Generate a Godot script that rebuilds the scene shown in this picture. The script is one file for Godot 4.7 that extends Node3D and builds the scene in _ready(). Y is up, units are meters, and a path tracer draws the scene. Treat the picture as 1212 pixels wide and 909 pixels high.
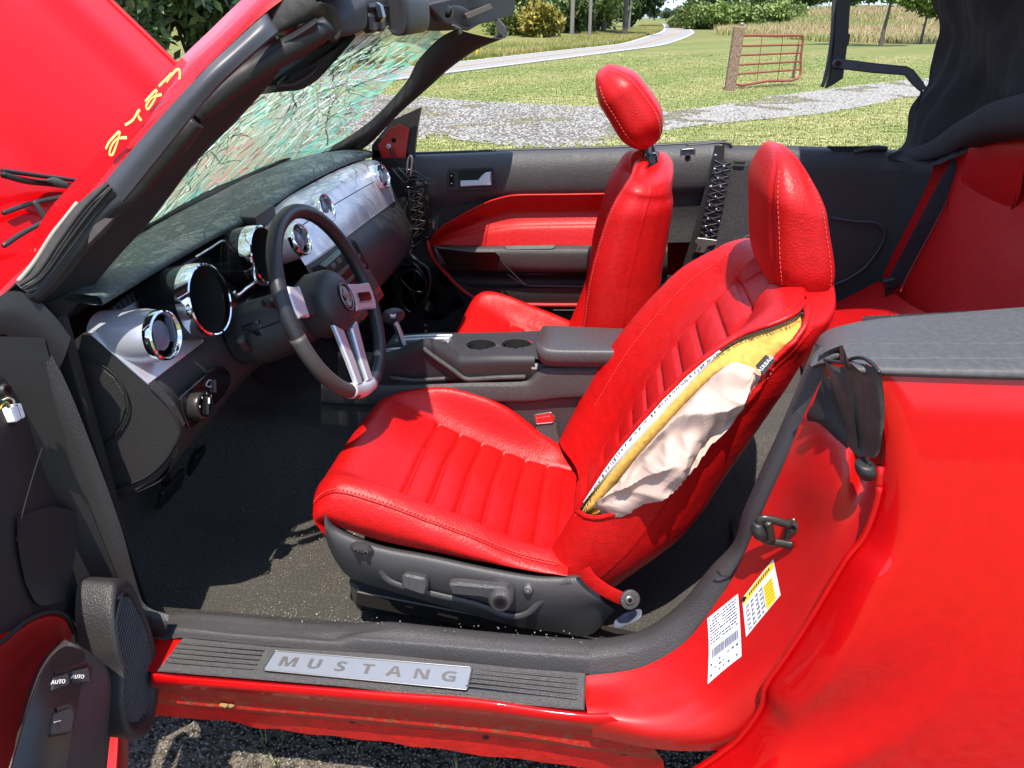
extends Node3D
# A wrecked red convertible seen through its open driver's door, in a field beside a country road.
# x runs towards the car's tail, y is up, z towards the driver's side; metres.

class MB:
	var v := PackedVector3Array()
	var n := PackedVector3Array()
	var uv := PackedVector2Array()
	var ix := PackedInt32Array()
	var c := PackedColorArray()
	func fan(pts: Array, nor: Vector3):
		var b := v.size()
		for p in pts:
			v.append(p); n.append(nor); uv.append(Vector2(p.x + p.z, p.y))
		for i in range(1, pts.size() - 1):
			ix.append(b); ix.append(b + i); ix.append(b + i + 1)
	func quad(a: Vector3, bb: Vector3, cc: Vector3, d: Vector3):
		var nor := (cc - a).cross(bb - d)
		if nor.length() < 1e-12: nor = Vector3.UP
		fan([a, bb, cc, d], nor.normalized())
	# a sheet from rows of points; smooth normals; wraps close it
	func sheet(g: Array, wrap_rows := false, wrap_cols := false, skip := {}):
		var R: int = g.size()
		var C: int = g[0].size()
		var b := v.size()
		for i in R:
			for j in C:
				var p: Vector3 = g[i][j]
				var ip := i - 1
				var inn := i + 1
				if wrap_rows: ip = (i - 1 + R) % R; inn = (i + 1) % R
				else: ip = maxi(ip, 0); inn = mini(inn, R - 1)
				var jp := j - 1
				var jn := j + 1
				if wrap_cols: jp = (j - 1 + C) % C; jn = (j + 1) % C
				else: jp = maxi(jp, 0); jn = mini(jn, C - 1)
				var du: Vector3 = g[inn][j] - g[ip][j]
				var dv: Vector3 = g[i][jn] - g[i][jp]
				var nn := dv.cross(du)
				if nn.length() < 1e-12:
					var ci := clampi(i, 1, R - 2) if R > 2 else i
					var q: Vector3 = g[mini(ci + 1, R - 1)][j] - g[maxi(ci - 1, 0)][j]
					var w: Vector3 = g[ci][jn] - g[ci][jp]
					nn = w.cross(q)
				nn = nn.normalized() if nn.length() > 1e-12 else Vector3.UP
				v.append(p); n.append(nn); uv.append(Vector2(float(j) / (C - 1), float(i) / (R - 1)))
		for i in (R if wrap_rows else R - 1):
			for j in (C if wrap_cols else C - 1):
				if skip.has(i * 10000 + j): continue
				var i2 := (i + 1) % R
				var j2 := (j + 1) % C
				var a := b + i * C + j
				var e := b + i * C + j2
				var f := b + i2 * C + j2
				var h := b + i2 * C + j
				ix.append(a); ix.append(e); ix.append(f)
				ix.append(a); ix.append(f); ix.append(h)
	func add(o: MB, t: Transform3D):
		var b := v.size()
		for i in o.v.size():
			v.append(t * o.v[i]); n.append((t.basis * o.n[i]).normalized()); uv.append(o.uv[i])
		for k in o.ix: ix.append(k + b)
	func mesh() -> ArrayMesh:
		for t in range(0, ix.size(), 3):   # clockwise seen from the side the normals look to
			var k0 := ix[t]
			var k1 := ix[t + 1]
			var k2 := ix[t + 2]
			if (v[k2] - v[k0]).cross(v[k1] - v[k0]).dot(n[k0] + n[k1] + n[k2]) < 0.0:
				ix[t + 1] = k2
				ix[t + 2] = k1
		var a := []
		a.resize(Mesh.ARRAY_MAX)
		a[Mesh.ARRAY_VERTEX] = v
		a[Mesh.ARRAY_NORMAL] = n
		a[Mesh.ARRAY_TEX_UV] = uv
		a[Mesh.ARRAY_INDEX] = ix
		if c.size() == v.size(): a[Mesh.ARRAY_COLOR] = c
		var m := ArrayMesh.new()
		m.add_surface_from_arrays(Mesh.PRIMITIVE_TRIANGLES, a)
		return m

func v3(x, y, z) -> Vector3: return Vector3(x, y, z)

# ---- curves
func spl(p: Array, k: int, closed := false) -> Array:
	var out := []
	var m := p.size()
	if k <= 1 or m < 3:
		if k > 1 and m == 2 and not closed:
			for t in k + 1: out.append(p[0].lerp(p[1], float(t) / k))
			return out
		return p.duplicate()
	for i in (m if closed else m - 1):
		var a: Vector3 = p[i]
		var b: Vector3 = p[(i + 1) % m]
		var pa: Vector3 = p[(i - 1 + m) % m] if closed else (p[i - 1] if i > 0 else a * 2 - b)
		var pb: Vector3 = p[(i + 2) % m] if closed else (p[i + 2] if i + 2 < m else b * 2 - a)
		# centripetal-like damping: limit overshoot on uneven spacing
		var l := (b - a).length()
		var la := (a - pa).length()
		var lb := (pb - b).length()
		if la > 1.6 * l and l > 0: pa = a + (pa - a) * (1.6 * l / la)
		if lb > 1.6 * l and l > 0: pb = b + (pb - b) * (1.6 * l / lb)
		for t in k: out.append(a.cubic_interpolate(b, pa, pb, float(t) / k))
	if not closed: out.append(p[m - 1])
	return out
func even(p: Array, k: int) -> Array:   # k points evenly along a polyline
	var L := [0.0]
	for i in range(1, p.size()): L.append(L[i - 1] + p[i].distance_to(p[i - 1]))
	var out := []
	var s := 0
	for j in k:
		var d: float = L[-1] * j / (k - 1)
		while s < p.size() - 2 and L[s + 1] < d: s += 1
		out.append(p[s].lerp(p[s + 1], clampf((d - L[s]) / maxf(L[s + 1] - L[s], 1e-9), 0, 1)))
	return out
func smooth_rows(rows: Array, su: int, sv: int, closed_v := false) -> Array:
	var g := []
	for r in rows: g.append(spl(r, sv, closed_v))
	if su <= 1: return g
	var cols := []
	for j in g[0].size():
		var c := []
		for i in g.size(): c.append(g[i][j])
		cols.append(spl(c, su))
	var out := []
	for i in cols[0].size():
		var r := []
		for j in cols.size(): r.append(cols[j][i])
		out.append(r)
	return out

# ---- shapes: each returns an MB (or adds to the one given)
func sheet(rows: Array, su := 4, sv := 6, mb: MB = null) -> MB:
	if mb == null: mb = MB.new()
	mb.sheet(smooth_rows(rows, su, sv))
	return mb
func slab(rows: Array, off: Vector3, su := 4, sv := 6, mb: MB = null) -> MB:   # a sheet with thickness
	if mb == null: mb = MB.new()
	var g := smooth_rows(rows, su, sv)
	var h := []
	for r in g:
		var q := []
		for p in r: q.append(p + off)
		h.append(q)
	mb.sheet(g); mb.sheet(h)
	for e in [[g[0], h[0]], [g[-1], h[-1]]]: mb.sheet(e)
	var l1 := []; var l2 := []; var r1 := []; var r2 := []
	for i in g.size(): l1.append(g[i][0]); l2.append(h[i][0]); r1.append(g[i][-1]); r2.append(h[i][-1])
	mb.sheet([l1, l2]); mb.sheet([r1, r2])
	return mb
func tube(path: Array, rad, sides := 10, k := 6, closed := false, flat := 1.0, side := Vector3.ZERO, mb: MB = null) -> MB:
	# rad: a number, or one number for each path point; flat squeezes across the direction of side
	if mb == null: mb = MB.new()
	var p := spl(path, k, closed)
	var m := p.size()
	var radii := []
	for i in m:
		if rad is Array:
			var t := float(i) / maxi(k, 1)
			var a := int(t)
			radii.append(lerpf(rad[mini(a, rad.size() - 1)], rad[mini(a + 1, rad.size() - 1)], t - a))
		else: radii.append(float(rad))
	var rows := []
	var up := Vector3.ZERO
	for i in m:
		var t: Vector3
		if closed: t = (p[(i + 1) % m] - p[(i - 1 + m) % m]).normalized()
		else: t = (p[mini(i + 1, m - 1)] - p[maxi(i - 1, 0)]).normalized()
		if side != Vector3.ZERO: up = side
		elif up == Vector3.ZERO: up = Vector3.UP if absf(t.y) < 0.9 else Vector3.RIGHT
		up = (up - t * up.dot(t)).normalized()
		var w := t.cross(up)
		var r := []
		for s in sides:
			var a := TAU * s / sides
			r.append(p[i] + (up * cos(a) * flat + w * sin(a)) * radii[i])
		rows.append(r)
	if not closed:
		var c0 := []; var c1 := []
		for s in sides: c0.append(p[0]); c1.append(p[m - 1])
		rows.push_front(c0); rows.append(c1)
	mb.sheet(rows, closed, true)
	return mb
func ribbon(path: Array, wide: Vector3, thick: float, k := 6, mb: MB = null) -> MB:   # a strap: path, half-width vector
	if mb == null: mb = MB.new()
	var p := spl(path, k)
	var rows := []
	for i in p.size():
		var t: Vector3 = (p[mini(i + 1, p.size() - 1)] - p[maxi(i - 1, 0)]).normalized()
		var w := (wide - t * wide.dot(t)).normalized() * wide.length()
		var nn := t.cross(w).normalized() * thick * 0.5
		rows.append([p[i] - w + nn, p[i] + w + nn, p[i] + w - nn, p[i] - w - nn])
	mb.sheet(rows, false, true)
	return mb
func basis_of(pts: Array) -> Array:   # centre, two axes and the normal of a nearly flat outline
	var c := Vector3.ZERO
	for p in pts: c += p
	c /= pts.size()
	var nn := Vector3.ZERO
	for i in pts.size(): nn += (pts[i] - c).cross(pts[(i + 1) % pts.size()] - c)
	nn = nn.normalized()
	var ex: Vector3 = (pts[1] - pts[0]).normalized()
	ex = (ex - nn * ex.dot(nn)).normalized()
	return [c, ex, nn.cross(ex), nn]
func rounded(pts: Array, r: float, k := 4) -> Array:   # an outline with rounded corners
	var out := []
	var m := pts.size()
	for i in m:
		var p: Vector3 = pts[i]
		var a: Vector3 = pts[(i - 1 + m) % m]
		var b: Vector3 = pts[(i + 1) % m]
		var q := minf(r, minf(p.distance_to(a), p.distance_to(b)) * 0.49)
		var s := p + (a - p).normalized() * q
		var e := p + (b - p).normalized() * q
		for t in k + 1:
			var f := float(t) / k
			out.append(s.lerp(p, f).lerp(p.lerp(e, f), f))
	return out
func plate(outline: Array, thick: Vector3, bevel := 0.0, mb: MB = null) -> MB:
	# an outline swept by thick, its far edge chamfered; the outline itself keeps its points (need not be flat)
	if mb == null: mb = MB.new()
	var m := outline.size()
	var bs := basis_of(outline)
	var poly := PackedVector2Array()
	for p in outline: poly.append(Vector2((p - bs[0]).dot(bs[1]), (p - bs[0]).dot(bs[2])))
	var tri := Geometry2D.triangulate_polygon(poly)
	var dirn := thick.normalized()
	var base := outline; var mid := []; var top := []
	for i in m:
		var p: Vector3 = outline[i]
		var a: Vector3 = (p - outline[(i - 1 + m) % m]).normalized()
		var b: Vector3 = (outline[(i + 1) % m] - p).normalized()
		var t := (a + b).normalized()
		var inn: Vector3 = bs[3].cross(t)
		if thick.dot(bs[3]) < 0: pass
		mid.append(p + thick - dirn * bevel)
		top.append(p + thick + inn * bevel)
	for i in m:
		var j := (i + 1) % m
		mb.quad(base[i], base[j], mid[j], mid[i])
		if bevel > 0: mb.quad(mid[i], mid[j], top[j], top[i])
	for q in [[top if bevel > 0 else mid, dirn], [base, -dirn]]:
		var b0 := mb.v.size()
		for i in m: mb.v.append(q[0][i]); mb.n.append(q[1]); mb.uv.append(poly[i])
		for i in tri: mb.ix.append(b0 + i)
	return mb
func lathe(prof: Array, at: Vector3, axis: Vector3, sides := 40, mb: MB = null, squash := 1.0, arc := TAU, up := Vector3.UP) -> MB:
	# prof: Vector2(radius, height along axis)
	if mb == null: mb = MB.new()
	axis = axis.normalized()
	var e1 := (up - axis * up.dot(axis)).normalized() if absf(axis.dot(up.normalized())) < 0.98 else Vector3.RIGHT
	var e2 := axis.cross(e1)
	# split at sharp turns so that corners stay crisp
	var runs := [[prof[0]]]
	for i in range(1, prof.size()):
		runs[-1].append(prof[i])
		if i < prof.size() - 1:
			var a: Vector2 = (prof[i] - prof[i - 1]).normalized()
			var b: Vector2 = (prof[i + 1] - prof[i]).normalized()
			if a.dot(b) < 0.75: runs.append([prof[i]])
	for run in runs:
		if run.size() < 2: continue
		var rows := []
		for q in run:
			var r := []
			for s in (sides if arc >= TAU else sides + 1):
				var t := arc * s / sides
				r.append(at + axis * q.y + (e1 * cos(t) + e2 * sin(t) * squash) * q.x)
			rows.append(r)
		mb.sheet(rows, false, arc >= TAU)
	return mb
func box(size: Vector3, t: Transform3D, r := 0.004, mb: MB = null) -> MB:   # a box with chamfered edges
	if mb == null: mb = MB.new()
	var h := size * 0.5
	r = minf(r, minf(h.x, minf(h.y, h.z)) * 0.9)
	var i := h - Vector3(r, r, r)
	var o := MB.new()
	for ax in 3:
		var a := (ax + 1) % 3
		var b := (ax + 2) % 3
		for s in [-1.0, 1.0]:
			var q := []
			for k in [[-1, -1], [1, -1], [1, 1], [-1, 1]]:
				var p := Vector3.ZERO
				p[ax] = h[ax] * s; p[a] = i[a] * k[0]; p[b] = i[b] * k[1]
				q.append(p)
			o.quad(q[0], q[1], q[2], q[3])
		for s in [-1.0, 1.0]:   # edge chamfers along ax
			for u in [-1.0, 1.0]:
				var p0 := Vector3.ZERO; var p1 := Vector3.ZERO; var p2 := Vector3.ZERO; var p3 := Vector3.ZERO
				p0[ax] = -i[ax]; p0[a] = h[a] * s; p0[b] = i[b] * u
				p1[ax] = i[ax]; p1[a] = h[a] * s; p1[b] = i[b] * u
				p2[ax] = i[ax]; p2[a] = i[a] * s; p2[b] = h[b] * u
				p3[ax] = -i[ax]; p3[a] = i[a] * s; p3[b] = h[b] * u
				o.quad(p0, p1, p2, p3)
	for sx in [-1.0, 1.0]:
		for sy in [-1.0, 1.0]:
			for sz in [-1.0, 1.0]:
				o.fan([Vector3(h.x * sx, i.y * sy, i.z * sz), Vector3(i.x * sx, h.y * sy, i.z * sz), Vector3(i.x * sx, i.y * sy, h.z * sz)], Vector3(sx, sy, sz).normalized())
	# make every normal look outwards
	for k in o.n.size():
		if o.n[k].dot(o.v[k]) < 0: o.n[k] = -o.n[k]
	mb.add(o, t)
	return mb
func bar(a: Vector3, b: Vector3, wide: float, high: float, up := Vector3.UP, r := 0.002, mb: MB = null) -> MB:   # a box from a to b
	var z := (b - a).normalized()
	var x := up.cross(z)
	if x.length() < 0.01: x = Vector3.RIGHT.cross(z)
	x = x.normalized()
	return box(Vector3(wide, high, a.distance_to(b)), Transform3D(Basis(x, z.cross(x), z), (a + b) * 0.5), r, mb)
func frame(at: Vector3, ex: Vector3, ez: Vector3) -> Transform3D:   # x along ex, z along ez (made square)
	var z := ez.normalized()
	var x := (ex - z * ex.dot(z)).normalized()
	return Transform3D(Basis(x, z.cross(x), z), at)
func letters(said: String, high: float, deep: float, t: Transform3D, font := "Droid Sans", bold := 400) -> MeshInstance3D:
	var m := TextMesh.new()
	var f := SystemFont.new()
	f.font_names = PackedStringArray([font])
	f.font_weight = bold
	m.font = f
	m.text = said
	m.font_size = 64
	m.pixel_size = high / 46.0
	m.depth = deep
	var o := MeshInstance3D.new()
	o.mesh = m
	o.transform = t
	return o

# ---- scene tree
var taken := {}
func level(o: Node, most: int) -> Node:   # the nearest ancestor no deeper than most levels below the root
	while o and o != self:
		var d := 0
		var p := o
		while p and p != self:
			d += 1
			p = p.get_parent()
		if d <= most: return o
		o = o.get_parent()
	return self
func put(called: String, mb, m: Material, parent: Node = null, label := "") -> MeshInstance3D:
	var o := MeshInstance3D.new()
	o.mesh = mb.mesh() if mb is MB else mb
	o.name = called
	o.material_override = m
	level(parent, 2).add_child(o, true)
	if label: o.set_meta("label", label)
	return o
func write_on(called: String, said: String, high: float, deep: float, t: Transform3D, m: Material, parent: Node, bold := 400, font := "Droid Sans") -> MeshInstance3D:
	var o := letters(said, high, deep, t, font, bold)
	o.name = called
	o.material_override = m
	level(parent, 2).add_child(o, true)
	return o
func tag(o: Node, label := "", category := "", group := "", kind := ""):
	if label: o.set_meta("label", label)
	if category: o.set_meta("category", category)
	if group: o.set_meta("group", group)
	if kind: o.set_meta("kind", kind)
func thing(called: String, label: String, category: String, at := Vector3.ZERO, group := "") -> Node3D:
	var o := Node3D.new()
	o.name = called
	o.position = at
	add_child(o, true)
	tag(o, label, category, group)
	return o
func part(called: String, parent: Node, label := "") -> Node3D:
	var o := Node3D.new()
	o.name = called
	level(parent, 1).add_child(o, true)
	if label: o.set_meta("label", label)
	return o

# ---- materials
func noise(kind: int, freq: float, octaves: int, seed_: int, side := 512) -> NoiseTexture2D:
	var f := FastNoiseLite.new()
	f.noise_type = kind
	f.frequency = freq
	f.fractal_octaves = octaves
	f.seed = seed_
	var t := NoiseTexture2D.new()
	t.width = side; t.height = side
	t.seamless = true
	t.noise = f
	return t
func bumps(kind: int, freq: float, octaves: int, strength: float, seed_: int, cell := -1, side := 512) -> NoiseTexture2D:
	var t := noise(kind, freq, octaves, seed_, side)
	if cell >= 0: (t.noise as FastNoiseLite).cellular_return_type = cell
	t.as_normal_map = true
	t.bump_strength = strength
	return t
func ramped(kind: int, freq: float, octaves: int, seed_: int, stops: Array, side := 512) -> NoiseTexture2D:
	var t := noise(kind, freq, octaves, seed_, side)
	var g := Gradient.new()
	var off := PackedFloat32Array(); var col := PackedColorArray()
	for s in stops: off.append(s[0]); col.append(s[1])
	g.offsets = off; g.colors = col
	t.color_ramp = g
	return t
func lin(r: float, g: float, b: float) -> Color: return Color(r, g, b).linear_to_srgb()
func mat(c: Color, rough := 0.6, metal := 0.0, nt: Texture2D = null, nscale := 1.0, tile := 8.0, ct: Texture2D = null) -> StandardMaterial3D:
	var m := StandardMaterial3D.new()
	m.albedo_color = c
	m.roughness = rough
	m.metallic = metal
	if nt:
		m.normal_enabled = true
		m.normal_texture = nt
		m.normal_scale = nscale
	if ct: m.albedo_texture = ct
	if nt or ct:
		m.uv1_triplanar = true
		m.uv1_world_triplanar = true
		m.uv1_scale = Vector3(tile, tile, tile)
	return m


# ---- shared materials
var M := {}
func make_materials():
	var T := FastNoiseLite
	var grain := bumps(T.TYPE_CELLULAR, 0.055, 1, 2.2, 3, FastNoiseLite.RETURN_DISTANCE2_SUB)
	var pebble := bumps(T.TYPE_SIMPLEX_SMOOTH, 0.16, 2, 3.0, 5)
	var weave := bumps(T.TYPE_SIMPLEX, 0.3, 2, 3.0, 7)
	var soft := bumps(T.TYPE_SIMPLEX_SMOOTH, 0.012, 4, 5.0, 8)
	var peel := bumps(T.TYPE_SIMPLEX_SMOOTH, 0.04, 1, 0.35, 9)
	var rough_n := bumps(T.TYPE_SIMPLEX, 0.05, 5, 6.0, 11)
	var dusty := ramped(T.TYPE_SIMPLEX, 0.02, 5, 12, [[0.0, Color(0.86, 0.86, 0.86)], [0.5, Color(0.95, 0.95, 0.95)], [0.62, Color(1, 1, 1)], [1.0, Color(1, 1, 1)]])
	var speck := ramped(T.TYPE_CELLULAR, 0.09, 2, 13, [[0.0, Color(0.55, 0.5, 0.45)], [0.35, Color(0.8, 0.78, 0.75)], [0.75, Color(1, 1, 1)], [1.0, Color(1, 1, 1)]])
	var cloudy := ramped(T.TYPE_SIMPLEX_SMOOTH, 0.015, 5, 14, [[0.2, Color(0.86, 0.84, 0.82)], [0.8, Color(1, 1, 1)]])
	var film := ramped(T.TYPE_SIMPLEX, 0.02, 5, 22, [[0.0, Color(0.94, 0.94, 0.94)], [0.6, Color(0.98, 0.98, 0.98)], [1.0, Color(1, 1, 1)]])
	var worn := ramped(T.TYPE_SIMPLEX, 0.014, 5, 23, [[0.0, Color(0.90, 0.88, 0.88)], [0.45, Color(0.97, 0.96, 0.96)], [0.65, Color(1, 1, 1)], [1.0, Color(1, 1, 1)]])
	# paint, with a thin film of road dust
	var p := mat(Color(0.72, 0.012, 0.03), 0.4, 0.0, peel, 0.03, 3.0, film)
	p.metallic_specular = 0.3; p.clearcoat_enabled = true; p.clearcoat = 0.6; p.clearcoat_roughness = 0.05
	M.paint = p
	M.hood_paint = p.duplicate()
	M.hood_paint.clearcoat = 0.2
	M.hood_paint.metallic_specular = 0.15
	var p2 := mat(Color(0.72, 0.03, 0.03), 0.45, 0.0, peel, 0.08, 3.0, film)
	M.jamb = p2
	p2.clearcoat_enabled = true; p2.clearcoat = 0.3; p2.clearcoat_roughness = 0.2
	var rusty := ramped(T.TYPE_SIMPLEX, 0.03, 5, 15, [[0.0, Color(0.75, 0.1, 0.07)], [0.5, Color(0.70, 0.12, 0.08)], [0.7, Color(0.62, 0.24, 0.16)], [1.0, Color(0.56, 0.34, 0.24)]])
	M.rocker = mat(Color(1, 1, 1), 0.55, 0.0, rough_n, 0.25, 2.2, rusty)
	M.rocker_low = mat(Color(0.84, 0.08, 0.06), 0.5, 0.0, rough_n, 0.25, 2.2, dusty)
	M.plate_letter = mat(Color(0.56, 0.55, 0.55), 0.3, 0.6)
	var l := mat(Color(0.70, 0.045, 0.05), 0.44, 0.0, grain, 0.7, 6.0, worn)
	l.metallic_specular = 0.4
	M.leather = l
	M.leather_fine = mat(Color(0.76, 0.06, 0.06), 0.55, 0.0, weave, 0.5, 9.0)
	M.leather_dull = mat(Color(0.62, 0.07, 0.07), 0.6, 0.0, grain, 0.4, 9.0)
	M.stitch = mat(Color(0.85, 0.25, 0.2), 0.7)
	M.plastic = mat(lin(0.028, 0.026, 0.027), 0.5, 0.0, pebble, 1.0, 5.0)
	M.plastic_fine = mat(lin(0.022, 0.021, 0.023), 0.45, 0.0, pebble, 0.3, 14.0)
	M.plastic_grey = mat(lin(0.045, 0.043, 0.045), 0.5, 0.0, pebble, 1.0, 5.0)
	M.plastic_shield = mat(lin(0.052, 0.05, 0.052), 0.5, 0.0, pebble, 0.7, 9.0)
	M.cap = mat(lin(0.075, 0.072, 0.074), 0.6, 0.0, pebble, 0.5, 7.0, dusty)
	M.rubber = mat(lin(0.014, 0.013, 0.014), 0.5, 0.0, soft, 0.2, 3.0)
	M.rubber_worn = mat(lin(0.045, 0.043, 0.041), 0.6, 0.0, soft, 0.5, 4.0, ramped(T.TYPE_SIMPLEX, 0.02, 5, 16, [[0.0, Color(0.8, 0.78, 0.74)], [0.5, Color(0.9, 0.88, 0.85)], [0.62, Color(1.0, 0.98, 0.92)], [1.0, Color(1, 1, 1)]]))
	M.trim_brown = mat(lin(0.017, 0.0145, 0.0145), 0.75, 0.0, pebble, 0.4, 8.0)
	M.gloss_black = mat(lin(0.008, 0.008, 0.009), 0.12)
	M.black = mat(lin(0.006, 0.006, 0.006), 0.8)
	M.chrome = mat(Color(0.93, 0.94, 0.95), 0.07, 1.0)
	M.satin = mat(Color(0.76, 0.77, 0.80), 0.33, 0.55, bumps(T.TYPE_SIMPLEX, 0.2, 1, 0.4, 17), 0.2, 10.0)
	M.steel = mat(Color(0.62, 0.61, 0.6), 0.35, 0.9)
	M.dark_metal = mat(lin(0.05, 0.045, 0.04), 0.35, 0.6)
	M.plate = mat(Color(0.47, 0.49, 0.53), 0.45, 0.35, bumps(T.TYPE_SIMPLEX, 0.25, 1, 0.6, 18), 0.25, 12.0)
	M.carpet = mat(lin(0.10, 0.095, 0.09), 0.95, 0.0, bumps(T.TYPE_SIMPLEX, 0.25, 3, 9.0, 19), 1.0, 5.0, speck)
	M.carpet.heightmap_enabled = false
	M.dash_top = mat(lin(0.12, 0.15, 0.15), 0.5, 0.0, pebble, 0.8, 5.0, ramped(T.TYPE_SIMPLEX, 0.03, 5, 20, [[0.0, Color(0.66, 0.68, 0.68)], [0.5, Color(0.74, 0.77, 0.76)], [0.7, Color(0.86, 0.88, 0.86)], [0.85, Color(1, 1, 0.97)], [1.0, Color(1, 1, 1)]]))
	M.foam = mat(Color(0.84, 0.67, 0.32), 0.9, 0.0, bumps(T.TYPE_CELLULAR, 0.12, 1, 3.0, 21), 0.5, 9.0, cloudy)
	M.airbag = mat(Color(0.74, 0.645, 0.60), 0.85, 0.0, weave, 0.35, 18.0)
	M.airbag.backlight_enabled = true
	M.airbag.backlight = Color(0.25, 0.2, 0.18)
	M.felt = mat(Color(0.82, 0.83, 0.84), 0.9, 0.0, weave, 0.6, 8.0)
	M.cloth = mat(lin(0.022, 0.018, 0.019), 0.95, 0.0, weave, 0.8, 8.0)
	M.belt = mat(lin(0.016, 0.017, 0.022), 0.75, 0.0, weave, 0.6, 20.0)
	M.white = mat(Color(0.9, 0.9, 0.9), 0.5)
	M.paper = mat(Color(0.88, 0.89, 0.92), 0.6)
	M.ink = mat(Color(0.16, 0.17, 0.3), 0.7)
	M.yellow = mat(Color(0.92, 0.78, 0.1), 0.6)
	M.marker = mat(Color(0.97, 0.90, 0.48), 0.55)
	M.button_red = mat(Color(0.85, 0.08, 0.08), 0.4)
	M.mud = mat(Color(0.55, 0.45, 0.3), 0.95, 0.0, rough_n, 1.0, 12.0)
	M.felt_grey = mat(Color(0.62, 0.60, 0.56), 0.8)
	M.slate = mat(lin(0.045, 0.045, 0.055), 0.42, 0.0, soft, 0.1, 3.0)
	M.tan_label = mat(Color(0.50, 0.40, 0.33), 0.7)
	M.blue_grey = mat(Color(0.40, 0.43, 0.50), 0.45, 0.3)
	M.satin_dark = mat(Color(0.45, 0.46, 0.49), 0.35, 0.8)
	M.armrest = mat(lin(0.055, 0.052, 0.054), 0.5, 0.0, grain, 0.4, 9.0, dusty)
	M.wheel_leather = mat(lin(0.016, 0.016, 0.018), 0.42, 0.0, grain, 0.3, 14.0)
	M.wheel_grip = mat(lin(0.045, 0.042, 0.040), 0.55, 0.0, grain, 0.3, 14.0)
	M.wheel_hub = mat(lin(0.020, 0.019, 0.021), 0.5, 0.0, pebble, 0.3, 14.0)
	M.speaker_cloth = mat(lin(0.02, 0.019, 0.02), 0.8, 0.0, weave, 1.2, 12.0)
	M.quilt = mat(lin(0.018, 0.018, 0.02), 0.45, 0.0, soft, 0.6, 8.0)
	M.leather_rib = mat(Color(0.66, 0.07, 0.07), 0.55, 0.0, weave, 0.9, 8.0)
	M.visor = mat(lin(0.035, 0.028, 0.025), 0.7, 0.0, pebble, 0.5, 8.0)
	M.seam_red = mat(Color(0.40, 0.03, 0.03), 0.7)
	M.grain_tex = grain
	M.rough_n = rough_n

func _ready():
	# ---- camera, sky, sun, exposure
	var cam := Camera3D.new()
	cam.name = "camera"
	cam.position = Vector3(0, 1.38, 1.67)
	cam.rotation_order = EULER_ORDER_YXZ
	cam.rotation_degrees = Vector3(-26.0, 7.0, 0)
	cam.fov = 54.01
	cam.near = 0.02
	cam.far = 3000.0
	add_child(cam)
	var e := Environment.new()
	e.background_mode = Environment.BG_SKY
	var sm := ProceduralSkyMaterial.new()
	sm.sky_top_color = Color(0.50, 0.60, 0.76)
	sm.sky_horizon_color = Color(0.74, 0.83, 0.92)
	sm.sky_curve = 0.12
	sm.ground_bottom_color = Color(0.25, 0.3, 0.15)
	sm.ground_horizon_color = Color(0.5, 0.55, 0.4)
	var puffs := FastNoiseLite.new()
	puffs.noise_type = FastNoiseLite.TYPE_SIMPLEX_SMOOTH
	puffs.frequency = 1.6
	puffs.fractal_octaves = 5
	puffs.seed = 4
	var ci := Image.create(512, 256, false, Image.FORMAT_RGBA8)
	for y in 256:
		var el := PI * (0.5 - (y + 0.5) / 256.0)
		for x in 512:
			var az := TAU * x / 512.0
			var a := 0.0
			if el > 0.02:
				var d := Vector3(cos(el) * cos(az), sin(el), cos(el) * sin(az))
				var q := d / (d.y + 0.15)
				a = smoothstep(0.08, 0.45, puffs.get_noise_3d(q.x * 0.8, 0.0, q.z * 0.8)) * smoothstep(0.02, 0.25, el) * 0.8
			ci.set_pixel(x, y, Color(0.85, 0.87, 0.9, a))
	sm.sky_cover = ImageTexture.create_from_image(ci)
	sm.sky_cover_modulate = Color(0.8, 0.8, 0.8, 1)
	var sky := Sky.new()
	sky.sky_material = sm
	e.sky = sky
	e.background_energy_multiplier = 1.5
	e.tonemap_mode = Environment.TONE_MAPPER_LINEAR
	e.tonemap_exposure = 1.85
	e.sdfgi_enabled = true
	e.ssao_enabled = true
	e.ssil_enabled = true
	var we := WorldEnvironment.new()
	we.name = "environment"
	we.environment = e
	add_child(we)
	var sun := DirectionalLight3D.new()
	sun.name = "sun"
	sun.light_energy = 1.45
	sun.light_color = Color(1.0, 0.965, 0.91)
	sun.light_angular_distance = 0.5
	sun.shadow_enabled = true
	sun.look_at_from_position(Vector3.ZERO, Vector3(-0.03, -2.25, -1.0), Vector3.UP)
	add_child(sun)
	make_materials()
	build_land()
	build_roadside()
	build_car()
	build_debris()


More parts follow.
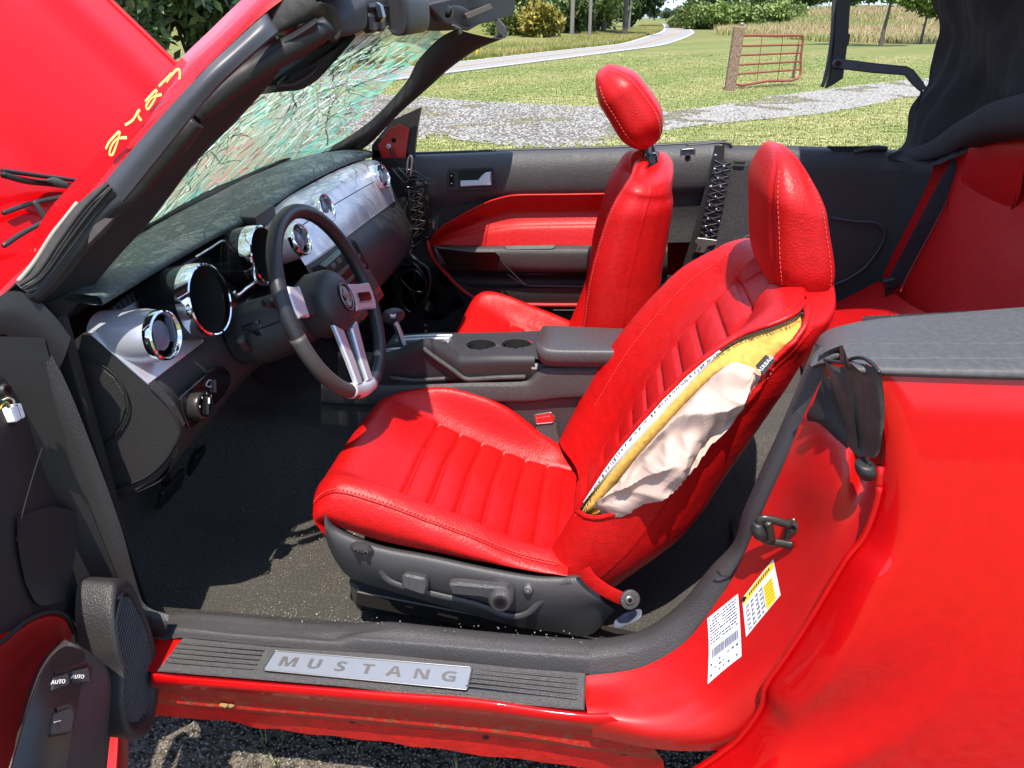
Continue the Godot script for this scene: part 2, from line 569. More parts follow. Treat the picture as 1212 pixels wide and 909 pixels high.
# ---- the land: field, road, gravel drive
func rise(x: float, z: float) -> float:
	var d := maxf(-z, 0.0)
	var s := x / maxf(d, 1.0)
	var h := 2.9 * smoothstep(55.0, 175.0, d) * smoothstep(0.12, 0.26, s)
	h += 2.0 * smoothstep(45.0, 90.0, d) * smoothstep(0.02, -0.12, s)
	return h + 0.06 * sin(x * 0.21 + 1.0) * sin(z * 0.17) * smoothstep(9.0, 20.0, d) * smoothstep(60.0, 40.0, d)
func on_land(x: float, z: float, up := 0.0) -> Vector3: return Vector3(x, rise(x, z) + up, z)
func inside(p: Vector3, poly: PackedVector2Array) -> bool: return Geometry2D.is_point_in_polygon(Vector2(p.x, p.z), poly)
var drive_poly := PackedVector2Array()
var road_poly := PackedVector2Array()
func strip(a: Array, b: Array, up: float, k := 6) -> MB:   # a band on the land between two edge lines
	var ea := even(spl(a, 8), 80)
	var eb := even(spl(b, 8), 80)
	var rows := []
	for i in 80:
		var r := []
		for j in k + 1:
			var p: Vector3 = ea[i].lerp(eb[i], float(j) / k)
			r.append(on_land(p.x, p.z, up))
		rows.append(r)
	var mb := MB.new()
	mb.sheet(rows)
	return mb
func build_land():
	var T := FastNoiseLite
	var blotch := FastNoiseLite.new()
	blotch.seed = 31; blotch.frequency = 0.06; blotch.fractal_octaves = 4
	# ground sheet, finer near the car
	var xs := []
	var zs := []
	var q := 0.0
	var st := 0.25
	while q < 900.0:
		xs.append(q)
		q += st
		st *= 1.07
	var neg := []
	for t in xs: neg.push_front(-t)
	neg.pop_back()
	var xx := neg + xs
	q = -12.0
	st = 0.35
	while q < 900.0:
		zs.append(-q)
		q += st
		if q > 8.0: st *= 1.045
	var rows := []
	for z in zs:
		var r := []
		for x in xx: r.append(on_land(x, z))
		rows.append(r)
	var mb := MB.new()
	mb.sheet(rows)
	for p in mb.v:
		var d := Vector2(p.x, p.z).length()
		var t := blotch.get_noise_2d(p.x, p.z)
		var c := Color(0.21, 0.25, 0.05).lerp(Color(0.29, 0.27, 0.09), clampf(0.5 + t, 0, 1))
		# mown lanes of the field
		var lane := sin((p.x * 0.8 + p.z * 0.55) * 1.5 + t * 2.0)
		if d > 9.0 and d < 60.0: c = c.lerp(Color(0.33, 0.32, 0.10) if lane > 0.2 else Color(0.19, 0.26, 0.05), 0.45)
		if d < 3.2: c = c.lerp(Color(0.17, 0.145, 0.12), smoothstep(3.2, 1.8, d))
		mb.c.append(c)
	var gt := ramped(T.TYPE_SIMPLEX, 0.05, 5, 32, [[0.0, Color(0.62, 0.62, 0.58)], [0.5, Color(0.85, 0.85, 0.82)], [1.0, Color(1, 1, 1)]])
	var gm := mat(Color(1, 1, 1), 0.95, 0.0, bumps(T.TYPE_SIMPLEX, 0.08, 4, 8.0, 33), 1.0, 0.6, gt)
	gm.vertex_color_use_as_albedo = true
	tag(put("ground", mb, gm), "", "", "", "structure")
	# country road with a bend over the crest
	var near := [v3(-5.9041,0,-14.2629),v3(-5.2111,0,-16.5548),v3(-4.3828,0,-19.507),v3(-2.8002,0,-23.981),v3(-1.0119,0,-29.1443),v3(.6441,0,-35.1231),v3(3.1796,0,-46.6909),v3(5.0994,0,-58.3476),v3(7.4178,0,-77.061),v3(9.0101,0,-97.4393),v3(10.717,0,-126.2936),v3(13.0863,0,-166.9063)]
	var far := [v3(-7.4848,0,-18.6467),v3(-6.565,0,-21.3869),v3(-5.0729,0,-25.4289),v3(-3.5198,0,-30.5526),v3(-1.3514,0,-38.9142),v3(.8498,0,-48.8326),v3(2.6692,0,-64.5623),v3(4.2517,0,-78.7317),v3(5.4578,0,-93.9303),v3(6.8096,0,-116.0627),v3(8.3306,0,-144.091),v3(9.8519,0,-174.1665)]
	var rm := mat(Color(0.60, 0.59, 0.58), 0.85, 0.0, bumps(T.TYPE_SIMPLEX, 0.1, 3, 3.0, 34), 0.6, 0.8, ramped(T.TYPE_SIMPLEX, 0.02, 5, 35, [[0.0, Color(0.8, 0.8, 0.8)], [1.0, Color(1, 1, 1)]]))
	var road := put("road", strip(near, far, 0.02), rm)
	tag(road, "", "", "", "structure")
	var na := even(spl(near, 8), 80)
	var fa := even(spl(far, 8), 80)
	for p in na: road_poly.append(Vector2(p.x, p.z))
	for i in 80: road_poly.append(Vector2(fa[79 - i].x, fa[79 - i].z))
	var lane_paint := mat(Color(0.86, 0.86, 0.84), 0.7)
	var yel := mat(Color(0.75, 0.55, 0.22), 0.7)
	for w in [[0.04, 0.075, lane_paint, "edge_line"], [0.925, 0.96, lane_paint, "edge_line"], [0.47, 0.488, yel, "centre_line"], [0.512, 0.53, yel, "centre_line"]]:
		var a := []; var b := []
		for i in range(0, 80):
			a.append(na[i].lerp(fa[i], w[0])); b.append(na[i].lerp(fa[i], w[1]))
		put(w[3], strip(a, b, 0.03, 1), w[2], road)
	# gravel drive across the field
	var up := [v3(-6.9626,0,-13.3837),v3(-4.9868,0,-13.6263),v3(-3.5615,0,-13.1142),v3(-2.4368,0,-12.4695),v3(-1.7406,0,-12.263),v3(-.3552,0,-11.8818),v3(1.1768,0,-11.5581),v3(2.94,0,-13.9953),v3(5.1914,0,-16.6626),v3(6.9922,0,-18.5637),v3(9.4157,0,-20.5665),v3(13.5881,0,-23.1011)]
	var low := [v3(-3.7409,0,-6.1938),v3(-2.8769,0,-6.9811),v3(-2.3451,0,-8.2864),v3(-1.6754,0,-7.9934),v3(-1.1717,0,-7.705),v3(-.4859,0,-7.6555),v3(1.0175,0,-9.5358),v3(1.8969,0,-10.31),v3(3.4282,0,-11.7123),v3(5.6768,0,-14.5848),v3(7.9636,0,-17.003),v3(11.7766,0,-19.6891)]
	var gravel := mat(Color(0.50, 0.48, 0.45), 0.95, 0.0, bumps(T.TYPE_CELLULAR, 0.05, 3, 8.0, 36), 1.0, 0.9, ramped(T.TYPE_CELLULAR, 0.06, 3, 37, [[0.0, Color(0.55, 0.53, 0.5)], [0.6, Color(0.85, 0.84, 0.82)], [1.0, Color(1, 1, 1)]]))
	var drive := put("gravel_drive", strip(up, low, 0.008), gravel)
	tag(drive, "", "", "", "structure")
	var ua := even(spl(up, 8), 60)
	var la := even(spl(low, 8), 60)
	for p in ua: drive_poly.append(Vector2(p.x, p.z))
	for i in 60: drive_poly.append(Vector2(la[59 - i].x, la[59 - i].z))
	scatter_plants(ua, la)
func blade_tuft(seed_: int, blades: int, high: float, wide: float, spread: float) -> ArrayMesh:
	var rng := RandomNumberGenerator.new()
	rng.seed = seed_
	var mb := MB.new()
	for k in blades:
		var a := rng.randf() * TAU
		var d := Vector3(cos(a), 0, sin(a))
		var s := Vector3(-d.z, 0, d.x) * wide
		var h := high * rng.randf_range(0.6, 1.15)
		var o := d * rng.randf() * spread
		var lean := d * h * rng.randf_range(0.15, 0.75)
		var p1 := o + lean * 0.35 + Vector3.UP * h * 0.6
		var p2 := o + lean + Vector3.UP * h
		var nn := (d * -0.5 + Vector3.UP).normalized()
		mb.fan([o - s, o + s, p1 + s * 0.7], nn)
		mb.fan([o - s, p1 + s * 0.7, p1 - s * 0.7], nn)
		mb.fan([p1 - s * 0.7, p1 + s * 0.7, p2], nn)
	return mb.mesh()
func many(called: String, mesh: Mesh, m: Material, places: Array, parent: Node = null, cols := []) -> MultiMeshInstance3D:
	var mm := MultiMesh.new()
	mm.transform_format = MultiMesh.TRANSFORM_3D
	mm.use_colors = cols.size() > 0
	mm.mesh = mesh
	mm.instance_count = places.size()
	for i in places.size():
		mm.set_instance_transform(i, places[i])
		if cols.size() > 0: mm.set_instance_color(i, cols[i])
	var o := MultiMeshInstance3D.new()
	o.multimesh = mm
	o.material_override = m
	o.name = called
	(parent if parent else self).add_child(o, true)
	o.set_meta("kind", "stuff")
	return o
func scatter_plants(ua: Array, la: Array):
	var rng := RandomNumberGenerator.new()
	rng.seed = 77
	var bl := FastNoiseLite.new()
	bl.seed = 5; bl.frequency = 0.55; bl.fractal_octaves = 3
	var gmat := mat(Color(1, 1, 1), 0.7)
	gmat.vertex_color_use_as_albedo = true
	gmat.backlight_enabled = true
	gmat.backlight = Color(0.25, 0.28, 0.08)
	var P := []
	var C := []
	for k in 190000:
		# denser near the car, inside the slice of field that can be seen
		var d := 3.2 + 30.0 * pow(rng.randf(), 1.5)
		var s := rng.randf_range(-0.85, 0.75)
		var x := s * (d + 2.0)
		var p := on_land(x, -d + 1.67)
		if p.z > -1.35: continue
		if Geometry2D.is_point_in_polygon(Vector2(p.x, p.z), road_poly): continue
		var t := bl.get_noise_2d(p.x, p.z)
		if inside(p, drive_poly) and (t < 0.12 or rng.randf() < 0.4): continue
		if t < -0.32 and d < 11.0 and rng.randf() < 0.75: continue
		var sc := rng.randf_range(0.7, 1.5) * (1.0 + d * 0.012)
		P.append(Transform3D(Basis(Vector3.UP, rng.randf() * TAU).scaled(Vector3(sc, sc * rng.randf_range(0.6, 1.1), sc)), p))
		var lane := sin((p.x * 0.8 + p.z * 0.55) * 1.5 + t)
		var c := Color(0.22, 0.275, 0.085).lerp(Color(0.38, 0.36, 0.17), clampf(rng.randf() * 0.6 + t * 0.8 + 0.12 + (0.22 * lane if d > 8.0 else 0.0), 0, 1))
		C.append(c)
	var o := many("field_grass", blade_tuft(1, 11, 0.019, 0.0026, 0.065), gmat, P, null, C)
	tag(o, "short yellowish green grass of the mown field", "grass")
	# tall weeds right beside the sill and under the car
	P = []; C = []
	for k in 90:
		var p := Vector3(rng.randf_range(-1.3, 0.5), 0, rng.randf_range(0.35, 1.0))
		if rng.randf() > 0.35 + 0.5 * absf(sin(p.x * 7.0)): continue
		P.append(Transform3D(Basis(Vector3.UP, rng.randf() * TAU).scaled(Vector3.ONE * rng.randf_range(0.3, 0.9)), p))
		C.append(Color(0.10, 0.15, 0.03).lerp(Color(0.3, 0.27, 0.12), rng.randf()))
	o = many("weeds", blade_tuft(2, 6, 0.07, 0.002, 0.03), gmat, P, null, C)
	tag(o, "sparse weeds growing beside and under the car's sill", "weeds")
	# stones of the drive
	var stone := MB.new()
	var sp := SphereMesh.new()
	sp.radius = 0.5; sp.height = 0.7; sp.radial_segments = 7; sp.rings = 3
	var ar := sp.get_mesh_arrays()
	stone.v = ar[Mesh.ARRAY_VERTEX]; stone.n = ar[Mesh.ARRAY_NORMAL]; stone.uv = ar[Mesh.ARRAY_TEX_UV]; stone.ix = ar[Mesh.ARRAY_INDEX]
	for i in stone.v.size():
		var h := stone.v[i]
		stone.v[i] = h * (1.0 + 0.25 * sin(h.x * 9.0 + h.y * 5.0) * cos(h.z * 8.0))
	var smat := mat(Color(1, 1, 1), 0.9)
	smat.vertex_color_use_as_albedo = true
	P = []; C = []
	for k in 45000:
		var i := pow(rng.randf(), 0.9) * 58.0
		var f := rng.randf_range(-0.04, 1.06)
		var a: Vector3 = ua[int(i)].lerp(ua[int(i) + 1], i - int(i))
		var b: Vector3 = la[int(i)].lerp(la[int(i) + 1], i - int(i))
		var p: Vector3 = a.lerp(b, f)
		if bl.get_noise_2d(p.x, p.z) > 0.25: continue
		var sc := rng.randf_range(0.015, 0.055)
		P.append(Transform3D(Basis(Vector3(rng.randf() - 0.5, 1, rng.randf() - 0.5).normalized(), rng.randf() * TAU).scaled(Vector3(sc, sc * 0.7, sc * rng.randf_range(0.6, 1.0))), on_land(p.x, p.z, 0.012)))
		var g := rng.randf_range(0.18, 0.32)
		C.append(Color(g, g * 0.96, g * 0.90))
	o = many("drive_stones", stone.mesh(), smat, P, null, C)
	tag(o, "loose grey stones covering the gravel drive", "gravel")
	# coarse dark grit beneath the car
	P = []; C = []
	for k in 34000:
		var p := Vector3(rng.randf_range(-1.5, 0.6), 0.003, rng.randf_range(0.2, 1.0))
		var sc := rng.randf_range(0.0022, 0.007)
		P.append(Transform3D(Basis(Vector3.UP, rng.randf() * TAU).scaled(Vector3(sc, sc, sc * rng.randf_range(0.6, 1.2))), p))
		var g := rng.randf_range(0.07, 0.24)
		C.append(Color(g, g * 0.92, g * 0.84))
	o = many("grit", stone.mesh(), smat, P, null, C)
	tag(o, "dark grit on the ground beneath the car", "grit")
	# tall dry grass of the far meadow
	var tall := blade_tuft(4, 14, 0.36, 0.007, 0.32)
	P = []; C = []
	for k in 34000:
		var d := 47.0 + 110.0 * pow(rng.randf(), 1.3)
		var s := rng.randf_range(0.125, 0.75)
		var x := s * d
		if d < 50.0 + 14.0 * smoothstep(0.28, 0.13, s) + 4.0 * sin(x * 0.3) + 7.0 * rng.randf(): continue
		var sc := rng.randf_range(0.7, 1.5) * (0.8 + d / 110.0)
		P.append(Transform3D(Basis(Vector3.UP, rng.randf() * TAU).scaled(Vector3(sc, sc * 0.8, sc)), on_land(x, -d)))
		var c := Color(0.33, 0.25, 0.14).lerp(Color(0.20, 0.25, 0.07), clampf(bl.get_noise_2d(x * 0.05, d * 0.08) * 1.6 + rng.randf() * 0.5, 0, 1))
		C.append(c)
	o = many("meadow_grass", tall, gmat, P, null, C)
	tag(o, "tall dry tan grass of the far meadow", "dry grass")
	# green verge and weeds along the far side of the road
	P = []; C = []
	for k in 24000:
		var i := rng.randf() * 68.0
		var a := Vector3(road_poly[159 - int(i)].x, 0, road_poly[159 - int(i)].y)
		var b := Vector3(road_poly[158 - int(i)].x, 0, road_poly[158 - int(i)].y)
		var p := a.lerp(b, i - int(i)) + Vector3(-0.35, 0, -1).normalized() * (0.6 + 9.0 * pow(rng.randf(), 1.2))
		var sc := rng.randf_range(0.35, 0.9)
		P.append(Transform3D(Basis(Vector3.UP, rng.randf() * TAU).scaled(Vector3(sc, sc * 0.8, sc)), on_land(p.x, p.z)))
		C.append(Color(0.16, 0.19, 0.04).lerp(Color(0.32, 0.25, 0.10), clampf(rng.randf() * 0.6 + bl.get_noise_2d(p.x * 0.3, p.z * 0.3), 0, 1)))
	o = many("verge_grass", tall, gmat, P, null, C)
	tag(o, "tall weedy grass along the far verge of the road", "verge")


# ---- roadside: trees, bushes, poles, gate
var leaf_clump: ArrayMesh
var leaf_mats := []
func make_clump(seed_: int, leaves: int, size: float) -> ArrayMesh:
	var rng := RandomNumberGenerator.new()
	rng.seed = seed_
	var mb := MB.new()
	for k in leaves:
		var c := Vector3(rng.randfn(), rng.randfn() * 0.8, rng.randfn()) * 0.42
		var a := Vector3(rng.randfn(), rng.randfn() * 0.6 - 0.3, rng.randfn()).normalized()
		var b := a.cross(Vector3(rng.randfn(), rng.randfn(), rng.randfn())).normalized()
		var s := size * rng.randf_range(0.7, 1.3)
		var nn := a.cross(b).normalized()
		if nn.y < 0: nn = -nn
		var bend := nn * s * 0.18
		mb.fan([c - a * s, c - b * s * 0.45 + bend, c + b * s * 0.45 + bend], nn)
		mb.fan([c + a * s, c + b * s * 0.45 + bend, c - b * s * 0.45 + bend], nn)
	return mb.mesh()
func leafy(rng: RandomNumberGenerator, blobs: Array, count: int, scale: float, hue: Color, parent: Node, called := "crown"):
	# leaf clumps through the outer shell of a heap of blobs [centre, radius]
	var P := []
	var C := []
	var total := 0.0
	for b in blobs: total += b[1] * b[1]
	for b in blobs:
		var tone := rng.randf_range(0.75, 1.25)
		for k in int(count * b[1] * b[1] / total):
			var d := Vector3(rng.randfn(), rng.randfn(), rng.randfn()).normalized()
			var r: float = b[1] * (0.45 + 0.6 * pow(rng.randf(), 0.6)) * (1.0 + 0.22 * sin(d.x * 5.0 + b[0].x) * cos(d.y * 4.0 + d.z * 5.0))
			var p: Vector3 = b[0] + d * r * Vector3(1, 0.85, 1)
			if p.y < 0.02: continue
			var s := scale * rng.randf_range(0.6, 1.4)
			P.append(Transform3D(Basis(Vector3(rng.randfn(), rng.randfn(), rng.randfn()).normalized(), rng.randf() * TAU).scaled(Vector3.ONE * s), p))
			var t := tone * rng.randf_range(0.7, 1.35)
			C.append(Color(hue.r * t * rng.randf_range(0.85, 1.3), hue.g * t, hue.b * t))
	return many(called, leaf_clump, leaf_mats[0], P, parent, C)
func tree(at: Vector3, seed_: int, high: float, girth: float, crown_from: float, spread: float, hue: Color, bark: Material, leaves: int, label: String, group: String, forks := 3) -> Node3D:
	var rng := RandomNumberGenerator.new()
	rng.seed = seed_
	var o := thing("tree", label, "tree", at, group)
	var mb := MB.new()
	var lean := Vector3(rng.randf_range(-0.04, 0.04), 0, rng.randf_range(-0.04, 0.04)) * high
	var top := Vector3(0, high * 0.93, 0) + lean
	var split := Vector3(0, crown_from, 0) + lean * (crown_from / high)
	var path := [Vector3(0, -0.2, 0), Vector3(rng.randf_range(-0.02, 0.02), crown_from * 0.5, 0), split, split.lerp(top, 0.5) + Vector3(rng.randf_range(-1, 1), 0, rng.randf_range(-1, 1)) * spread * 0.12, top]
	tube(path, [girth * 1.35, girth, girth * 0.8, girth * 0.45, girth * 0.1], 9, 5, false, 1.0, Vector3.ZERO, mb)
	var blobs := [[split.lerp(top, 0.75), spread * 0.6], [split.lerp(top, 0.45), spread * 0.6]]
	for k in forks:
		var a := TAU * (k + rng.randf() * 0.6) / forks
		var f := rng.randf_range(0.0, 0.45)
		var b := split.lerp(top, f)
		var e := b + Vector3(cos(a), rng.randf_range(0.45, 1.0), sin(a)) * spread * rng.randf_range(0.7, 1.0)
		tube([b - Vector3(0, 0.05, 0), b.lerp(e, 0.5) + Vector3(0, spread * 0.08, 0), e], [girth * 0.55, girth * 0.35, girth * 0.08], 7, 4, false, 1.0, Vector3.ZERO, mb)
		blobs.append([e, spread * rng.randf_range(0.38, 0.6)])
		blobs.append([b.lerp(e, 0.55) + Vector3(0, 0.1 * spread, 0), spread * rng.randf_range(0.25, 0.4)])
	put("trunk", mb, bark, o)
	leafy(rng, blobs, leaves, spread * 0.28, hue, o)
	return o
func bush(at: Vector3, seed_: int, high: float, wide: float, hue: Color, leaves: int, scale: float, label: String, group: String) -> Node3D:
	var rng := RandomNumberGenerator.new()
	rng.seed = seed_
	var o := thing("bush", label, "bush", at, group)
	var mb := MB.new()
	var blobs := []
	for k in 7:
		var a := TAU * k / 7.0 + rng.randf()
		var c := Vector3(cos(a) * wide * rng.randf_range(0.15, 0.75), high * rng.randf_range(0.25, 0.78), sin(a) * wide * rng.randf_range(0.15, 0.75))
		tube([Vector3(cos(a) * 0.08, -0.1, sin(a) * 0.08), c * Vector3(0.45, 0.6, 0.45), c], [0.05, 0.035, 0.01], 6, 3, false, 1.0, Vector3.ZERO, mb)
		blobs.append([c, minf(wide, high) * rng.randf_range(0.3, 0.5)])
	put("stem", mb, M.bark, o)
	leafy(rng, blobs, leaves, scale, hue, o, "foliage")
	return o
func spot(px_s: float, d: float) -> Vector3: return on_land(px_s * d, 1.67 - d)   # sideways slope s at distance d from the lens' foot
func nth(k: int) -> String:
	var words := ["", "first", "second", "third", "fourth", "fifth", "sixth", "seventh", "eighth", "ninth", "tenth", "eleventh", "twelfth"]
	if k < 13: return words[k]
	return str(k) + ("st" if k % 10 == 1 else "nd" if k % 10 == 2 else "rd" if k % 10 == 3 else "th")
func build_roadside():
	leaf_clump = make_clump(9, 11, 0.34)
	var lm := mat(Color(1, 1, 1), 0.55)
	lm.vertex_color_use_as_albedo = true
	lm.backlight_enabled = true
	lm.backlight = Color(0.3, 0.36, 0.1)
	leaf_mats.append(lm)
	M.bark = mat(lin(0.17, 0.145, 0.12), 0.9, 0.0, bumps(FastNoiseLite.TYPE_SIMPLEX, 0.06, 4, 7.0, 41), 1.0, 2.0, ramped(FastNoiseLite.TYPE_SIMPLEX, 0.04, 4, 42, [[0.0, Color(0.6, 0.58, 0.55)], [1.0, Color(1, 1, 1)]]))
	M.bark_pale = mat(lin(0.36, 0.34, 0.31), 0.9, 0.0, M.bark.normal_texture, 1.0, 2.0, M.bark.albedo_texture)
	var rng := RandomNumberGenerator.new()
	rng.seed = 4242
	# pine wood beyond the road, seen over and through the windscreen frame
	var wood := "pines of the wood beyond the road"
	for k in 30:
		var s := lerpf(-0.62, 0.02, k / 29.0) + rng.randf_range(-0.012, 0.012)
		var d := rng.randf_range(64.0, 92.0)
		tree(spot(s, d), 500 + k, rng.randf_range(12.0, 17.0), rng.randf_range(0.13, 0.24), rng.randf_range(3.5, 6.0), rng.randf_range(1.8, 2.6), Color(0.10, 0.15, 0.055), M.bark, 420, "tall bare-trunked pine of the wood beyond the road, %s from the left" % nth(k + 1), wood, 4)
	for k in 34:
		var s := lerpf(-0.64, -0.005, k / 33.0) + rng.randf_range(-0.01, 0.01)
		var d := rng.randf_range(62.0, 70.0) if k % 2 == 0 else rng.randf_range(76.0, 98.0)
		var g := rng.randf()
		bush(spot(s, d), 600 + k, rng.randf_range(2.6, 4.6) if k % 2 == 0 else rng.randf_range(5.0, 8.0), rng.randf_range(1.6, 2.8), Color(0.08, 0.135, 0.04).lerp(Color(0.19, 0.25, 0.06), g), 1300, 0.55, "leafy green undergrowth bush at the foot of the pine wood, %s from the left" % nth(k + 1), "undergrowth bushes of the pine wood")
	bush(spot(-0.092, 55.0), 690, 2.0, 1.5, Color(0.22, 0.20, 0.03), 900, 0.45, "yellow-flowered bush on the far road verge", "")
	bush(spot(-0.122, 57.0), 691, 1.5, 1.6, Color(0.12, 0.16, 0.03), 800, 0.45, "light green bush left of the yellow-flowered bush on the far road verge", "")
	# poles
	for q in [[678, 60.0, 0.15, "pale grey utility pole left of a thinner one at the edge of the wood"], [699, 58.0, 0.11, "slim pale utility pole standing right of the thicker one at the wood"], [745, 90.0, 0.11, "distant thin brown utility pole on the bank by the road bend"]]:
		var s: float = (q[0] - 606.0) / 990.0 - 0.123
		var o := thing("utility_pole", q[3], "pole", spot(s, q[1]))
		put("pole", tube([Vector3(0, -0.3, 0), Vector3(0, 4.0, 0), Vector3(0.05, 8.5, 0)], [q[2] * 1.05, q[2], q[2] * 0.75], 10, 3), M.bark_pale, o)
		var arm := bar(Vector3(-0.9, 8.0, 0), Vector3(0.95, 8.0, 0), 0.1, 0.12)
		put("crossarm", arm, M.bark, o)
	# trees round the bend and along the far horizon
	var far_label := "far green tree on the skyline beyond the road bend"
	for k in 15:
		var s := lerpf(0.025, 0.36, k / 14.0) + rng.randf_range(-0.008, 0.008)
		if s > 0.028 and s < 0.088: continue
		var d := rng.randf_range(190.0, 260.0) if k > 3 else rng.randf_range(110.0, 150.0)
		tree(spot(s, d), 720 + k, rng.randf_range(7.0, 11.0), 0.2, 1.2, rng.randf_range(3.0, 4.2), Color(0.09, 0.15, 0.05), M.bark, 700, far_label + ", %s from the left" % nth(k + 1), "far trees on the skyline", 5)
	for k in 3:
		tree(spot(0.046 + 0.014 * k, 330.0), 750 + k, 4.2, 0.25, 0.6, 2.2, Color(0.06, 0.10, 0.05), M.bark, 600, "hazy far tree at the end of the road, %s from the left" % nth(k + 1), "far trees at the end of the road", 5)
	for k in 9:
		var s := lerpf(0.085, 0.20, k / 8.0)
		bush(spot(s, rng.randf_range(95.0, 118.0)), 760 + k, rng.randf_range(1.8, 3.0), rng.randf_range(1.8, 2.8), Color(0.14, 0.21, 0.05), 900, 0.55, "bright green bush on the rise right of the road bend, %s from the left" % nth(k + 1), "bushes right of the road bend")
	# young trees in the meadow, right of the gate
	var young := "young trees at the edge of the dry meadow"
	for q in [[1021, 43.5, 0.09, 1.5, "forked young tree between the soft top's rail and its folded cloth", 3], [1060, 47.0, 0.07, 1.0, "young tree beside the folded soft top, low crown", 4], [1098, 49.0, 0.07, 1.2, "young tree partly hidden by the folded soft top", 4], [978, 46.0, 0.045, 2.1, "thin sapling left of the soft top's hanging rail", 3], [1160, 46.0, 0.07, 1.2, "young tree hidden behind the raised soft top cloth", 3]]:
		var s: float = (q[0] - 606.0) / 990.0 - 0.123
		tree(spot(s / (1.0 - s * 0.123), q[1]), int(q[0]), 4.4, q[2], q[3], 1.15, Color(0.11, 0.19, 0.035), M.bark, 700, q[4], young, q[5])
	# close shrubs beyond the raised bonnet
	for q in [[-0.66, 15.0, 4.2, 2.0, "dense broad-leaved shrub beyond the open hood, left one"], [-0.53, 16.5, 4.4, 2.1, "dense broad-leaved shrub showing between the open hood and windshield pillar"], [-0.44, 19.0, 4.2, 2.0, "broad-leaved shrub behind the windshield pillar's upper part"], [-0.36, 24.0, 3.6, 2.2, "rounded green shrub seen through the shattered windshield"]]:
		bush(spot(q[0], q[1]), int(q[0] * -1000), q[2], q[3], Color(0.085, 0.125, 0.045), 6500, 0.33, q[4], "shrubs beyond the hood")
	# yellow marker stakes by the road
	for q in [[553, "yellow marker stake by the road, left of a pair"], [563, "yellow marker stake by the road, right of a pair"]]:
		var s: float = (q[0] - 606.0) / 990.0 - 0.123
		var o := thing("marker_stake", q[1], "marker", spot(s, 31.0))
		put("stake", tube([Vector3(0, -0.1, 0), Vector3(0, 0.45, 0), Vector3(0, 0.5, 0)], [0.05, 0.05, 0.045], 10, 1), mat(Color(0.95, 0.72, 0.1), 0.5), o)
	# pipe gate standing open on the grass, with its weathered post
	var gate := thing("farm_gate", "rusty red tubular metal gate standing beside the wooden post", "gate", v3(2.6008,.0848,-15.9))
	var o0 := gate.position
	var rust := mat(lin(0.38, 0.13, 0.085), 0.6, 0.2, M.rough_n, 0.4, 3.0, ramped(FastNoiseLite.TYPE_SIMPLEX, 0.03, 4, 44, [[0.0, Color(0.7, 0.55, 0.5)], [1.0, Color(1, 1, 1)]]))
	var la: Vector3 = v3(2.5998,.0931,-15.9) - o0
	var lb: Vector3 = v3(2.5921,1.0267,-15.9) - o0
	var ra: Vector3 = v3(4.1412,.1408,-17.1) - o0
	var rb: Vector3 = v3(4.1088,1.0059,-17.1) - o0
	put("frame", tube([la, la.lerp(lb, 0.5), lb - (lb - la) * 0.06, lb + (rb - lb) * 0.03, lb.lerp(rb, 0.5), rb - (rb - lb) * 0.03, rb + (ra - rb) * 0.06, ra.lerp(rb, 0.5), ra, ra.lerp(la, 0.5)], 0.027, 10, 4, true), rust, gate)
	for f in [0.21, 0.40, 0.60, 0.79]: put("rail", tube([la.lerp(lb, f), ra.lerp(rb, f)], 0.021, 8, 1), rust, gate)
	for f in [0.33, 0.66, 0.93]: put("brace", bar(la.lerp(ra, f) + Vector3(0, 0, 0.024), lb.lerp(rb, f) + Vector3(0, 0, 0.024), 0.035, 0.01), rust, gate)
	var post := thing("gate_post", "weathered square wooden post at the left end of the red gate", "post", v3(2.4702,0,-15.6917))
	var wood_t := mat(lin(0.32, 0.255, 0.20), 0.9, 0.0, bumps(FastNoiseLite.TYPE_SIMPLEX, 0.05, 4, 7.0, 45), 0.8, 2.5, ramped(FastNoiseLite.TYPE_SIMPLEX, 0.03, 4, 46, [[0.2, Color(0.72, 0.58, 0.45)], [0.8, Color(1, 1, 1)]]))
	wood_t.uv1_scale = Vector3(4, 0.5, 4)
	put("post", box(Vector3(0.21, 1.5, 0.2), Transform3D(Basis(Vector3(0, 0, 1), -0.035), Vector3(0.02, 0.45, 0)), 0.012), wood_t, post)
	put("finial", lathe([Vector2(0, 0.055), Vector2(0.035, 0.04), Vector2(0.045, 0.015), Vector2(0.03, -0.02)], Vector3(0.09, 1.225, 0.02), Vector3.UP, 12), M.steel, post)
	var stub := thing("fence_stake", "short dark stake standing behind the gate's right end", "stake", v3(4.4357,0,-19.0676))
	put("stake", tube([Vector3(0, -0.1, 0), Vector3(0.01, 0.4, 0), Vector3(0.03, 0.78, 0)], [0.03, 0.028, 0.022], 8, 2), M.bark, stub)


# ---- the car
var car: Node3D
func build_car():
	car = thing("convertible_car", "red two-door convertible with its driver's door open, cracked windshield and red leather seats", "car")
	build_seats()
	build_shell()
	build_front()
	build_dash()
	build_far()
	build_door()


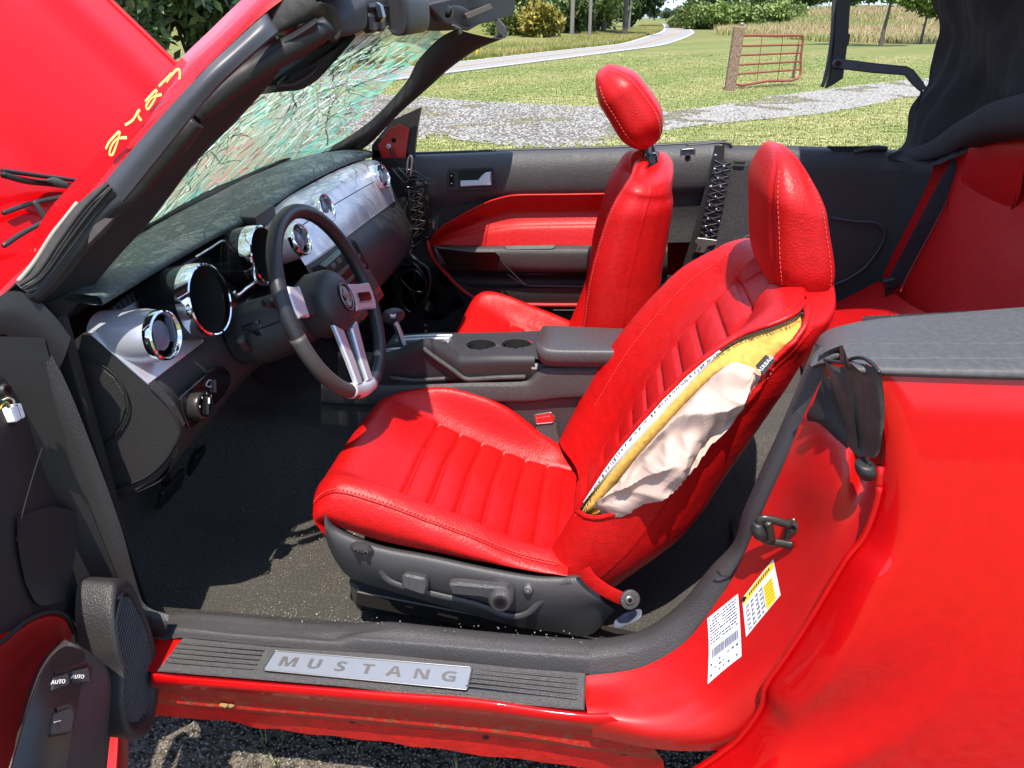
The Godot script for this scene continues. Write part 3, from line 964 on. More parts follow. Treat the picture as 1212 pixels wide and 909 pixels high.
# ---- seats
func ev(p: Array, t: float) -> Vector2:   # point on a smooth curve of Vector2, t 0..1
	var m := p.size() - 1
	var s := clampf(t, 0, 1) * m
	var i := mini(int(s), m - 1)
	var a: Vector2 = p[i]
	var b: Vector2 = p[i + 1]
	var pa: Vector2 = p[i - 1] if i > 0 else a * 2 - b
	var pb: Vector2 = p[i + 2] if i + 2 <= m else b * 2 - a
	return a.cubic_interpolate(b, pa, pb, s - i)
func ramp(v: Array, t: float) -> float:
	var m := v.size() - 1
	var s := clampf(t, 0, 1) * m
	var i := mini(int(s), m - 1)
	return lerpf(v[i], v[i + 1], smoothstep(0.0, 1.0, s - i))
func dent(d: float, w: float) -> float: return exp(-(d * d) / (w * w))
const RK := 18
var slack := FastNoiseLite.new()
func back_grid(C: Array, B: Array, zc: float, hw: Array, side: float, nu := 200) -> Array:
	# rings of a bucket seat's backrest; C front bolster crest, B rear line (x, y); side +1 puts ring point 4 outboard
	var half := [Vector2(0, 0.34), Vector2(0.42, 0.33), Vector2(0.58, 0.24), Vector2(0.74, 0.05), Vector2(0.86, -0.01), Vector2(0.955, 0.08), Vector2(1.0, 0.26), Vector2(0.975, 0.50), Vector2(0.87, 0.78), Vector2(0.66, 0.98)]
	var ring := []
	for q in half: ring.append(Vector3(q.x, q.y, 0))
	ring.append(Vector3(0, 1.03, 0))
	for i in range(half.size() - 1, 0, -1): ring.append(Vector3(-half[i].x, half[i].y, 0))
	ring = spl(ring, RK, true)
	var L := 0.0
	var g := []
	var prev := ev(C, 0)
	for i in nu:
		var u := float(i) / (nu - 1)
		var c := ev(C, u)
		var b := ev(B, u)
		L += c.distance_to(prev)
		prev = c
		var th := b - c
		var cap := 1.0
		if u > 0.9: cap = sqrt(maxf(0.0, 1.0 - pow((u - 0.9) / 0.1, 2.4)))
		var mid := c + th * 0.5
		var along := (ev(C, minf(u + 0.02, 1)) - ev(C, maxf(u - 0.02, 0))).normalized()
		var fill := smoothstep(0.7, 0.95, u)
		var h := ramp(hw, u)
		var row := []
		for q in ring:
			var d: float = q.y
			var w: float = q.x
			if d < 0.34 and absf(w) < 0.9: d = lerpf(d, -0.06 * (1.0 - w * w), fill)
			# channels and seams of the upholstery
			var push := 0.0
			if q.y < 0.4 and absf(w) < 0.72:
				if u < 0.75:
					var k := fposmod(L - 0.03, 0.058)
					if absf(w) < 0.345: push += 0.006 * dent(minf(k, 0.058 - k), 0.0045) - 0.003 * sin(PI * k / 0.058)
				push += 0.006 * dent((absf(w) - 0.35) * h, 0.0045) * smoothstep(0.80, 0.76, u)
				if absf(w) < 0.36: push += 0.006 * dent((u - 0.76) * 0.55, 0.0045)
			if absf(q.y - 0.50) < 0.1 and u < 0.9: push += 0.004 * dent((q.y - 0.5) * 0.16, 0.004)
			var p2 := c + th * d
			p2 = mid + (p2 - mid) * cap + along * ((1.0 - w * w) * 0.035 * smoothstep(0.75, 1.0, u))
			push += 0.0008 * slack.get_noise_3d(p2.x * 1.4, p2.y * 1.4, w * 0.27 + zc)
			var sunk := th.normalized() * push
			row.append(Vector3(p2.x + sunk.x, p2.y + sunk.y, zc + side * w * h * lerpf(0.35, 1.0, cap)))
		g.append(row)
	return g
func dashes(line: Array, step: float, r: float, mb: MB = null) -> MB:   # stitches along a line
	if mb == null: mb = MB.new()
	var n := 0.0
	for i in range(1, line.size()): n += line[i].distance_to(line[i - 1])
	var k := int(n / step)
	if k < 2: return mb
	var e := even(line, k)
	for i in range(k - 1): bar(e[i], e[i].lerp(e[i + 1], 0.62), r * 2, r * 2, Vector3.UP, r * 0.5, mb)
	return mb
func ring_loft(st: Array, sides := 48, su := 8, mb: MB = null) -> MB:
	# st: [centre, half axis a, half axis b, exponent]
	if mb == null: mb = MB.new()
	var c := []; var a := []; var b := []
	for s in st: c.append(s[0]); a.append(s[1]); b.append(s[2])
	c = spl(c, su); a = spl(a, su); b = spl(b, su)
	var rows := []
	for i in c.size():
		var e: float = st[mini(i / su, st.size() - 1)][3]
		var r := []
		for k in sides:
			var t := TAU * k / sides
			var x := cos(t); var y := sin(t)
			r.append(c[i] + a[i] * signf(x) * pow(absf(x), 2.0 / e) + b[i] * signf(y) * pow(absf(y), 2.0 / e))
		rows.append(r)
	var r0 := []; var r1 := []
	for k in sides: r0.append(c[0]); r1.append(c[-1])
	rows.push_front(r0); rows.append(r1)
	mb.sheet(rows, false, true)
	return mb
func headrest_grid(P: Array, fwd: Array, tk: Array, wd: Array, zc: float) -> Array:
	# P centre line (x, y) from bottom to top; fwd forward direction (x, y); tk half thickness, wd half width
	var nu := 70
	var sides := 120
	var rows := []
	for i in nu:
		var u := float(i) / (nu - 1)
		var c := ev(P, u)
		var f := ev(fwd, u).normalized()
		var t0 := ramp(tk, u); var w0 := ramp(wd, u)
		var cap := pow(maxf(0.0, 1.0 - pow(absf(u * 2 - 1), 3.2)), 0.42)
		var capw := pow(maxf(0.0, 1.0 - pow(absf(u * 2 - 1), 5.0)), 0.4)
		var r := []
		for k in sides:
			var a := TAU * k / sides
			var x := signf(cos(a)) * pow(absf(cos(a)), 0.72)
			var z := signf(sin(a)) * pow(absf(sin(a)), 0.62)
			# a seam round each side panel
			var seam := 0.004 * (dent((absf(z) - 0.80) * w0, 0.004) if absf(x) > 0.3 else 0.0)
			var s := 1.0 - seam / maxf(t0, 0.01)
			r.append(Vector3(c.x + f.x * x * t0 * cap * s, c.y + f.y * x * t0 * cap * s, zc + z * w0 * capw))
		rows.append(r)
	return rows
func col(g: Array, j: int, lift := 0.0) -> Array:
	var o := []
	for r in g: o.append(r[j])
	return o
func cushion_grid(zs: float, dx: float, dy := 0.0) -> Array:
	# rows from the outer lower edge across to the inner lower edge; (x, y) from the front rearwards
	var R := [
		[0.630, [-0.452, 0.545], [-0.462, 0.575], [-0.440, 0.572], [-0.367, 0.548], [-0.268, 0.532], [-0.169, 0.516], [-0.100, 0.511], [-0.030, 0.511]],
		[0.645, [-0.456, 0.560], [-0.473, 0.592], [-0.448, 0.606], [-0.370, 0.588], [-0.268, 0.562], [-0.169, 0.535], [-0.100, 0.520], [-0.030, 0.514]],
		[0.627, [-0.460, 0.565], [-0.480, 0.605], [-0.440, 0.641], [-0.370, 0.629], [-0.280, 0.597], [-0.190, 0.564], [-0.120, 0.536], [-0.030, 0.518]],
		[0.592, [-0.466, 0.565], [-0.488, 0.611], [-0.448, 0.652], [-0.370, 0.640], [-0.280, 0.606], [-0.190, 0.573], [-0.120, 0.543], [-0.030, 0.522]],
		[0.533, [-0.470, 0.560], [-0.494, 0.603], [-0.455, 0.626], [-0.360, 0.575], [-0.280, 0.546], [-0.200, 0.515], [-0.120, 0.486], [-0.030, 0.456]],
		[0.365, [-0.472, 0.550], [-0.498, 0.592], [-0.465, 0.614], [-0.360, 0.568], [-0.280, 0.537], [-0.200, 0.507], [-0.120, 0.479], [-0.030, 0.450]],
		[0.200, [-0.468, 0.550], [-0.491, 0.586], [-0.455, 0.603], [-0.355, 0.550], [-0.280, 0.516], [-0.200, 0.484], [-0.120, 0.460], [-0.030, 0.447]],
		[0.150, [-0.462, 0.540], [-0.478, 0.572], [-0.440, 0.599], [-0.360, 0.612], [-0.280, 0.599], [-0.200, 0.568], [-0.120, 0.507], [-0.030, 0.455]],
		[0.112, [-0.455, 0.525], [-0.465, 0.545], [-0.430, 0.562], [-0.360, 0.572], [-0.280, 0.562], [-0.200, 0.537], [-0.120, 0.480], [-0.030, 0.440]],
		[0.110, [-0.450, 0.430], [-0.455, 0.430], [-0.420, 0.430], [-0.360, 0.430], [-0.280, 0.430], [-0.200, 0.430], [-0.120, 0.430], [-0.030, 0.420]]]
	var rows := []
	for r in R:
		var q := []
		for i in range(1, 9): q.append(Vector3(r[i][0] + dx, r[i][1] + dy, r[0] * zs))
		rows.append(q)
	var g := smooth_rows(rows, 18, 26)
	for i in g.size():
		for j in g[0].size():
			var p: Vector3 = g[i][j]
			var w := absf(p.z) - 0.367
			var x := p.x - dx
			if j < 20: continue
			var push := 0.0010 * slack.get_noise_3d(p.x, p.y, p.z * 1.5)
			if absf(w) < 0.168 and x > -0.352:
				var k := fposmod(x + 0.352, 0.0505)
				if x < -0.06: push += 0.0055 * dent(minf(k, 0.0505 - k), 0.004) - 0.003 * sin(PI * k / 0.0505)
			push += 0.006 * dent(absf(w) - 0.168, 0.0045) * smoothstep(-0.365, -0.345, x)
			if absf(w) < 0.17: push += 0.004 * dent(x + 0.352, 0.004)
			g[i][j] = p - Vector3(0, push, 0)
	return g
func shift(line: Array, off: Vector3) -> Array:
	var o := []
	for p in line: o.append(p + off)
	return o
func build_seats():
	slack.seed = 40; slack.frequency = 16.0; slack.fractal_octaves = 3
	# driver's seat
	var s := part("driver_seat", car, "red leather front seat nearest, its side split open round a spent airbag")
	var C := [Vector2(-0.075, 0.49), Vector2(-0.022, 0.612), Vector2(0.048, 0.757), Vector2(0.150, 0.898), Vector2(0.232, 0.962), Vector2(0.300, 0.998)]
	var B := [Vector2(0.070, 0.430), Vector2(0.180, 0.555), Vector2(0.240, 0.690), Vector2(0.296, 0.820), Vector2(0.335, 0.915), Vector2(0.362, 0.985)]
	var g := back_grid(C, B, 0.367, [0.262, 0.268, 0.270, 0.264, 0.250, 0.215], 1.0)
	var nu: int = g.size()
	var skip := {}
	var lo_of := []
	var hi_of := []
	for i in nu:
		var u := float(i) / (nu - 1)
		var q := clampf((u - 0.215) / (0.985 - 0.215), 0.0, 1.0)
		var wide := pow(sin(PI * pow(q, 0.82)), 0.5)
		var lo := 4 * RK + 2 + int(round(1.15 * RK * smoothstep(0.72, 1.0, u)))
		lo_of.append(lo)
		hi_of.append(lo + int(round(wide * 3.0 * RK)))
		if q > 0.0 and q < 1.0:
			for j in range(lo, hi_of[i]): skip[i * 10000 + j] = true
	var mb := MB.new()
	mb.sheet(g, false, true, skip)
	put("backrest", mb, M.leather, s)
	# the split: rolled cover edges, foam, lining and stitches
	var up_edge := []; var low_edge := []; var foam_rows := []
	for i in range(0, nu, 2):
		var u := float(i) / (nu - 1)
		if u < 0.205 or u > 0.984: continue
		var lo: int = lo_of[i]
		up_edge.append(g[i][lo])
		low_edge.append(g[i][hi_of[i]])
		var r := []
		for k in 15:
			var j := lo + int(round((hi_of[i] - lo + 3) * k / 14.0))
			var p: Vector3 = g[i][j]
			var du: Vector3 = g[mini(i + 1, nu - 1)][j] - g[i - 1][j]
			var dv: Vector3 = g[i][j + 1] - g[i][j - 1]
			var nn := du.cross(dv).normalized()
			var ce: Vector3 = (g[i][0] + g[i][10 * RK]) * 0.5
			if nn.dot(p - ce) < 0: nn = -nn
			var deep := 0.009 + 0.008 * sin(PI * k / 14.0)
			if u < 0.66: deep += 0.02 * smoothstep(0.66, 0.64, u) * smoothstep(0.25, 0.5, k / 14.0)
			r.append(p - nn * deep)
		foam_rows.append(r)
	var fm := MB.new()
	fm.sheet(foam_rows)
	put("seat_foam", fm, M.foam, s, "yellow foam showing through the split seat side")
	var edge := MB.new()
	tube(up_edge, 0.0042, 8, 1, false, 1.0, Vector3.ZERO, edge)
	tube(low_edge, 0.0048, 8, 1, false, 1.0, Vector3.ZERO, edge)
	put("split_cover_edge", edge, M.leather, s)
	var n_e := up_edge.size()
	var felt := []
	for k in range(int(n_e * 0.05), int(n_e * 0.62)):
		var q: Vector3 = up_edge[k]
		var d: Vector3 = (low_edge[k] - q).normalized()
		var wdt := 0.021 * sin(PI * clampf((k - n_e * 0.03) / (n_e * 0.62), 0.0, 1.0)) + 0.003
		felt.append([q - d * 0.002 + Vector3(0, 0, 0.001), q + d * wdt * 0.5 + Vector3(0, 0, 0.003), q + d * wdt + Vector3(0, 0, -0.004)])
	put("lining_strip", sheet(felt, 1, 4), M.felt, s, "white felt lining strip along the split seam")
	var fray := MB.new()
	var rng := RandomNumberGenerator.new()
	rng.seed = 8
	for k in range(2, n_e - 2):
		for t in 2:
			var q: Vector3 = up_edge[k].lerp(up_edge[k + 1], rng.randf())
			var d: Vector3 = (low_edge[k] - q)
			d = d.normalized() if d.length() > 0.004 else Vector3.DOWN
			var a := q + d * 0.004 + Vector3(0, 0, 0.003)
			tube([a, a + d * rng.randf_range(0.001, 0.003) + Vector3(rng.randf_range(-0.002, 0.002), 0, 0.002)], 0.0006, 5, 1, false, 1.0, Vector3.ZERO, fray)
	tube(shift(up_edge, Vector3(0.001, -0.005, 0.002)), 0.0013, 6, 1, false, 1.0, Vector3.ZERO, fray)
	put("torn_stitches", fray, M.rubber_worn, s)
	var st := MB.new()
	var low_st := []
	for i in range(0, nu, 2):
		var u := float(i) / (nu - 1)
		if u < 0.2 or u > 0.95: continue
		low_st.append(g[i][mini(hi_of[i] + 2, 8 * RK)] + Vector3(0, 0, 0.0012))
	dashes(low_st, 0.0075, 0.0008, st)
	dashes(shift(col(g, 20 * RK - int(2.62 * RK)).slice(40, 165), Vector3(-0.001, 0.001, 0)), 0.007, 0.0007, st)
	put("stitching", st, M.stitch, s)
	# spent side airbag: a crumpled bag bulging from the split
	put("airbag", crumpled(g, lo_of, hi_of, nu), M.airbag, s, "crumpled off-white airbag hanging from the split seat side")
	# small woven tag at the seam
	var tg := [v3(.231,.9208,.632),v3(.2428,.939,.632),v3(.2565,.931,.632),v3(.2427,.9064,.632)]
	var tagm := plate(tg, Vector3(0.001, 0.001, 0.0025), 0.0005)
	var tag_o := put("seam_tag", tagm, M.plastic_grey, s, "dark grey tag reading AIRBAG on the seat seam")
	var ta: Vector3 = (tg[0] + tg[3]) * 0.5
	var tb: Vector3 = (tg[1] + tg[2]) * 0.5
	var tt := frame((ta + tb) * 0.5 + Vector3(0.001, 0.0012, 0.0032), tb - ta, (tg[1] - tg[0]).cross(tg[3] - tg[0]) * -1.0)
	if tt.basis.z.z < 0: tt = frame(tt.origin, tb - ta, -tt.basis.z)
	write_on("tag_lettering", "AIRBAG", 0.0058, 0.0006, tt, M.paper, tag_o, 700)
	# headrest
	var hg := headrest_grid([Vector2(0.330, 0.945), Vector2(0.317, 1.02), Vector2(0.296, 1.11), Vector2(0.274, 1.196)], [Vector2(-1, 0.1), Vector2(-1, 0.2), Vector2(-1, 0.25)], [0.056, 0.062, 0.056, 0.038], [0.118, 0.134, 0.130, 0.105], 0.367)
	var hm := MB.new()
	hm.sheet(hg, false, true)
	var hr := put("headrest", hm, M.leather, s)
	var hs := MB.new()
	for j in [19, 42]: dashes(shift(col(hg, j).slice(6, 62), Vector3(0, 0, 0.0015)), 0.0075, 0.0007, hs)
	put("stitching", hs, M.stitch, hr)
	# cushion
	var cg := cushion_grid(1.0, 0.0)
	var cm := MB.new()
	cm.sheet(cg)
	var cu := put("cushion", cm, M.leather, s)
	var cs := MB.new()
	var ln := []
	for j in range(30, 178): ln.append(cg[36][j] + Vector3(0, 0.0005, 0.001))
	tube(ln, 0.0022, 6, 1, false, 1.0, Vector3.ZERO, cs)
	put("piping", cs, M.leather, cu)
	cs = MB.new()
	dashes(shift(ln, Vector3(0, 0.005, -0.002)), 0.007, 0.0007, cs)
	dashes(shift(ln, Vector3(0, -0.005, 0.002)), 0.007, 0.0007, cs)
	put("stitching", cs, M.stitch, cu)
	build_shield(s)
	# passenger seat
	var ps := part("passenger_seat", car, "red leather front seat beyond the console, headrest raised and tilted")
	var C2 := [Vector2(-0.10, 0.47), Vector2(-0.045, 0.64), Vector2(-0.026, 0.80), Vector2(0.008, 0.945), Vector2(0.040, 1.012), Vector2(0.068, 1.046)]
	var B2 := [Vector2(0.10, 0.46), Vector2(0.146, 0.66), Vector2(0.155, 0.80), Vector2(0.166, 0.945), Vector2(0.160, 0.992), Vector2(0.140, 1.036)]
	var pg := back_grid(C2, B2, -0.367, [0.262, 0.268, 0.270, 0.264, 0.250, 0.215], 1.0, 150)
	var pm := MB.new()
	pm.sheet(pg, false, true)
	var pb := put("backrest", pm, M.leather, ps)
	var pst := MB.new()
	dashes(shift(col(pg, 4 * RK + 8).slice(30, 142), Vector3(-0.0005, 0, 0.0015)), 0.0075, 0.0008, pst)
	put("stitching", pst, M.stitch, pb)
	var pc := MB.new()
	pc.sheet(cushion_grid(-1.0, 0.075, -0.065))
	put("cushion", pc, M.leather, ps)
	var ph := headrest_grid([Vector2(0.114, 1.088), Vector2(0.074, 1.146), Vector2(0.024, 1.210), Vector2(-0.028, 1.264)], [Vector2(-0.75, -0.62), Vector2(-0.72, -0.6), Vector2(-0.72, -0.6)], [0.052, 0.063, 0.059, 0.042], [0.118, 0.134, 0.130, 0.110], -0.367)
	var phm := MB.new()
	phm.sheet(ph, false, true)
	var phr := put("headrest", phm, M.leather, ps)
	hs = MB.new()
	for j in [19, 42]: dashes(shift(col(ph, j).slice(6, 62), Vector3(0, 0.001, 0.0015)), 0.0085, 0.0009, hs)
	put("stitching", hs, M.stitch, phr)
	for z in [-0.30, -0.43]:
		put("headrest_post", tube([Vector3(0.112, 0.99, z), Vector3(0.108, 1.05, z), Vector3(0.096, 1.12, z)], 0.006, 12, 4), M.steel, ps)
		put("post_guide", lathe([Vector2(0.0, 0.012), Vector2(0.013, 0.012), Vector2(0.017, 0.004), Vector2(0.018, -0.02)], Vector3(0.109, 1.062, z), Vector3(-0.1, 1, 0), 20), M.gloss_black, ps)
func crumpled(g: Array, lo_of: Array, hi_of: Array, nu: int) -> MB:
	var f := FastNoiseLite.new()
	f.seed = 12; f.frequency = 9.0; f.fractal_octaves = 2
	var f2 := FastNoiseLite.new()
	f2.seed = 17; f2.frequency = 22.0; f2.fractal_octaves = 2
	var fr := FastNoiseLite.new()
	fr.seed = 33; fr.frequency = 13.0; fr.fractal_type = FastNoiseLite.FRACTAL_RIDGED; fr.fractal_octaves = 1; fr.noise_type = FastNoiseLite.TYPE_SIMPLEX_SMOOTH
	var rows := []
	var i0 := int(nu * 0.235)
	var i1 := int(nu * 0.685)
	for i in range(i0, i1):
		var u := float(i - i0) / (i1 - 1 - i0)
		var env := pow(sin(PI * clampf(u * 0.96 + 0.02, 0, 1)), 0.5)
		var r := []
		for k in 91:
			var v := float(k) / 90.0
			var jf: float = lo_of[i] + (hi_of[i] - lo_of[i]) * lerpf(0.30 + 0.08 * sin(PI * u), 1.02 + 0.05 * sin(u * 9.0), v)
			var j := int(jf)
			var p: Vector3 = g[i][j].lerp(g[i][j + 1], jf - j)
			var du: Vector3 = (g[i + 1][j] - g[i - 1][j]).normalized()
			var dv: Vector3 = (g[i][j + 1] - g[i][j - 1]).normalized()
			var nn := du.cross(dv).normalized()
			if nn.z < 0: nn = -nn
			# big soft lobes of cloth gathered along the split, with sharp creases between
			var x := u * 0.30
			var y := v * 0.085
			var wx := f.get_noise_2d(x * 0.8, y * 0.8) * 0.034
			var wy := f.get_noise_2d(x * 0.8 + 7.0, y * 0.8) * 0.024
			var fold := 1.0 - absf(sin((y + wy + x * 0.16) * 36.0 + 0.4))
			var r1 := fr.get_noise_2d(x * 0.30 + wx * 0.4 + y * 0.2, y * 1.25 - x * 0.22 + wy * 0.5)
			var r2 := fr.get_noise_2d(x * 0.9 + 3.0, y * 1.6 + 5.0 + x * 0.6)
			var h := 0.021 * sqrt(maxf(0.0, sin(PI * v))) * env + 0.016 * fold * env + 0.019 * r1 * env + 0.007 * r2
			var fold2 := 0.5 + 0.5 * r1
			h -= 0.022 * exp(-(pow((u - 0.62) / 0.13, 2.0) + pow((v - 0.62 + 0.4 * (u - 0.6)) / 0.15, 2.0)))
			h *= smoothstep(0.0, 0.10, v) * smoothstep(1.0, 0.90, v)
			h = h * env - 0.006 - 0.010 * (1.0 - smoothstep(0.0, 0.10, v)) - 0.012 * (1.0 - smoothstep(0.0, 0.06, u) * smoothstep(1.0, 0.95, u))
			r.append(p + nn * h + dv * (0.014 * pow(fold, 1.5) + 0.004 * sin(v * PI)) + du * 0.012 * (pow(fold2, 1.5) - 0.3))
		rows.append(r)
	var mb := MB.new()
	mb.sheet(rows)
	return mb
func build_shield(s: Node):
	var sh := part("side_shield", s, "grey plastic shield along the seat's outer side with power switches")
	var rows := [
		[v3(-.456,.5982,.612),v3(-.4446,.5588,.612),v3(-.3756,.5259,.612),v3(-.2737,.5111,.612),v3(-.1726,.4944,.612),v3(-.0934,.4872,.612),v3(-.0422,.4905,.612),v3(-.0034,.4926,.612),v3(.0301,.4771,.612)],
		[v3(-.4507,.6094,.645),v3(-.4361,.5767,.645),v3(-.3645,.5451,.645),v3(-.2656,.5308,.645),v3(-.1673,.5146,.645),v3(-.0875,.5061,.645),v3(-.0436,.5088,.645),v3(-.0059,.5127,.645),v3(.0267,.4975,.645)],
		[v3(-.4505,.5936,.655),v3(-.43,.5595,.655),v3(-.3601,.5258,.655),v3(-.2642,.5131,.655),v3(-.1661,.497,.655),v3(-.0863,.4886,.655),v3(-.0424,.4895,.655),v3(-.0076,.4932,.655),v3(.0275,.484,.655)],
		[v3(-.4527,.5696,.652),v3(-.4279,.5297,.652),v3(-.3572,.4954,.652),v3(-.2663,.4821,.652),v3(-.167,.4659,.652),v3(-.0862,.4575,.652),v3(-.0417,.4585,.652),v3(-.0008,.4669,.652),v3(.037,.4672,.652)],
		[v3(-.457,.5345,.638),v3(-.4304,.4898,.638),v3(-.3578,.4586,.638),v3(-.2713,.4423,.638),v3(-.1697,.4239,.638),v3(-.1053,.4113,.638),v3(-.0444,.4143,.638),v3(.0122,.4286,.638),v3(.0468,.448,.638)],
		[v3(-.4554,.4826,.618),v3(-.4301,.4458,.618),v3(-.3596,.4232,.618),v3(-.2776,.4018,.618),v3(-.2018,.3818,.618),v3(-.1197,.3624,.618),v3(-.0521,.358,.618),v3(.0132,.3575,.618),v3(.0571,.4231,.618)]]
	put("shell", sheet(rows, 6, 8), M.plastic_shield, sh)
	# raised rib round the recess
	put("rib", tube([v3(-.3788,.5385,.65),v3(-.3625,.514,.65),v3(-.3527,.4809,.65),v3(-.323,.4648,.65),v3(-.2559,.4506,.65),v3(-.186,.4369,.65),v3(-.1344,.4171,.65),v3(-.101,.4249,.65),v3(-.0744,.457,.65),v3(-.0458,.4942,.65),v3(-.0229,.5078,.65)], 0.0065, 10, 6, false, 0.5, Vector3(0, 0, 1)), M.plastic_shield, sh)
	var lever: Vector3 = v3(-.1412,.4833,.675)
	var k := MB.new()
	plate(rounded([v3(-.2334,.5048,.668),v3(-.2199,.5099,.668),v3(-.1289,.5083,.668),v3(-.123,.4904,.668),v3(-.1349,.4665,.668),v3(-.1497,.461,.668),v3(-.1643,.4822,.668),v3(-.2268,.483,.668)], 0.008), Vector3(0, 0.0, 0.014), 0.004, k)
	put("recline_lever", k, M.plastic_grey, sh)
	put("lever_knob", lathe([Vector2(0, 0.022), Vector2(0.016, 0.021), Vector2(0.021, 0.016), Vector2(0.023, 0.0), Vector2(0.024, -0.025)], lever + Vector3(0, 0, -0.002), Vector3(0.05, 0.1, 1), 32), M.plastic_grey, sh)
	put("height_switch", plate(rounded([v3(-.3178,.5001,.655),v3(-.3098,.5065,.655),v3(-.2738,.5008,.655),v3(-.27,.4861,.655),v3(-.2757,.4626,.655),v3(-.2849,.4635,.655),v3(-.3179,.4754,.655)], 0.006), Vector3(0, 0.004, 0.016), 0.004), M.plastic_grey, sh)
	var oval: Vector3 = v3(-.3879,.5486,.657)
	var ov := MB.new()
	box(Vector3(0.040, 0.021, 0.02), frame(oval, Vector3(0.97, -0.16, 0), Vector3(0, 0.15, 1)), 0.008, ov)
	put("lumbar_switch", ov, M.speaker_cloth, sh)
	for d in [-0.008, 0.010]:
		put("switch_dimple", lathe([Vector2(0, 0.001), Vector2(0.0042, 0.0005), Vector2(0.005, -0.002)], oval + Vector3(d, -d * 0.16, 0.0105), Vector3(0, 0.15, 1), 16), M.plastic_grey, sh)
	var bolt: Vector3 = v3(-.0963,.4901,.658)
	put("bolt", lathe([Vector2(0, 0.002), Vector2(0.003, 0.001), Vector2(0.004, 0.005), Vector2(0.0075, 0.004), Vector2(0.0095, 0.0), Vector2(0.0095, -0.004)], bolt, Vector3(0, 0.15, 1), 24), M.steel, sh)
	# belt anchor strap of red leather at the foot of the backrest
	var an := part("belt_anchor", s)
	put("strap", ribbon([v3(-.0039,.5472,.66),v3(.0114,.5235,.66),v3(.0352,.504,.66),v3(.0617,.4902,.66),v3(.0777,.4846,.66)], Vector3(0.005, 0.011, 0.0), 0.006, 8), M.leather, an)
	put("anchor_plate", lathe([Vector2(0.0, 0.003), Vector2(0.014, 0.003), Vector2(0.017, 0.001), Vector2(0.017, -0.004), Vector2(0, -0.004)], v3(.0784,.4936,.668), Vector3(0.3, 0.4, 1), 24), M.plastic_grey, an)
	put("anchor_bolt", lathe([Vector2(0, 0.004), Vector2(0.006, 0.004), Vector2(0.008, 0.002), Vector2(0.008, 0)], v3(.0767,.497,.672), Vector3(0.3, 0.4, 1), 12), M.steel, an)
	put("belt_stub", ring_loft([[v3(.0678,.4172,.64), Vector3(0.008, 0.004, 0), Vector3(0, 0, 0.010), 2.4], [v3(.0716,.4263,.645), Vector3(0.016, 0.012, 0), Vector3(0, 0, 0.014), 2.6], [v3(.0857,.4356,.645), Vector3(0.016, 0.012, 0), Vector3(0, 0, 0.014), 2.6], [v3(.0917,.4356,.64), Vector3(0.010, 0.006, 0), Vector3(0, 0, 0.010), 2.4]], 20, 5), M.blue_grey, an)
	# seat rail and motor housing on the floor
	put("seat_rail", bar(Vector3(-0.43, 0.385, 0.585), Vector3(0.10, 0.31, 0.585), 0.04, 0.035), M.dark_metal, s)
	put("seat_rail", bar(Vector3(-0.43, 0.38, 0.16), Vector3(0.10, 0.30, 0.16), 0.04, 0.035), M.dark_metal, s)
	put("rail_foot", plate([v3(-.4416,.4213,.6),v3(-.4245,.4108,.6),v3(-.4186,.3658,.6),v3(-.4299,.3519,.6),v3(-.4381,.3721,.6)], Vector3(0, 0, -0.03), 0.002), M.steel, s)
	put("seat_pan", box(Vector3(0.48, 0.10, 0.47), Transform3D(Basis(Vector3(0, 0, 1), -0.17), Vector3(-0.20, 0.395, 0.367)), 0.02), M.plastic_fine, s)


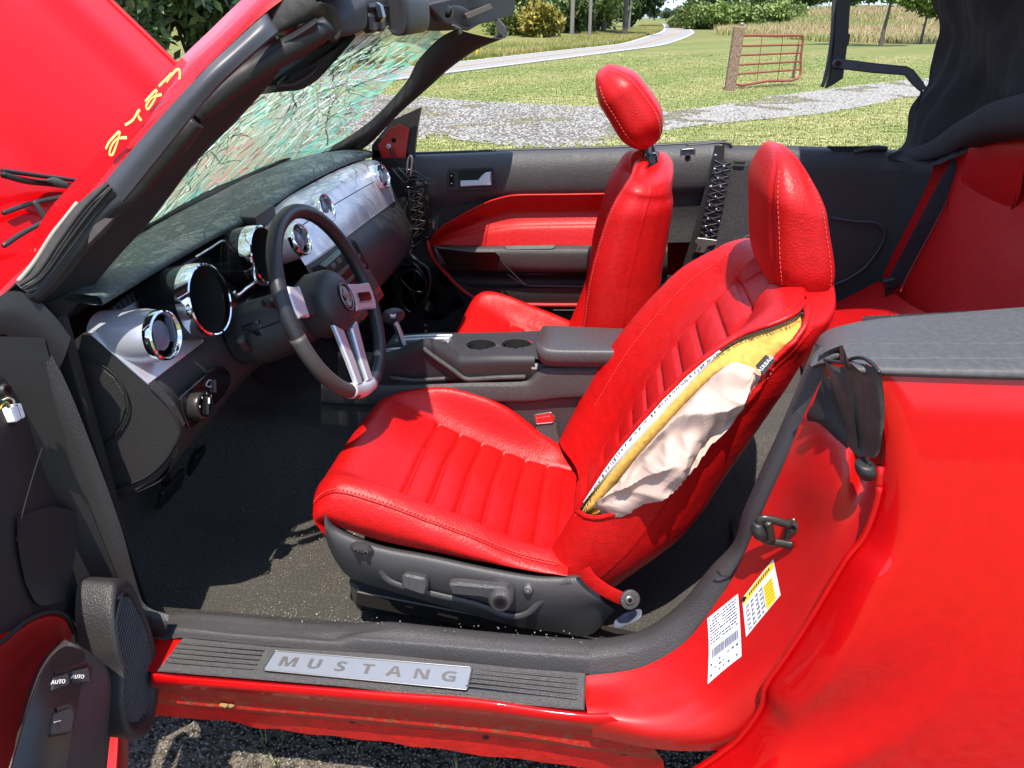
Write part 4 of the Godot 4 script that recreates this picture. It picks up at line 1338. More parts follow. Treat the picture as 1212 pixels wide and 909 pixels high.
# ---- the near side: rocker, sill, door jamb, quarter panel
func build_shell():
	# rocker panel and pinch weld below the sill, red under road dirt
	var rk := part("rocker_panel", car)
	var rows := [
		[v3(-.7201,.3828,.818),v3(-.7095,.3822,.818),v3(-.661,.3827,.818),v3(-.3823,.3908,.818),v3(-.1756,.3999,.818),v3(-.0586,.3936,.818),v3(.0138,.3925,.818),v3(.048,.3974,.818)],
		[v3(-.7091,.3952,.832),v3(-.6988,.3946,.832),v3(-.6514,.3931,.832),v3(-.3766,.4013,.832),v3(-.1729,.4086,.832),v3(-.0575,.4023,.832),v3(.0139,.4013,.832),v3(.0502,.4066,.832)],
		[v3(-.7093,.384,.836),v3(-.6989,.3834,.836),v3(-.6511,.384,.836),v3(-.3764,.3906,.836),v3(-.1725,.3963,.836),v3(-.0569,.3902,.836),v3(.0146,.3893,.836),v3(.0745,.3925,.836)],
		[v3(-.7188,.3623,.828),v3(-.7083,.3617,.828),v3(-.6354,.3636,.828),v3(-.3812,.3693,.828),v3(-.1512,.3729,.828),v3(-.0573,.3712,.828),v3(.0152,.3684,.828),v3(.1025,.3681,.828)]]
	put("upper_band", sheet(rows, 5, 8), M.paint, rk)
	rows = [
		[v3(-.7188,.3623,.828),v3(-.7083,.3617,.828),v3(-.6354,.3636,.828),v3(-.3812,.3693,.828),v3(-.1512,.3729,.828),v3(-.0573,.3712,.828),v3(.0152,.3684,.828),v3(.1025,.3681,.828)],
		[v3(-.7504,.3151,.8),v3(-.7346,.3151,.8),v3(-.6598,.313,.8),v3(-.3957,.3173,.8),v3(-.1565,.3214,.8),v3(-.059,.3218,.8),v3(.0164,.319,.8),v3(.1211,.3129,.8)],
		[v3(-.7605,.2853,.797),v3(-.7428,.2857,.797),v3(-.6666,.2858,.797),v3(-.3992,.2928,.797),v3(-.1575,.2954,.797),v3(-.0587,.2919,.797),v3(.0177,.2851,.797),v3(.1374,.2833,.797)]]
	put("middle_band", sheet(rows, 4, 8), M.rocker, rk)
	rows = [
		[v3(-.7605,.2853,.797),v3(-.7428,.2857,.797),v3(-.6666,.2858,.797),v3(-.3992,.2928,.797),v3(-.1575,.2954,.797),v3(-.0587,.2919,.797),v3(.0177,.2851,.797),v3(.1374,.2833,.797)],
		[v3(-.7838,.2473,.772),v3(-.7656,.2476,.772),v3(-.687,.2478,.772),v3(-.4115,.253,.772),v3(-.1621,.2559,.772),v3(-.0602,.2502,.772),v3(.0186,.2454,.772),v3(.1494,.2405,.772)]]
	put("groove", sheet(rows, 3, 8), M.rocker, rk)
	rows = [
		[v3(-.8118,.2477,.772),v3(-.7918,.2483,.772),v3(-.7656,.2476,.772),v3(-.6741,.2475,.772),v3(-.6206,.2486,.772),v3(-.5758,.2486,.772),v3(-.5325,.2505,.772),v3(-.4804,.2515,.772),v3(-.4302,.2524,.772),v3(-.379,.2535,.772),v3(-.3297,.2543,.772),v3(-.2885,.254,.772),v3(-.2385,.255,.772),v3(-.1621,.2559,.772),v3(-.1117,.2529,.772),v3(-.0602,.2502,.772),v3(.0186,.2454,.772),v3(.1494,.2405,.772)],
		[v3(-.8229,.2183,.765),v3(-.8026,.219,.765),v3(-.7755,.2206,.765),v3(-.6823,.2229,.765),v3(-.6281,.2241,.765),v3(-.5834,.2196,.765),v3(-.5395,.2216,.765),v3(-.4871,.2183,.765),v3(-.4359,.2215,.765),v3(-.3841,.2205,.765),v3(-.3339,.2237,.765),v3(-.2923,.219,.765),v3(-.2415,.2202,.765),v3(-.1639,.2169,.765),v3(-.1126,.2183,.765),v3(-.0603,.2156,.765),v3(.0199,.2109,.765),v3(.1556,.2066,.765)],
		[v3(-.8335,.1941,.757),v3(-.8129,.1948,.757),v3(-.7854,.1965,.757),v3(-.691,.1989,.757),v3(-.6356,.2025,.757),v3(-.5914,.191,.757),v3(-.5466,.1954,.757),v3(-.4937,.1899,.757),v3(-.4417,.1932,.757),v3(-.3893,.19,.757),v3(-.3383,.1933,.757),v3(-.2963,.1864,.757),v3(-.2445,.1899,.757),v3(-.1658,.1822,.757),v3(-.1136,.186,.757),v3(-.0604,.1833,.757),v3(.0209,.1808,.757),v3(.1632,.1752,.757)]]
	put("pinch_weld", slab(rows, Vector3(0, 0, -0.004), 3, 4), M.rocker_low, rk)
	for q in [v3(-.3947,.2569,.775),v3(-.3497,.2613,.775),v3(-.1558,.252,.775),v3(.0818,.2485,.775)]:
		put("drain_hole", lathe([Vector2(0, 0.0005), Vector2(0.0045, 0.0008), Vector2(0.006, 0.0)], q, Vector3(0, -0.4, 1), 14), M.black, rk)
	var mudm := MB.new()
	for k in 9:
		var a := k * 2.4
		mudm.add(ring_loft([[Vector3(0, -0.003, 0), Vector3(0.001, 0, 0), Vector3(0, 0, 0.001), 2.0], [Vector3(0, 0, 0), Vector3(0.006, 0, 0), Vector3(0, 0, 0.004), 2.0], [Vector3(0.001, 0.004, 0), Vector3(0.001, 0, 0), Vector3(0, 0, 0.001), 2.0]], 8, 2), Transform3D(Basis(Vector3.UP, a), v3(-.611,.2992,.8) + Vector3(cos(a) * 0.006 * (k % 3), sin(a * 1.3) * 0.004, 0.001)))
	put("mud_clod", mudm, M.mud, rk, "lump of dried mud stuck on the rocker panel")
	# sill trim and scuff plate
	var sl := part("door_sill", car)
	rows = [
		[v3(-.9107,.325,.66),v3(-.8104,.3451,.66),v3(-.7508,.3603,.66),v3(-.6394,.3626,.66),v3(-.5173,.3621,.66),v3(-.4371,.3674,.66),v3(-.3511,.3815,.66),v3(-.2818,.3815,.66),v3(-.1271,.3796,.66),v3(.0134,.3824,.66)],
		[v3(-.8826,.3606,.69),v3(-.7859,.3779,.69),v3(-.7277,.3947,.69),v3(-.6194,.399,.69),v3(-.5011,.3985,.69),v3(-.4235,.4035,.69),v3(-.3403,.4171,.69),v3(-.2731,.417,.69),v3(-.1233,.4152,.69),v3(.0127,.4179,.69)],
		[v3(-.8675,.3645,.712),v3(-.7723,.3817,.712),v3(-.7151,.3985,.712),v3(-.6088,.4008,.712),v3(-.4922,.4025,.712),v3(-.4156,.4096,.712),v3(-.3338,.4231,.712),v3(-.2677,.4251,.712),v3(-.1205,.4234,.712),v3(.013,.4262,.712)],
		[v3(-.8573,.3646,.728),v3(-.7626,.384,.728),v3(-.714,.4007,.728),v3(-.6013,.401,.728),v3(-.4859,.4029,.728),v3(-.429,.4048,.728),v3(-.3869,.4167,.728),v3(-.2642,.4218,.728),v3(-.1185,.4223,.728),v3(.0136,.4253,.728)],
		[v3(-.8513,.3628,.738),v3(-.7572,.3822,.738),v3(-.707,.4002,.738),v3(-.5966,.4014,.738),v3(-.482,.4034,.738),v3(-.418,.4053,.738),v3(-.3644,.4157,.738),v3(-.2621,.4185,.738),v3(-.1173,.4191,.738),v3(.014,.4223,.738)],
		[v3(-.8492,.3536,.745),v3(-.7552,.3732,.745),v3(-.7006,.3898,.745),v3(-.5704,.3897,.745),v3(-.4778,.3912,.745),v3(-.4109,.3926,.745),v3(-.3267,.3962,.745),v3(-.2136,.389,.745),v3(-.0935,.3928,.745),v3(.0154,.3954,.745)]]
	put("sill_trim", sheet(rows, 5, 7), M.plastic_grey, sl)
	put("painted_sill", sheet([[v3(-.8487,.3629,.742),v3(-.7811,.3731,.742),v3(-.7037,.3825,.742),v3(-.5264,.3822,.742)], [v3(-.8007,.3688,.79),v3(-.7416,.3803,.79),v3(-.695,.3881,.79),v3(-.5052,.3908,.79)], [v3(-.7645,.3772,.82),v3(-.7231,.3845,.82),v3(-.6788,.3864,.82),v3(-.4926,.3916,.82)]], 3, 5), M.jamb, sl)
	var pl := [v3(-.6993,.3909,.747), v3(-.5339,.3902,.747), v3(-.326,.3983,.747), v3(-.213,.3931,.747), v3(-.0933,.3959,.747), v3(.0112,.3979,.747), v3(.011,.3986,.822), v3(-.0583,.4001,.822), v3(-.1747,.4064,.822), v3(-.3803,.3974,.822), v3(-.6573,.3904,.822), v3(-.7058,.3889,.822)]
	put("scuff_plate", plate(pl, Vector3(0, 0.004, 0.001), 0.003), M.plastic_grey, sl)
	for f in [0.22, 0.36, 0.50, 0.64, 0.78]:
		for seg in [[0.008, 0.225], [0.745, 0.985]]:
			var top := even([v3(-.6993,.3909,.747), v3(-.326,.3983,.747), v3(-.213,.3931,.747), v3(.0112,.3979,.747)], 60)
			var bot := even([v3(-.6965,.3901,.822), v3(-.3803,.3974,.822), v3(-.1747,.4064,.822), v3(.011,.3986,.822)], 60)
			var a := []
			for k in 12:
				var t := int(lerpf(seg[0], seg[1], k / 11.0) * 59)
				a.append(top[t].lerp(bot[t], f) + Vector3(0, 0.0052, 0))
			put("grip_rib", tube(a, 0.0016, 6, 1), M.plastic_grey, sl)
	var b := [v3(-.5203,.3953,.765), v3(-.1776,.4012,.766), v3(-.1778,.4016,.813), v3(-.5218,.3983,.811)]
	for i in 4: b[i] += Vector3(0, 0.0045, 0.0)
	var badge := put("metal_plate", plate(rounded(b, 0.003), Vector3(0, 0.0022, 0.0006), 0.0012), M.plate, sl)
	put("plate_rim", tube(rounded([b[0] + Vector3(0, 0.0022, 0), b[1] + Vector3(0, 0.0022, 0), b[2] + Vector3(0, 0.0022, 0), b[3] + Vector3(0, 0.0022, 0)], 0.004), 0.0011, 6, 1, true), M.steel, badge)
	var ex: Vector3 = (b[1] - b[0]).normalized()
	var ey: Vector3 = (b[0] - b[3]).normalized()
	var ez := ex.cross(ey).normalized()
	ey = ez.cross(ex)
	var word := "MUSTANG"
	for i in 7:
		var t := 0.10 + 0.8 * i / 6.0
		var at: Vector3 = b[0].lerp(b[1], t).lerp(b[3].lerp(b[2], t), 0.52) + ez * 0.0028
		var tf := Transform3D(Basis(ex * 1.35, ey, ez), at)
		write_on("letter", word[i], 0.021, 0.0016, tf, M.plate_letter, badge, 700)
	# trim up the rear of the door opening
	var tr := part("rear_door_trim", car)
	rows = [
		[v3(.014,.3487,.63),v3(.0785,.3688,.63),v3(.1285,.4029,.63),v3(.177,.4648,.63),v3(.2154,.5429,.63),v3(.2452,.6039,.63),v3(.255,.6622,.63),v3(.2708,.7374,.63),v3(.2861,.8055,.63),v3(.2978,.8642,.63),v3(.3079,.9201,.63),v3(.3133,.9577,.63)],
		[v3(.0127,.4179,.69),v3(.0691,.436,.6918),v3(.1148,.4658,.6936),v3(.1602,.5253,.6955),v3(.196,.5999,.6973),v3(.2243,.6518,.6991),v3(.2302,.7108,.7014),v3(.2444,.7826,.7041),v3(.2581,.8474,.7068),v3(.2684,.9032,.7095),v3(.2771,.9561,.7123),v3(.2833,.9932,.715)],
		[v3(.0131,.4273,.715),v3(.0683,.4453,.7168),v3(.1132,.4729,.7186),v3(.163,.5306,.7205),v3(.1991,.6043,.7223),v3(.2262,.6587,.7241),v3(.2329,.727,.7259),v3(.2467,.7965,.7277),v3(.2602,.8579,.7295),v3(.2692,.9119,.7314),v3(.2771,.9608,.7332),v3(.2825,.9957,.735)],
		[v3(.0136,.4254,.73),v3(.0684,.4425,.7309),v3(.113,.4674,.7318),v3(.1668,.5213,.7327),v3(.2063,.5965,.7336),v3(.2332,.6597,.7345),v3(.2389,.733,.7356),v3(.2532,.8042,.7369),v3(.2671,.8607,.7382),v3(.2757,.9089,.7395),v3(.2824,.9574,.7407),v3(.2857,.9918,.742)],
		[v3(.0142,.4185,.738),v3(.0687,.4356,.7387),v3(.1134,.4586,.7395),v3(.171,.513,.7402),v3(.2127,.5885,.7409),v3(.2356,.6888,.7416),v3(.2442,.7383,.7425),v3(.2582,.8088,.7434),v3(.2719,.8645,.7443),v3(.2791,.907,.7452),v3(.2868,.9553,.7461),v3(.2895,.9871,.747)],
		[v3(.0157,.3909,.748),v3(.0702,.4103,.7487),v3(.1148,.4357,.7495),v3(.1646,.49,.7502),v3(.2017,.5745,.7509),v3(.2236,.6394,.7516),v3(.2458,.7485,.7525),v3(.2622,.8291,.7534),v3(.273,.8924,.7543),v3(.2791,.9199,.7552),v3(.2899,.9602,.7561),v3(.2896,.9845,.757)]]
	put("trim", sheet(rows, 5, 6), M.plastic_grey, tr)
	put("trim_joint", tube([v3(.198,.6288,.74),v3(.204,.6197,.74),v3(.2153,.6192,.74),v3(.2248,.6234,.74)], 0.0015, 6, 4), M.black, tr)
	# red door jamb sweeping from the sill up to the quarter's edge
	var jb := part("door_jamb", car)
	rows = [
		[v3(.0058,.3956,.75),v3(.07,.414,.7504),v3(.1145,.4389,.7508),v3(.1642,.4928,.7512),v3(.2014,.5768,.7516),v3(.2233,.6413,.752),v3(.2454,.7503,.753),v3(.2619,.8308,.754),v3(.2726,.894,.755),v3(.2786,.9215,.756),v3(.2888,.9654,.757)],
		[v3(.0098,.3888,.775),v3(.0808,.4098,.775),v3(.1382,.4434,.775),v3(.1918,.504,.775),v3(.2295,.5863,.775),v3(.253,.6619,.775),v3(.2761,.7575,.785),v3(.2816,.8389,.8),v3(.2883,.904,.8),v3(.2972,.9269,.785),v3(.3043,.9748,.775)],
		[v3(.0134,.4003,.815),v3(.0999,.4104,.81),v3(.1675,.4491,.81),v3(.2213,.5158,.81),v3(.2595,.6011,.815),v3(.2853,.682,.82),v3(.3032,.7713,.83),v3(.3079,.8532,.84),v3(.3147,.9082,.825),v3(.3213,.9333,.805),v3(.3143,.9872,.8)],
		[v3(.0181,.3945,.832),v3(.112,.4078,.838),v3(.1932,.4495,.842),v3(.238,.5155,.846),v3(.2767,.6004,.848),v3(.3024,.6866,.85),v3(.321,.7691,.853),v3(.3313,.8397,.845),v3(.3396,.895,.82),v3(.3432,.926,.8),v3(.3317,.9835,.79)],
		[v3(.0231,.372,.83),v3(.1256,.3909,.85),v3(.2186,.4245,.86),v3(.2572,.4898,.866),v3(.2928,.6007,.868),v3(.3188,.6728,.868),v3(.3356,.7638,.868),v3(.3444,.8351,.862),v3(.3476,.8927,.845),v3(.3418,.9413,.828),v3(.324,.9963,.818)],
		[v3(.027,.3392,.82),v3(.1425,.3508,.84),v3(.2414,.3888,.852),v3(.2644,.4631,.86),v3(.3036,.5834,.862),v3(.3291,.6596,.862),v3(.3452,.7545,.862),v3(.3515,.8304,.858),v3(.3541,.8877,.84),v3(.3468,.94,.825),v3(.3261,.995,.815)]]
	var jg := smooth_rows(rows, 6, 7)
	var jm := MB.new()
	jm.sheet(jg)
	put("jamb_panel", jm, M.jamb, jb)
	# quarter panel
	var qp := part("quarter_panel", car)
	var edge := even(spl([v3(.2992,1.0316,.885),v3(.3095,1.0119,.8877),v3(.3227,.9785,.8903),v3(.3327,.9438,.893),v3(.3388,.9119,.895),v3(.3424,.8584,.895),v3(.3379,.8101,.895),v3(.3235,.7727,.895),v3(.2997,.6797,.8946),v3(.2774,.6023,.8938),v3(.2596,.5456,.893),v3(.2595,.5004,.8922),v3(.2398,.4341,.8896),v3(.2189,.3943,.8864),v3(.1965,.3586,.8832),v3(.1569,.3052,.88)], 6), 90)
	var g := []
	for i in 90:
		var e: Vector3 = edge[i]
		var r := []
		for k in 64:
			var u := pow(k / 63.0, 1.7)
			var x := lerpf(e.x, 1.05, u)
			var y := e.y
			var side := 0.862 + 0.075 * sin(clampf((1.035 - y) / 0.72, 0, 1) * PI * 0.72) - 0.05 * smoothstep(0.42, 0.16, y)
			# scoop ahead of the rear wheel: a hollow above a lip that fades rearwards
			var lip := 0.375 + 0.33 * pow(clampf((x - 0.12) / 0.42, 0, 1), 2.0)
			var hol := lip + 0.075
			var fade := smoothstep(0.50, 0.22, x)
			side += fade * (0.012 * dent(y - lip, 0.032) - 0.022 * dent(y - hol - 0.02, 0.07))
			var z := lerpf(e.z - 0.022, side, 1.0 - pow(maxf(0.0, 1.0 - (x - e.x) / 0.035), 2.2))
			if k == 0: z = e.z - 0.026
			r.append(Vector3(x, y + 0.012 * smoothstep(0.35, 1.0, x) * smoothstep(0.8, 1.02, y), z))
		g.append(r)
	var qm := MB.new()
	qm.sheet(g)
	put("skin", qm, M.paint, qp)
	put("folded_edge", tube(shift(edge.slice(18), Vector3(-0.003, 0, -0.016)), 0.004, 10, 1), M.paint, qp)
	put("inner_fold", tube([v3(.3367,.9064,.872),v3(.344,.8422,.872),v3(.3383,.7961,.872),v3(.3239,.7605,.872),v3(.2969,.6638,.872),v3(.2739,.5843,.8696),v3(.2576,.522,.8647),v3(.2562,.4704,.8598),v3(.2348,.3988,.8549),v3(.213,.3555,.85)], 0.005, 8, 5), M.jamb, qp)
	# soft grey cap along the top of the quarter
	var cp := part("quarter_cap", car)
	rows = [
		[v3(.3175,.9317,.6),v3(.3253,.9564,.6),v3(.3443,.9694,.6),v3(.3999,.9851,.6),v3(.5,.9989,.6),v3(.5811,1.0102,.6),v3(.6813,1.0221,.6)],
		[v3(.3102,.948,.62),v3(.3183,.9696,.62),v3(.337,.9822,.62),v3(.3914,.9976,.62),v3(.4895,1.0109,.62),v3(.5689,1.0219,.62),v3(.6671,1.0336,.62)],
		[v3(.2917,.9763,.7),v3(.3,.9914,.7),v3(.3177,1.0008,.7),v3(.367,1.0104,.7),v3(.457,1.0195,.7),v3(.5318,1.0266,.7),v3(.624,1.0356,.7)],
		[v3(.2739,1.0032,.775),v3(.2817,1.0104,.775),v3(.2993,1.0181,.775),v3(.3441,1.0221,.775),v3(.4267,1.0264,.775),v3(.4971,1.0306,.775),v3(.584,1.0361,.775)],
		[v3(.277,.9951,.772),v3(.2849,1.0025,.772),v3(.3014,1.0113,.772),v3(.3463,1.0159,.772),v3(.4294,1.0203,.772),v3(.5003,1.024,.772),v3(.5876,1.0296,.772)]]
	for r in rows: r.append(r[-1] + Vector3(0.62, 0.012, -0.02))
	put("cap_top", sheet(rows, 6, 8), M.cap, cp)
	rows = [
		[v3(.2994,1.0176,.775),v3(.3442,1.0216,.775),v3(.4269,1.0258,.775),v3(.4972,1.03,.775),v3(.584,1.0361,.775)],
		[v3(.2966,1.0189,.785),v3(.341,1.0223,.785),v3(.4229,1.0266,.785),v3(.4926,1.0307,.785),v3(.5785,1.0368,.785)],
		[v3(.2896,1.0248,.815),v3(.331,1.027,.815),v3(.4105,1.0307,.815),v3(.4782,1.0343,.815),v3(.5614,1.0403,.815)],
		[v3(.287,1.0259,.835),v3(.3247,1.0279,.835),v3(.4025,1.0322,.835),v3(.4689,1.0353,.835),v3(.5508,1.0402,.835)],
		[v3(.289,1.0193,.832),v3(.3268,1.0225,.832),v3(.405,1.0268,.832),v3(.4718,1.0299,.832),v3(.5541,1.035,.832)]]
	for r in rows: r.append(r[-1] + Vector3(0.62, 0.012, -0.02))
	put("inner_band", sheet(rows, 4, 8), M.cap, cp)
	rows = [
		[v3(.2871,1.0254,.835),v3(.3249,1.0274,.835),v3(.4026,1.0316,.835),v3(.4691,1.0347,.835),v3(.551,1.0397,.835)],
		[v3(.287,1.0258,.842),v3(.3226,1.0283,.842),v3(.3999,1.032,.842),v3(.4657,1.0356,.842),v3(.5472,1.0401,.842)],
		[v3(.2856,1.0301,.868),v3(.314,1.0317,.868),v3(.3895,1.0339,.868),v3(.4538,1.0365,.868),v3(.5334,1.04,.868)],
		[v3(.2927,1.0252,.872),v3(.3141,1.0253,.872),v3(.3898,1.0266,.872),v3(.4543,1.0283,.872),v3(.5341,1.031,.872)],
		[v3(.2971,1.0166,.862),v3(.3189,1.0168,.862),v3(.3957,1.0181,.862),v3(.4611,1.0199,.862),v3(.5421,1.0226,.862)]]
	for r in rows: r.append(r[-1] + Vector3(0.62, 0.012, -0.02))
	put("outer_band", sheet(rows, 4, 8), M.cap, cp)
	put("corner_pad", sheet([[v3(.2752,.9762,.735),v3(.2778,.9859,.735),v3(.2864,.9971,.735),v3(.2995,1.0001,.735),v3(.3074,.997,.735)], [v3(.267,.9856,.765),v3(.2707,.994,.765),v3(.2804,1.0026,.765),v3(.2927,1.0079,.765),v3(.3004,1.0048,.765)], [v3(.2685,.9854,.772),v3(.275,.9892,.772),v3(.2847,.9921,.772),v3(.2947,.9984,.772),v3(.3017,.9988,.772)], [v3(.2748,.9767,.76),v3(.2813,.9806,.76),v3(.2911,.9835,.76),v3(.3005,.9887,.76),v3(.3076,.9891,.76)]], 5, 5), M.cap, cp)
	# moulded rubber seal boot below the cap
	var bt := part("rubber_boot", car, "dirty black moulded rubber seal at the quarter window corner")
	rows = [
		[v3(.2784,.9987,.785),v3(.2823,1.0025,.8028),v3(.2892,1.0088,.8207),v3(.2916,1.0213,.8385),v3(.2944,1.0295,.8563),v3(.2982,1.0347,.8742),v3(.3018,1.039,.892)],
		[v3(.2804,.9934,.793),v3(.2843,.9972,.8105),v3(.2901,.999,.828),v3(.2925,1.0117,.8455),v3(.2949,1.0221,.863),v3(.3005,1.0275,.8805),v3(.3053,1.03,.898)],
		[v3(.2849,.9809,.8),v3(.2893,.9824,.8167),v3(.2959,.9809,.8333),v3(.2977,.9926,.85),v3(.2981,1.0051,.8667),v3(.3059,1.0096,.8833),v3(.312,1.007,.9)],
		[v3(.2911,.9658,.806),v3(.2961,.9649,.8217),v3(.3031,.9575,.8373),v3(.3043,.9637,.853),v3(.3041,.9808,.8687),v3(.3128,.9831,.8843),v3(.3178,.9792,.9)],
		[v3(.2991,.9462,.812),v3(.3039,.9425,.8263),v3(.309,.9368,.8407),v3(.3101,.9404,.855),v3(.3108,.9552,.8693),v3(.3169,.9592,.8837),v3(.3199,.9589,.898)],
		[v3(.3069,.9251,.82),v3(.3098,.9248,.8317),v3(.3134,.92,.8433),v3(.316,.92,.855),v3(.318,.9317,.8667),v3(.3212,.9365,.8783),v3(.3246,.9392,.89)],
		[v3(.3106,.9072,.83),v3(.3126,.9085,.84),v3(.3138,.9087,.85),v3(.3165,.9103,.86),v3(.3198,.9177,.87),v3(.3214,.9239,.88),v3(.3227,.9301,.89)]]
	for k in rows.size():
		for i in [1, 2, 5]: rows[k][i] += Vector3(0, 0, [0.0, 0.006, 0.011, 0.013, 0.013, 0.010, 0.004][k])
		for i in [3, 4]: rows[k][i] -= Vector3(0, 0, [0.0, 0.0, 0.002, 0.004, 0.004, 0.002, 0.0][k])
	put("boot", sheet(rows, 6, 6), M.rubber_worn, bt)
	put("boot_flap", sheet([[v3(.2808,.9851,.785),v3(.2881,.9776,.7975),v3(.2916,.9793,.81)], [v3(.2743,.94,.785),v3(.2872,.9475,.8025),v3(.3051,.9344,.82)], [v3(.2704,.9236,.782),v3(.2862,.9255,.806),v3(.3115,.9073,.83)], [v3(.2752,.9102,.775),v3(.2848,.9185,.8),v3(.3123,.8996,.825)]], 5, 5), M.rubber, bt)
	put("boot_lip", tube([v3(.2733,1.0074,.8),v3(.2801,1.0126,.8158),v3(.2854,1.019,.8317),v3(.2891,1.0315,.8475),v3(.2942,1.0388,.8633),v3(.2994,1.0391,.8792),v3(.3023,1.0364,.895)], 0.0022, 8, 5), M.rubber, bt)
	put("window_guide", plate([v3(.2723,1.0462,.845),v3(.2778,1.0361,.845),v3(.2865,1.0197,.845),v3(.2819,1.0194,.845),v3(.2753,1.0297,.845)], Vector3(0.002, 0, 0.012), 0.002), M.rubber, bt)
	put("bump_stop", ring_loft([[v3(.3176,.9129,.868), Vector3(0.004, 0, 0), Vector3(0, 0, 0.004), 2.0], [v3(.3188,.9091,.873), Vector3(0.011, 0, 0), Vector3(0, 0, 0.012), 2.2], [v3(.3211,.9006,.874), Vector3(0.012, 0, 0), Vector3(0, 0, 0.013), 2.2], [v3(.3246,.8889,.87), Vector3(0.008, 0, 0), Vector3(0, 0, 0.009), 2.0]], 20, 5), M.rubber, bt)
	build_striker(jg)
	build_floor()
func build_striker(jg: Array):
	var st := part("door_striker", car, "blackened steel door striker loop with worn chrome edges")
	var a: Vector3 = v3(.2448,.7445,.775)
	put("base_plate", plate(rounded([v3(.2681,.7582,.785),v3(.2789,.7676,.785),v3(.2891,.753,.785),v3(.2905,.7302,.785),v3(.2854,.7123,.785),v3(.2787,.7042,.785),v3(.2709,.7255,.785)], 0.006), Vector3(0.0, 0.002, 0.006), 0.002), M.dark_metal, st)
	put("loop", tube([v3(.2722,.7625,.8),v3(.2538,.7679,.8),v3(.2357,.7704,.8),v3(.231,.7644,.8),v3(.2374,.7424,.8),v3(.2453,.7346,.8),v3(.2636,.732,.8),v3(.2797,.7293,.8)], 0.0062, 10, 5, false, 0.7, Vector3(0, 0, 1)), M.dark_metal, st)
	put("cross_bar", tube([v3(.2401,.7681,.802),v3(.2456,.7532,.802),v3(.2502,.7366,.802)], 0.006, 10, 4), M.dark_metal, st)
	put("bumper", ring_loft([[v3(.229,.7628,.8), Vector3(0.006, 0, 0), Vector3(0, 0, 0.006), 2.0], [v3(.2318,.7504,.8), Vector3(0.011, 0, 0), Vector3(0, 0, 0.011), 2.0], [v3(.2356,.7394,.8), Vector3(0.009, 0, 0), Vector3(0, 0, 0.009), 2.0]], 16, 4), M.rubber, st)
	put("bolt", lathe([Vector2(0, 0.001), Vector2(0.004, 0.0), Vector2(0.0045, 0.004), Vector2(0.009, 0.003), Vector2(0.010, 0)], v3(.2774,.7543,.792), Vector3(-0.2, 0.2, 1), 16), M.dark_metal, st)
	# stickers on the jamb, laid on its surface
	var lb := part("paper_label", car, "white data label with fine blue print on the red jamb")
	sticker(lb, jg, [v3(.1858,.5481,.768),v3(.2264,.6089,.768),v3(.253,.5287,.768),v3(.2111,.4655,.768)], 0)
	var tl := part("paper_label", car, "yellow-topped tyre label on the red jamb below the striker")
	sticker(tl, jg, [v3(.2333,.605,.77),v3(.2677,.6882,.77),v3(.2895,.6459,.77),v3(.2525,.5577,.77)], 1)
func surf_hit(g: Array, origin: Vector3, dir: Vector3, miss: Vector3) -> Vector3:
	var best := 1e9
	var out := miss
	for i in range(g.size() - 1):
		for j in range(g[0].size() - 1):
			for tri in [[g[i][j], g[i + 1][j], g[i + 1][j + 1]], [g[i][j], g[i + 1][j + 1], g[i][j + 1]]]:
				var h = Geometry3D.ray_intersects_triangle(origin, dir, tri[0], tri[1], tri[2])
				if h != null and origin.distance_to(h) < best:
					best = origin.distance_to(h)
					out = h
	return out
func on_sheet(rows: Array, n: Vector3, u0: float, v0: float, u1: float, v1: float, up: float, m: MB):   # a small print mark lying on a label
	var rr := []
	for i in 2:
		var r := []
		for j in 3:
			var u := lerpf(u0, u1, j / 2.0) * 7.999
			var v := lerpf(v0, v1, float(i)) * 7.999
			var a := int(u)
			var b := int(v)
			var q: Vector3 = rows[b][a].lerp(rows[b][a + 1], u - a).lerp(rows[b + 1][a].lerp(rows[b + 1][a + 1], u - a), v - b)
			r.append(q + n * up)
		rr.append(r)
	m.sheet(rr)
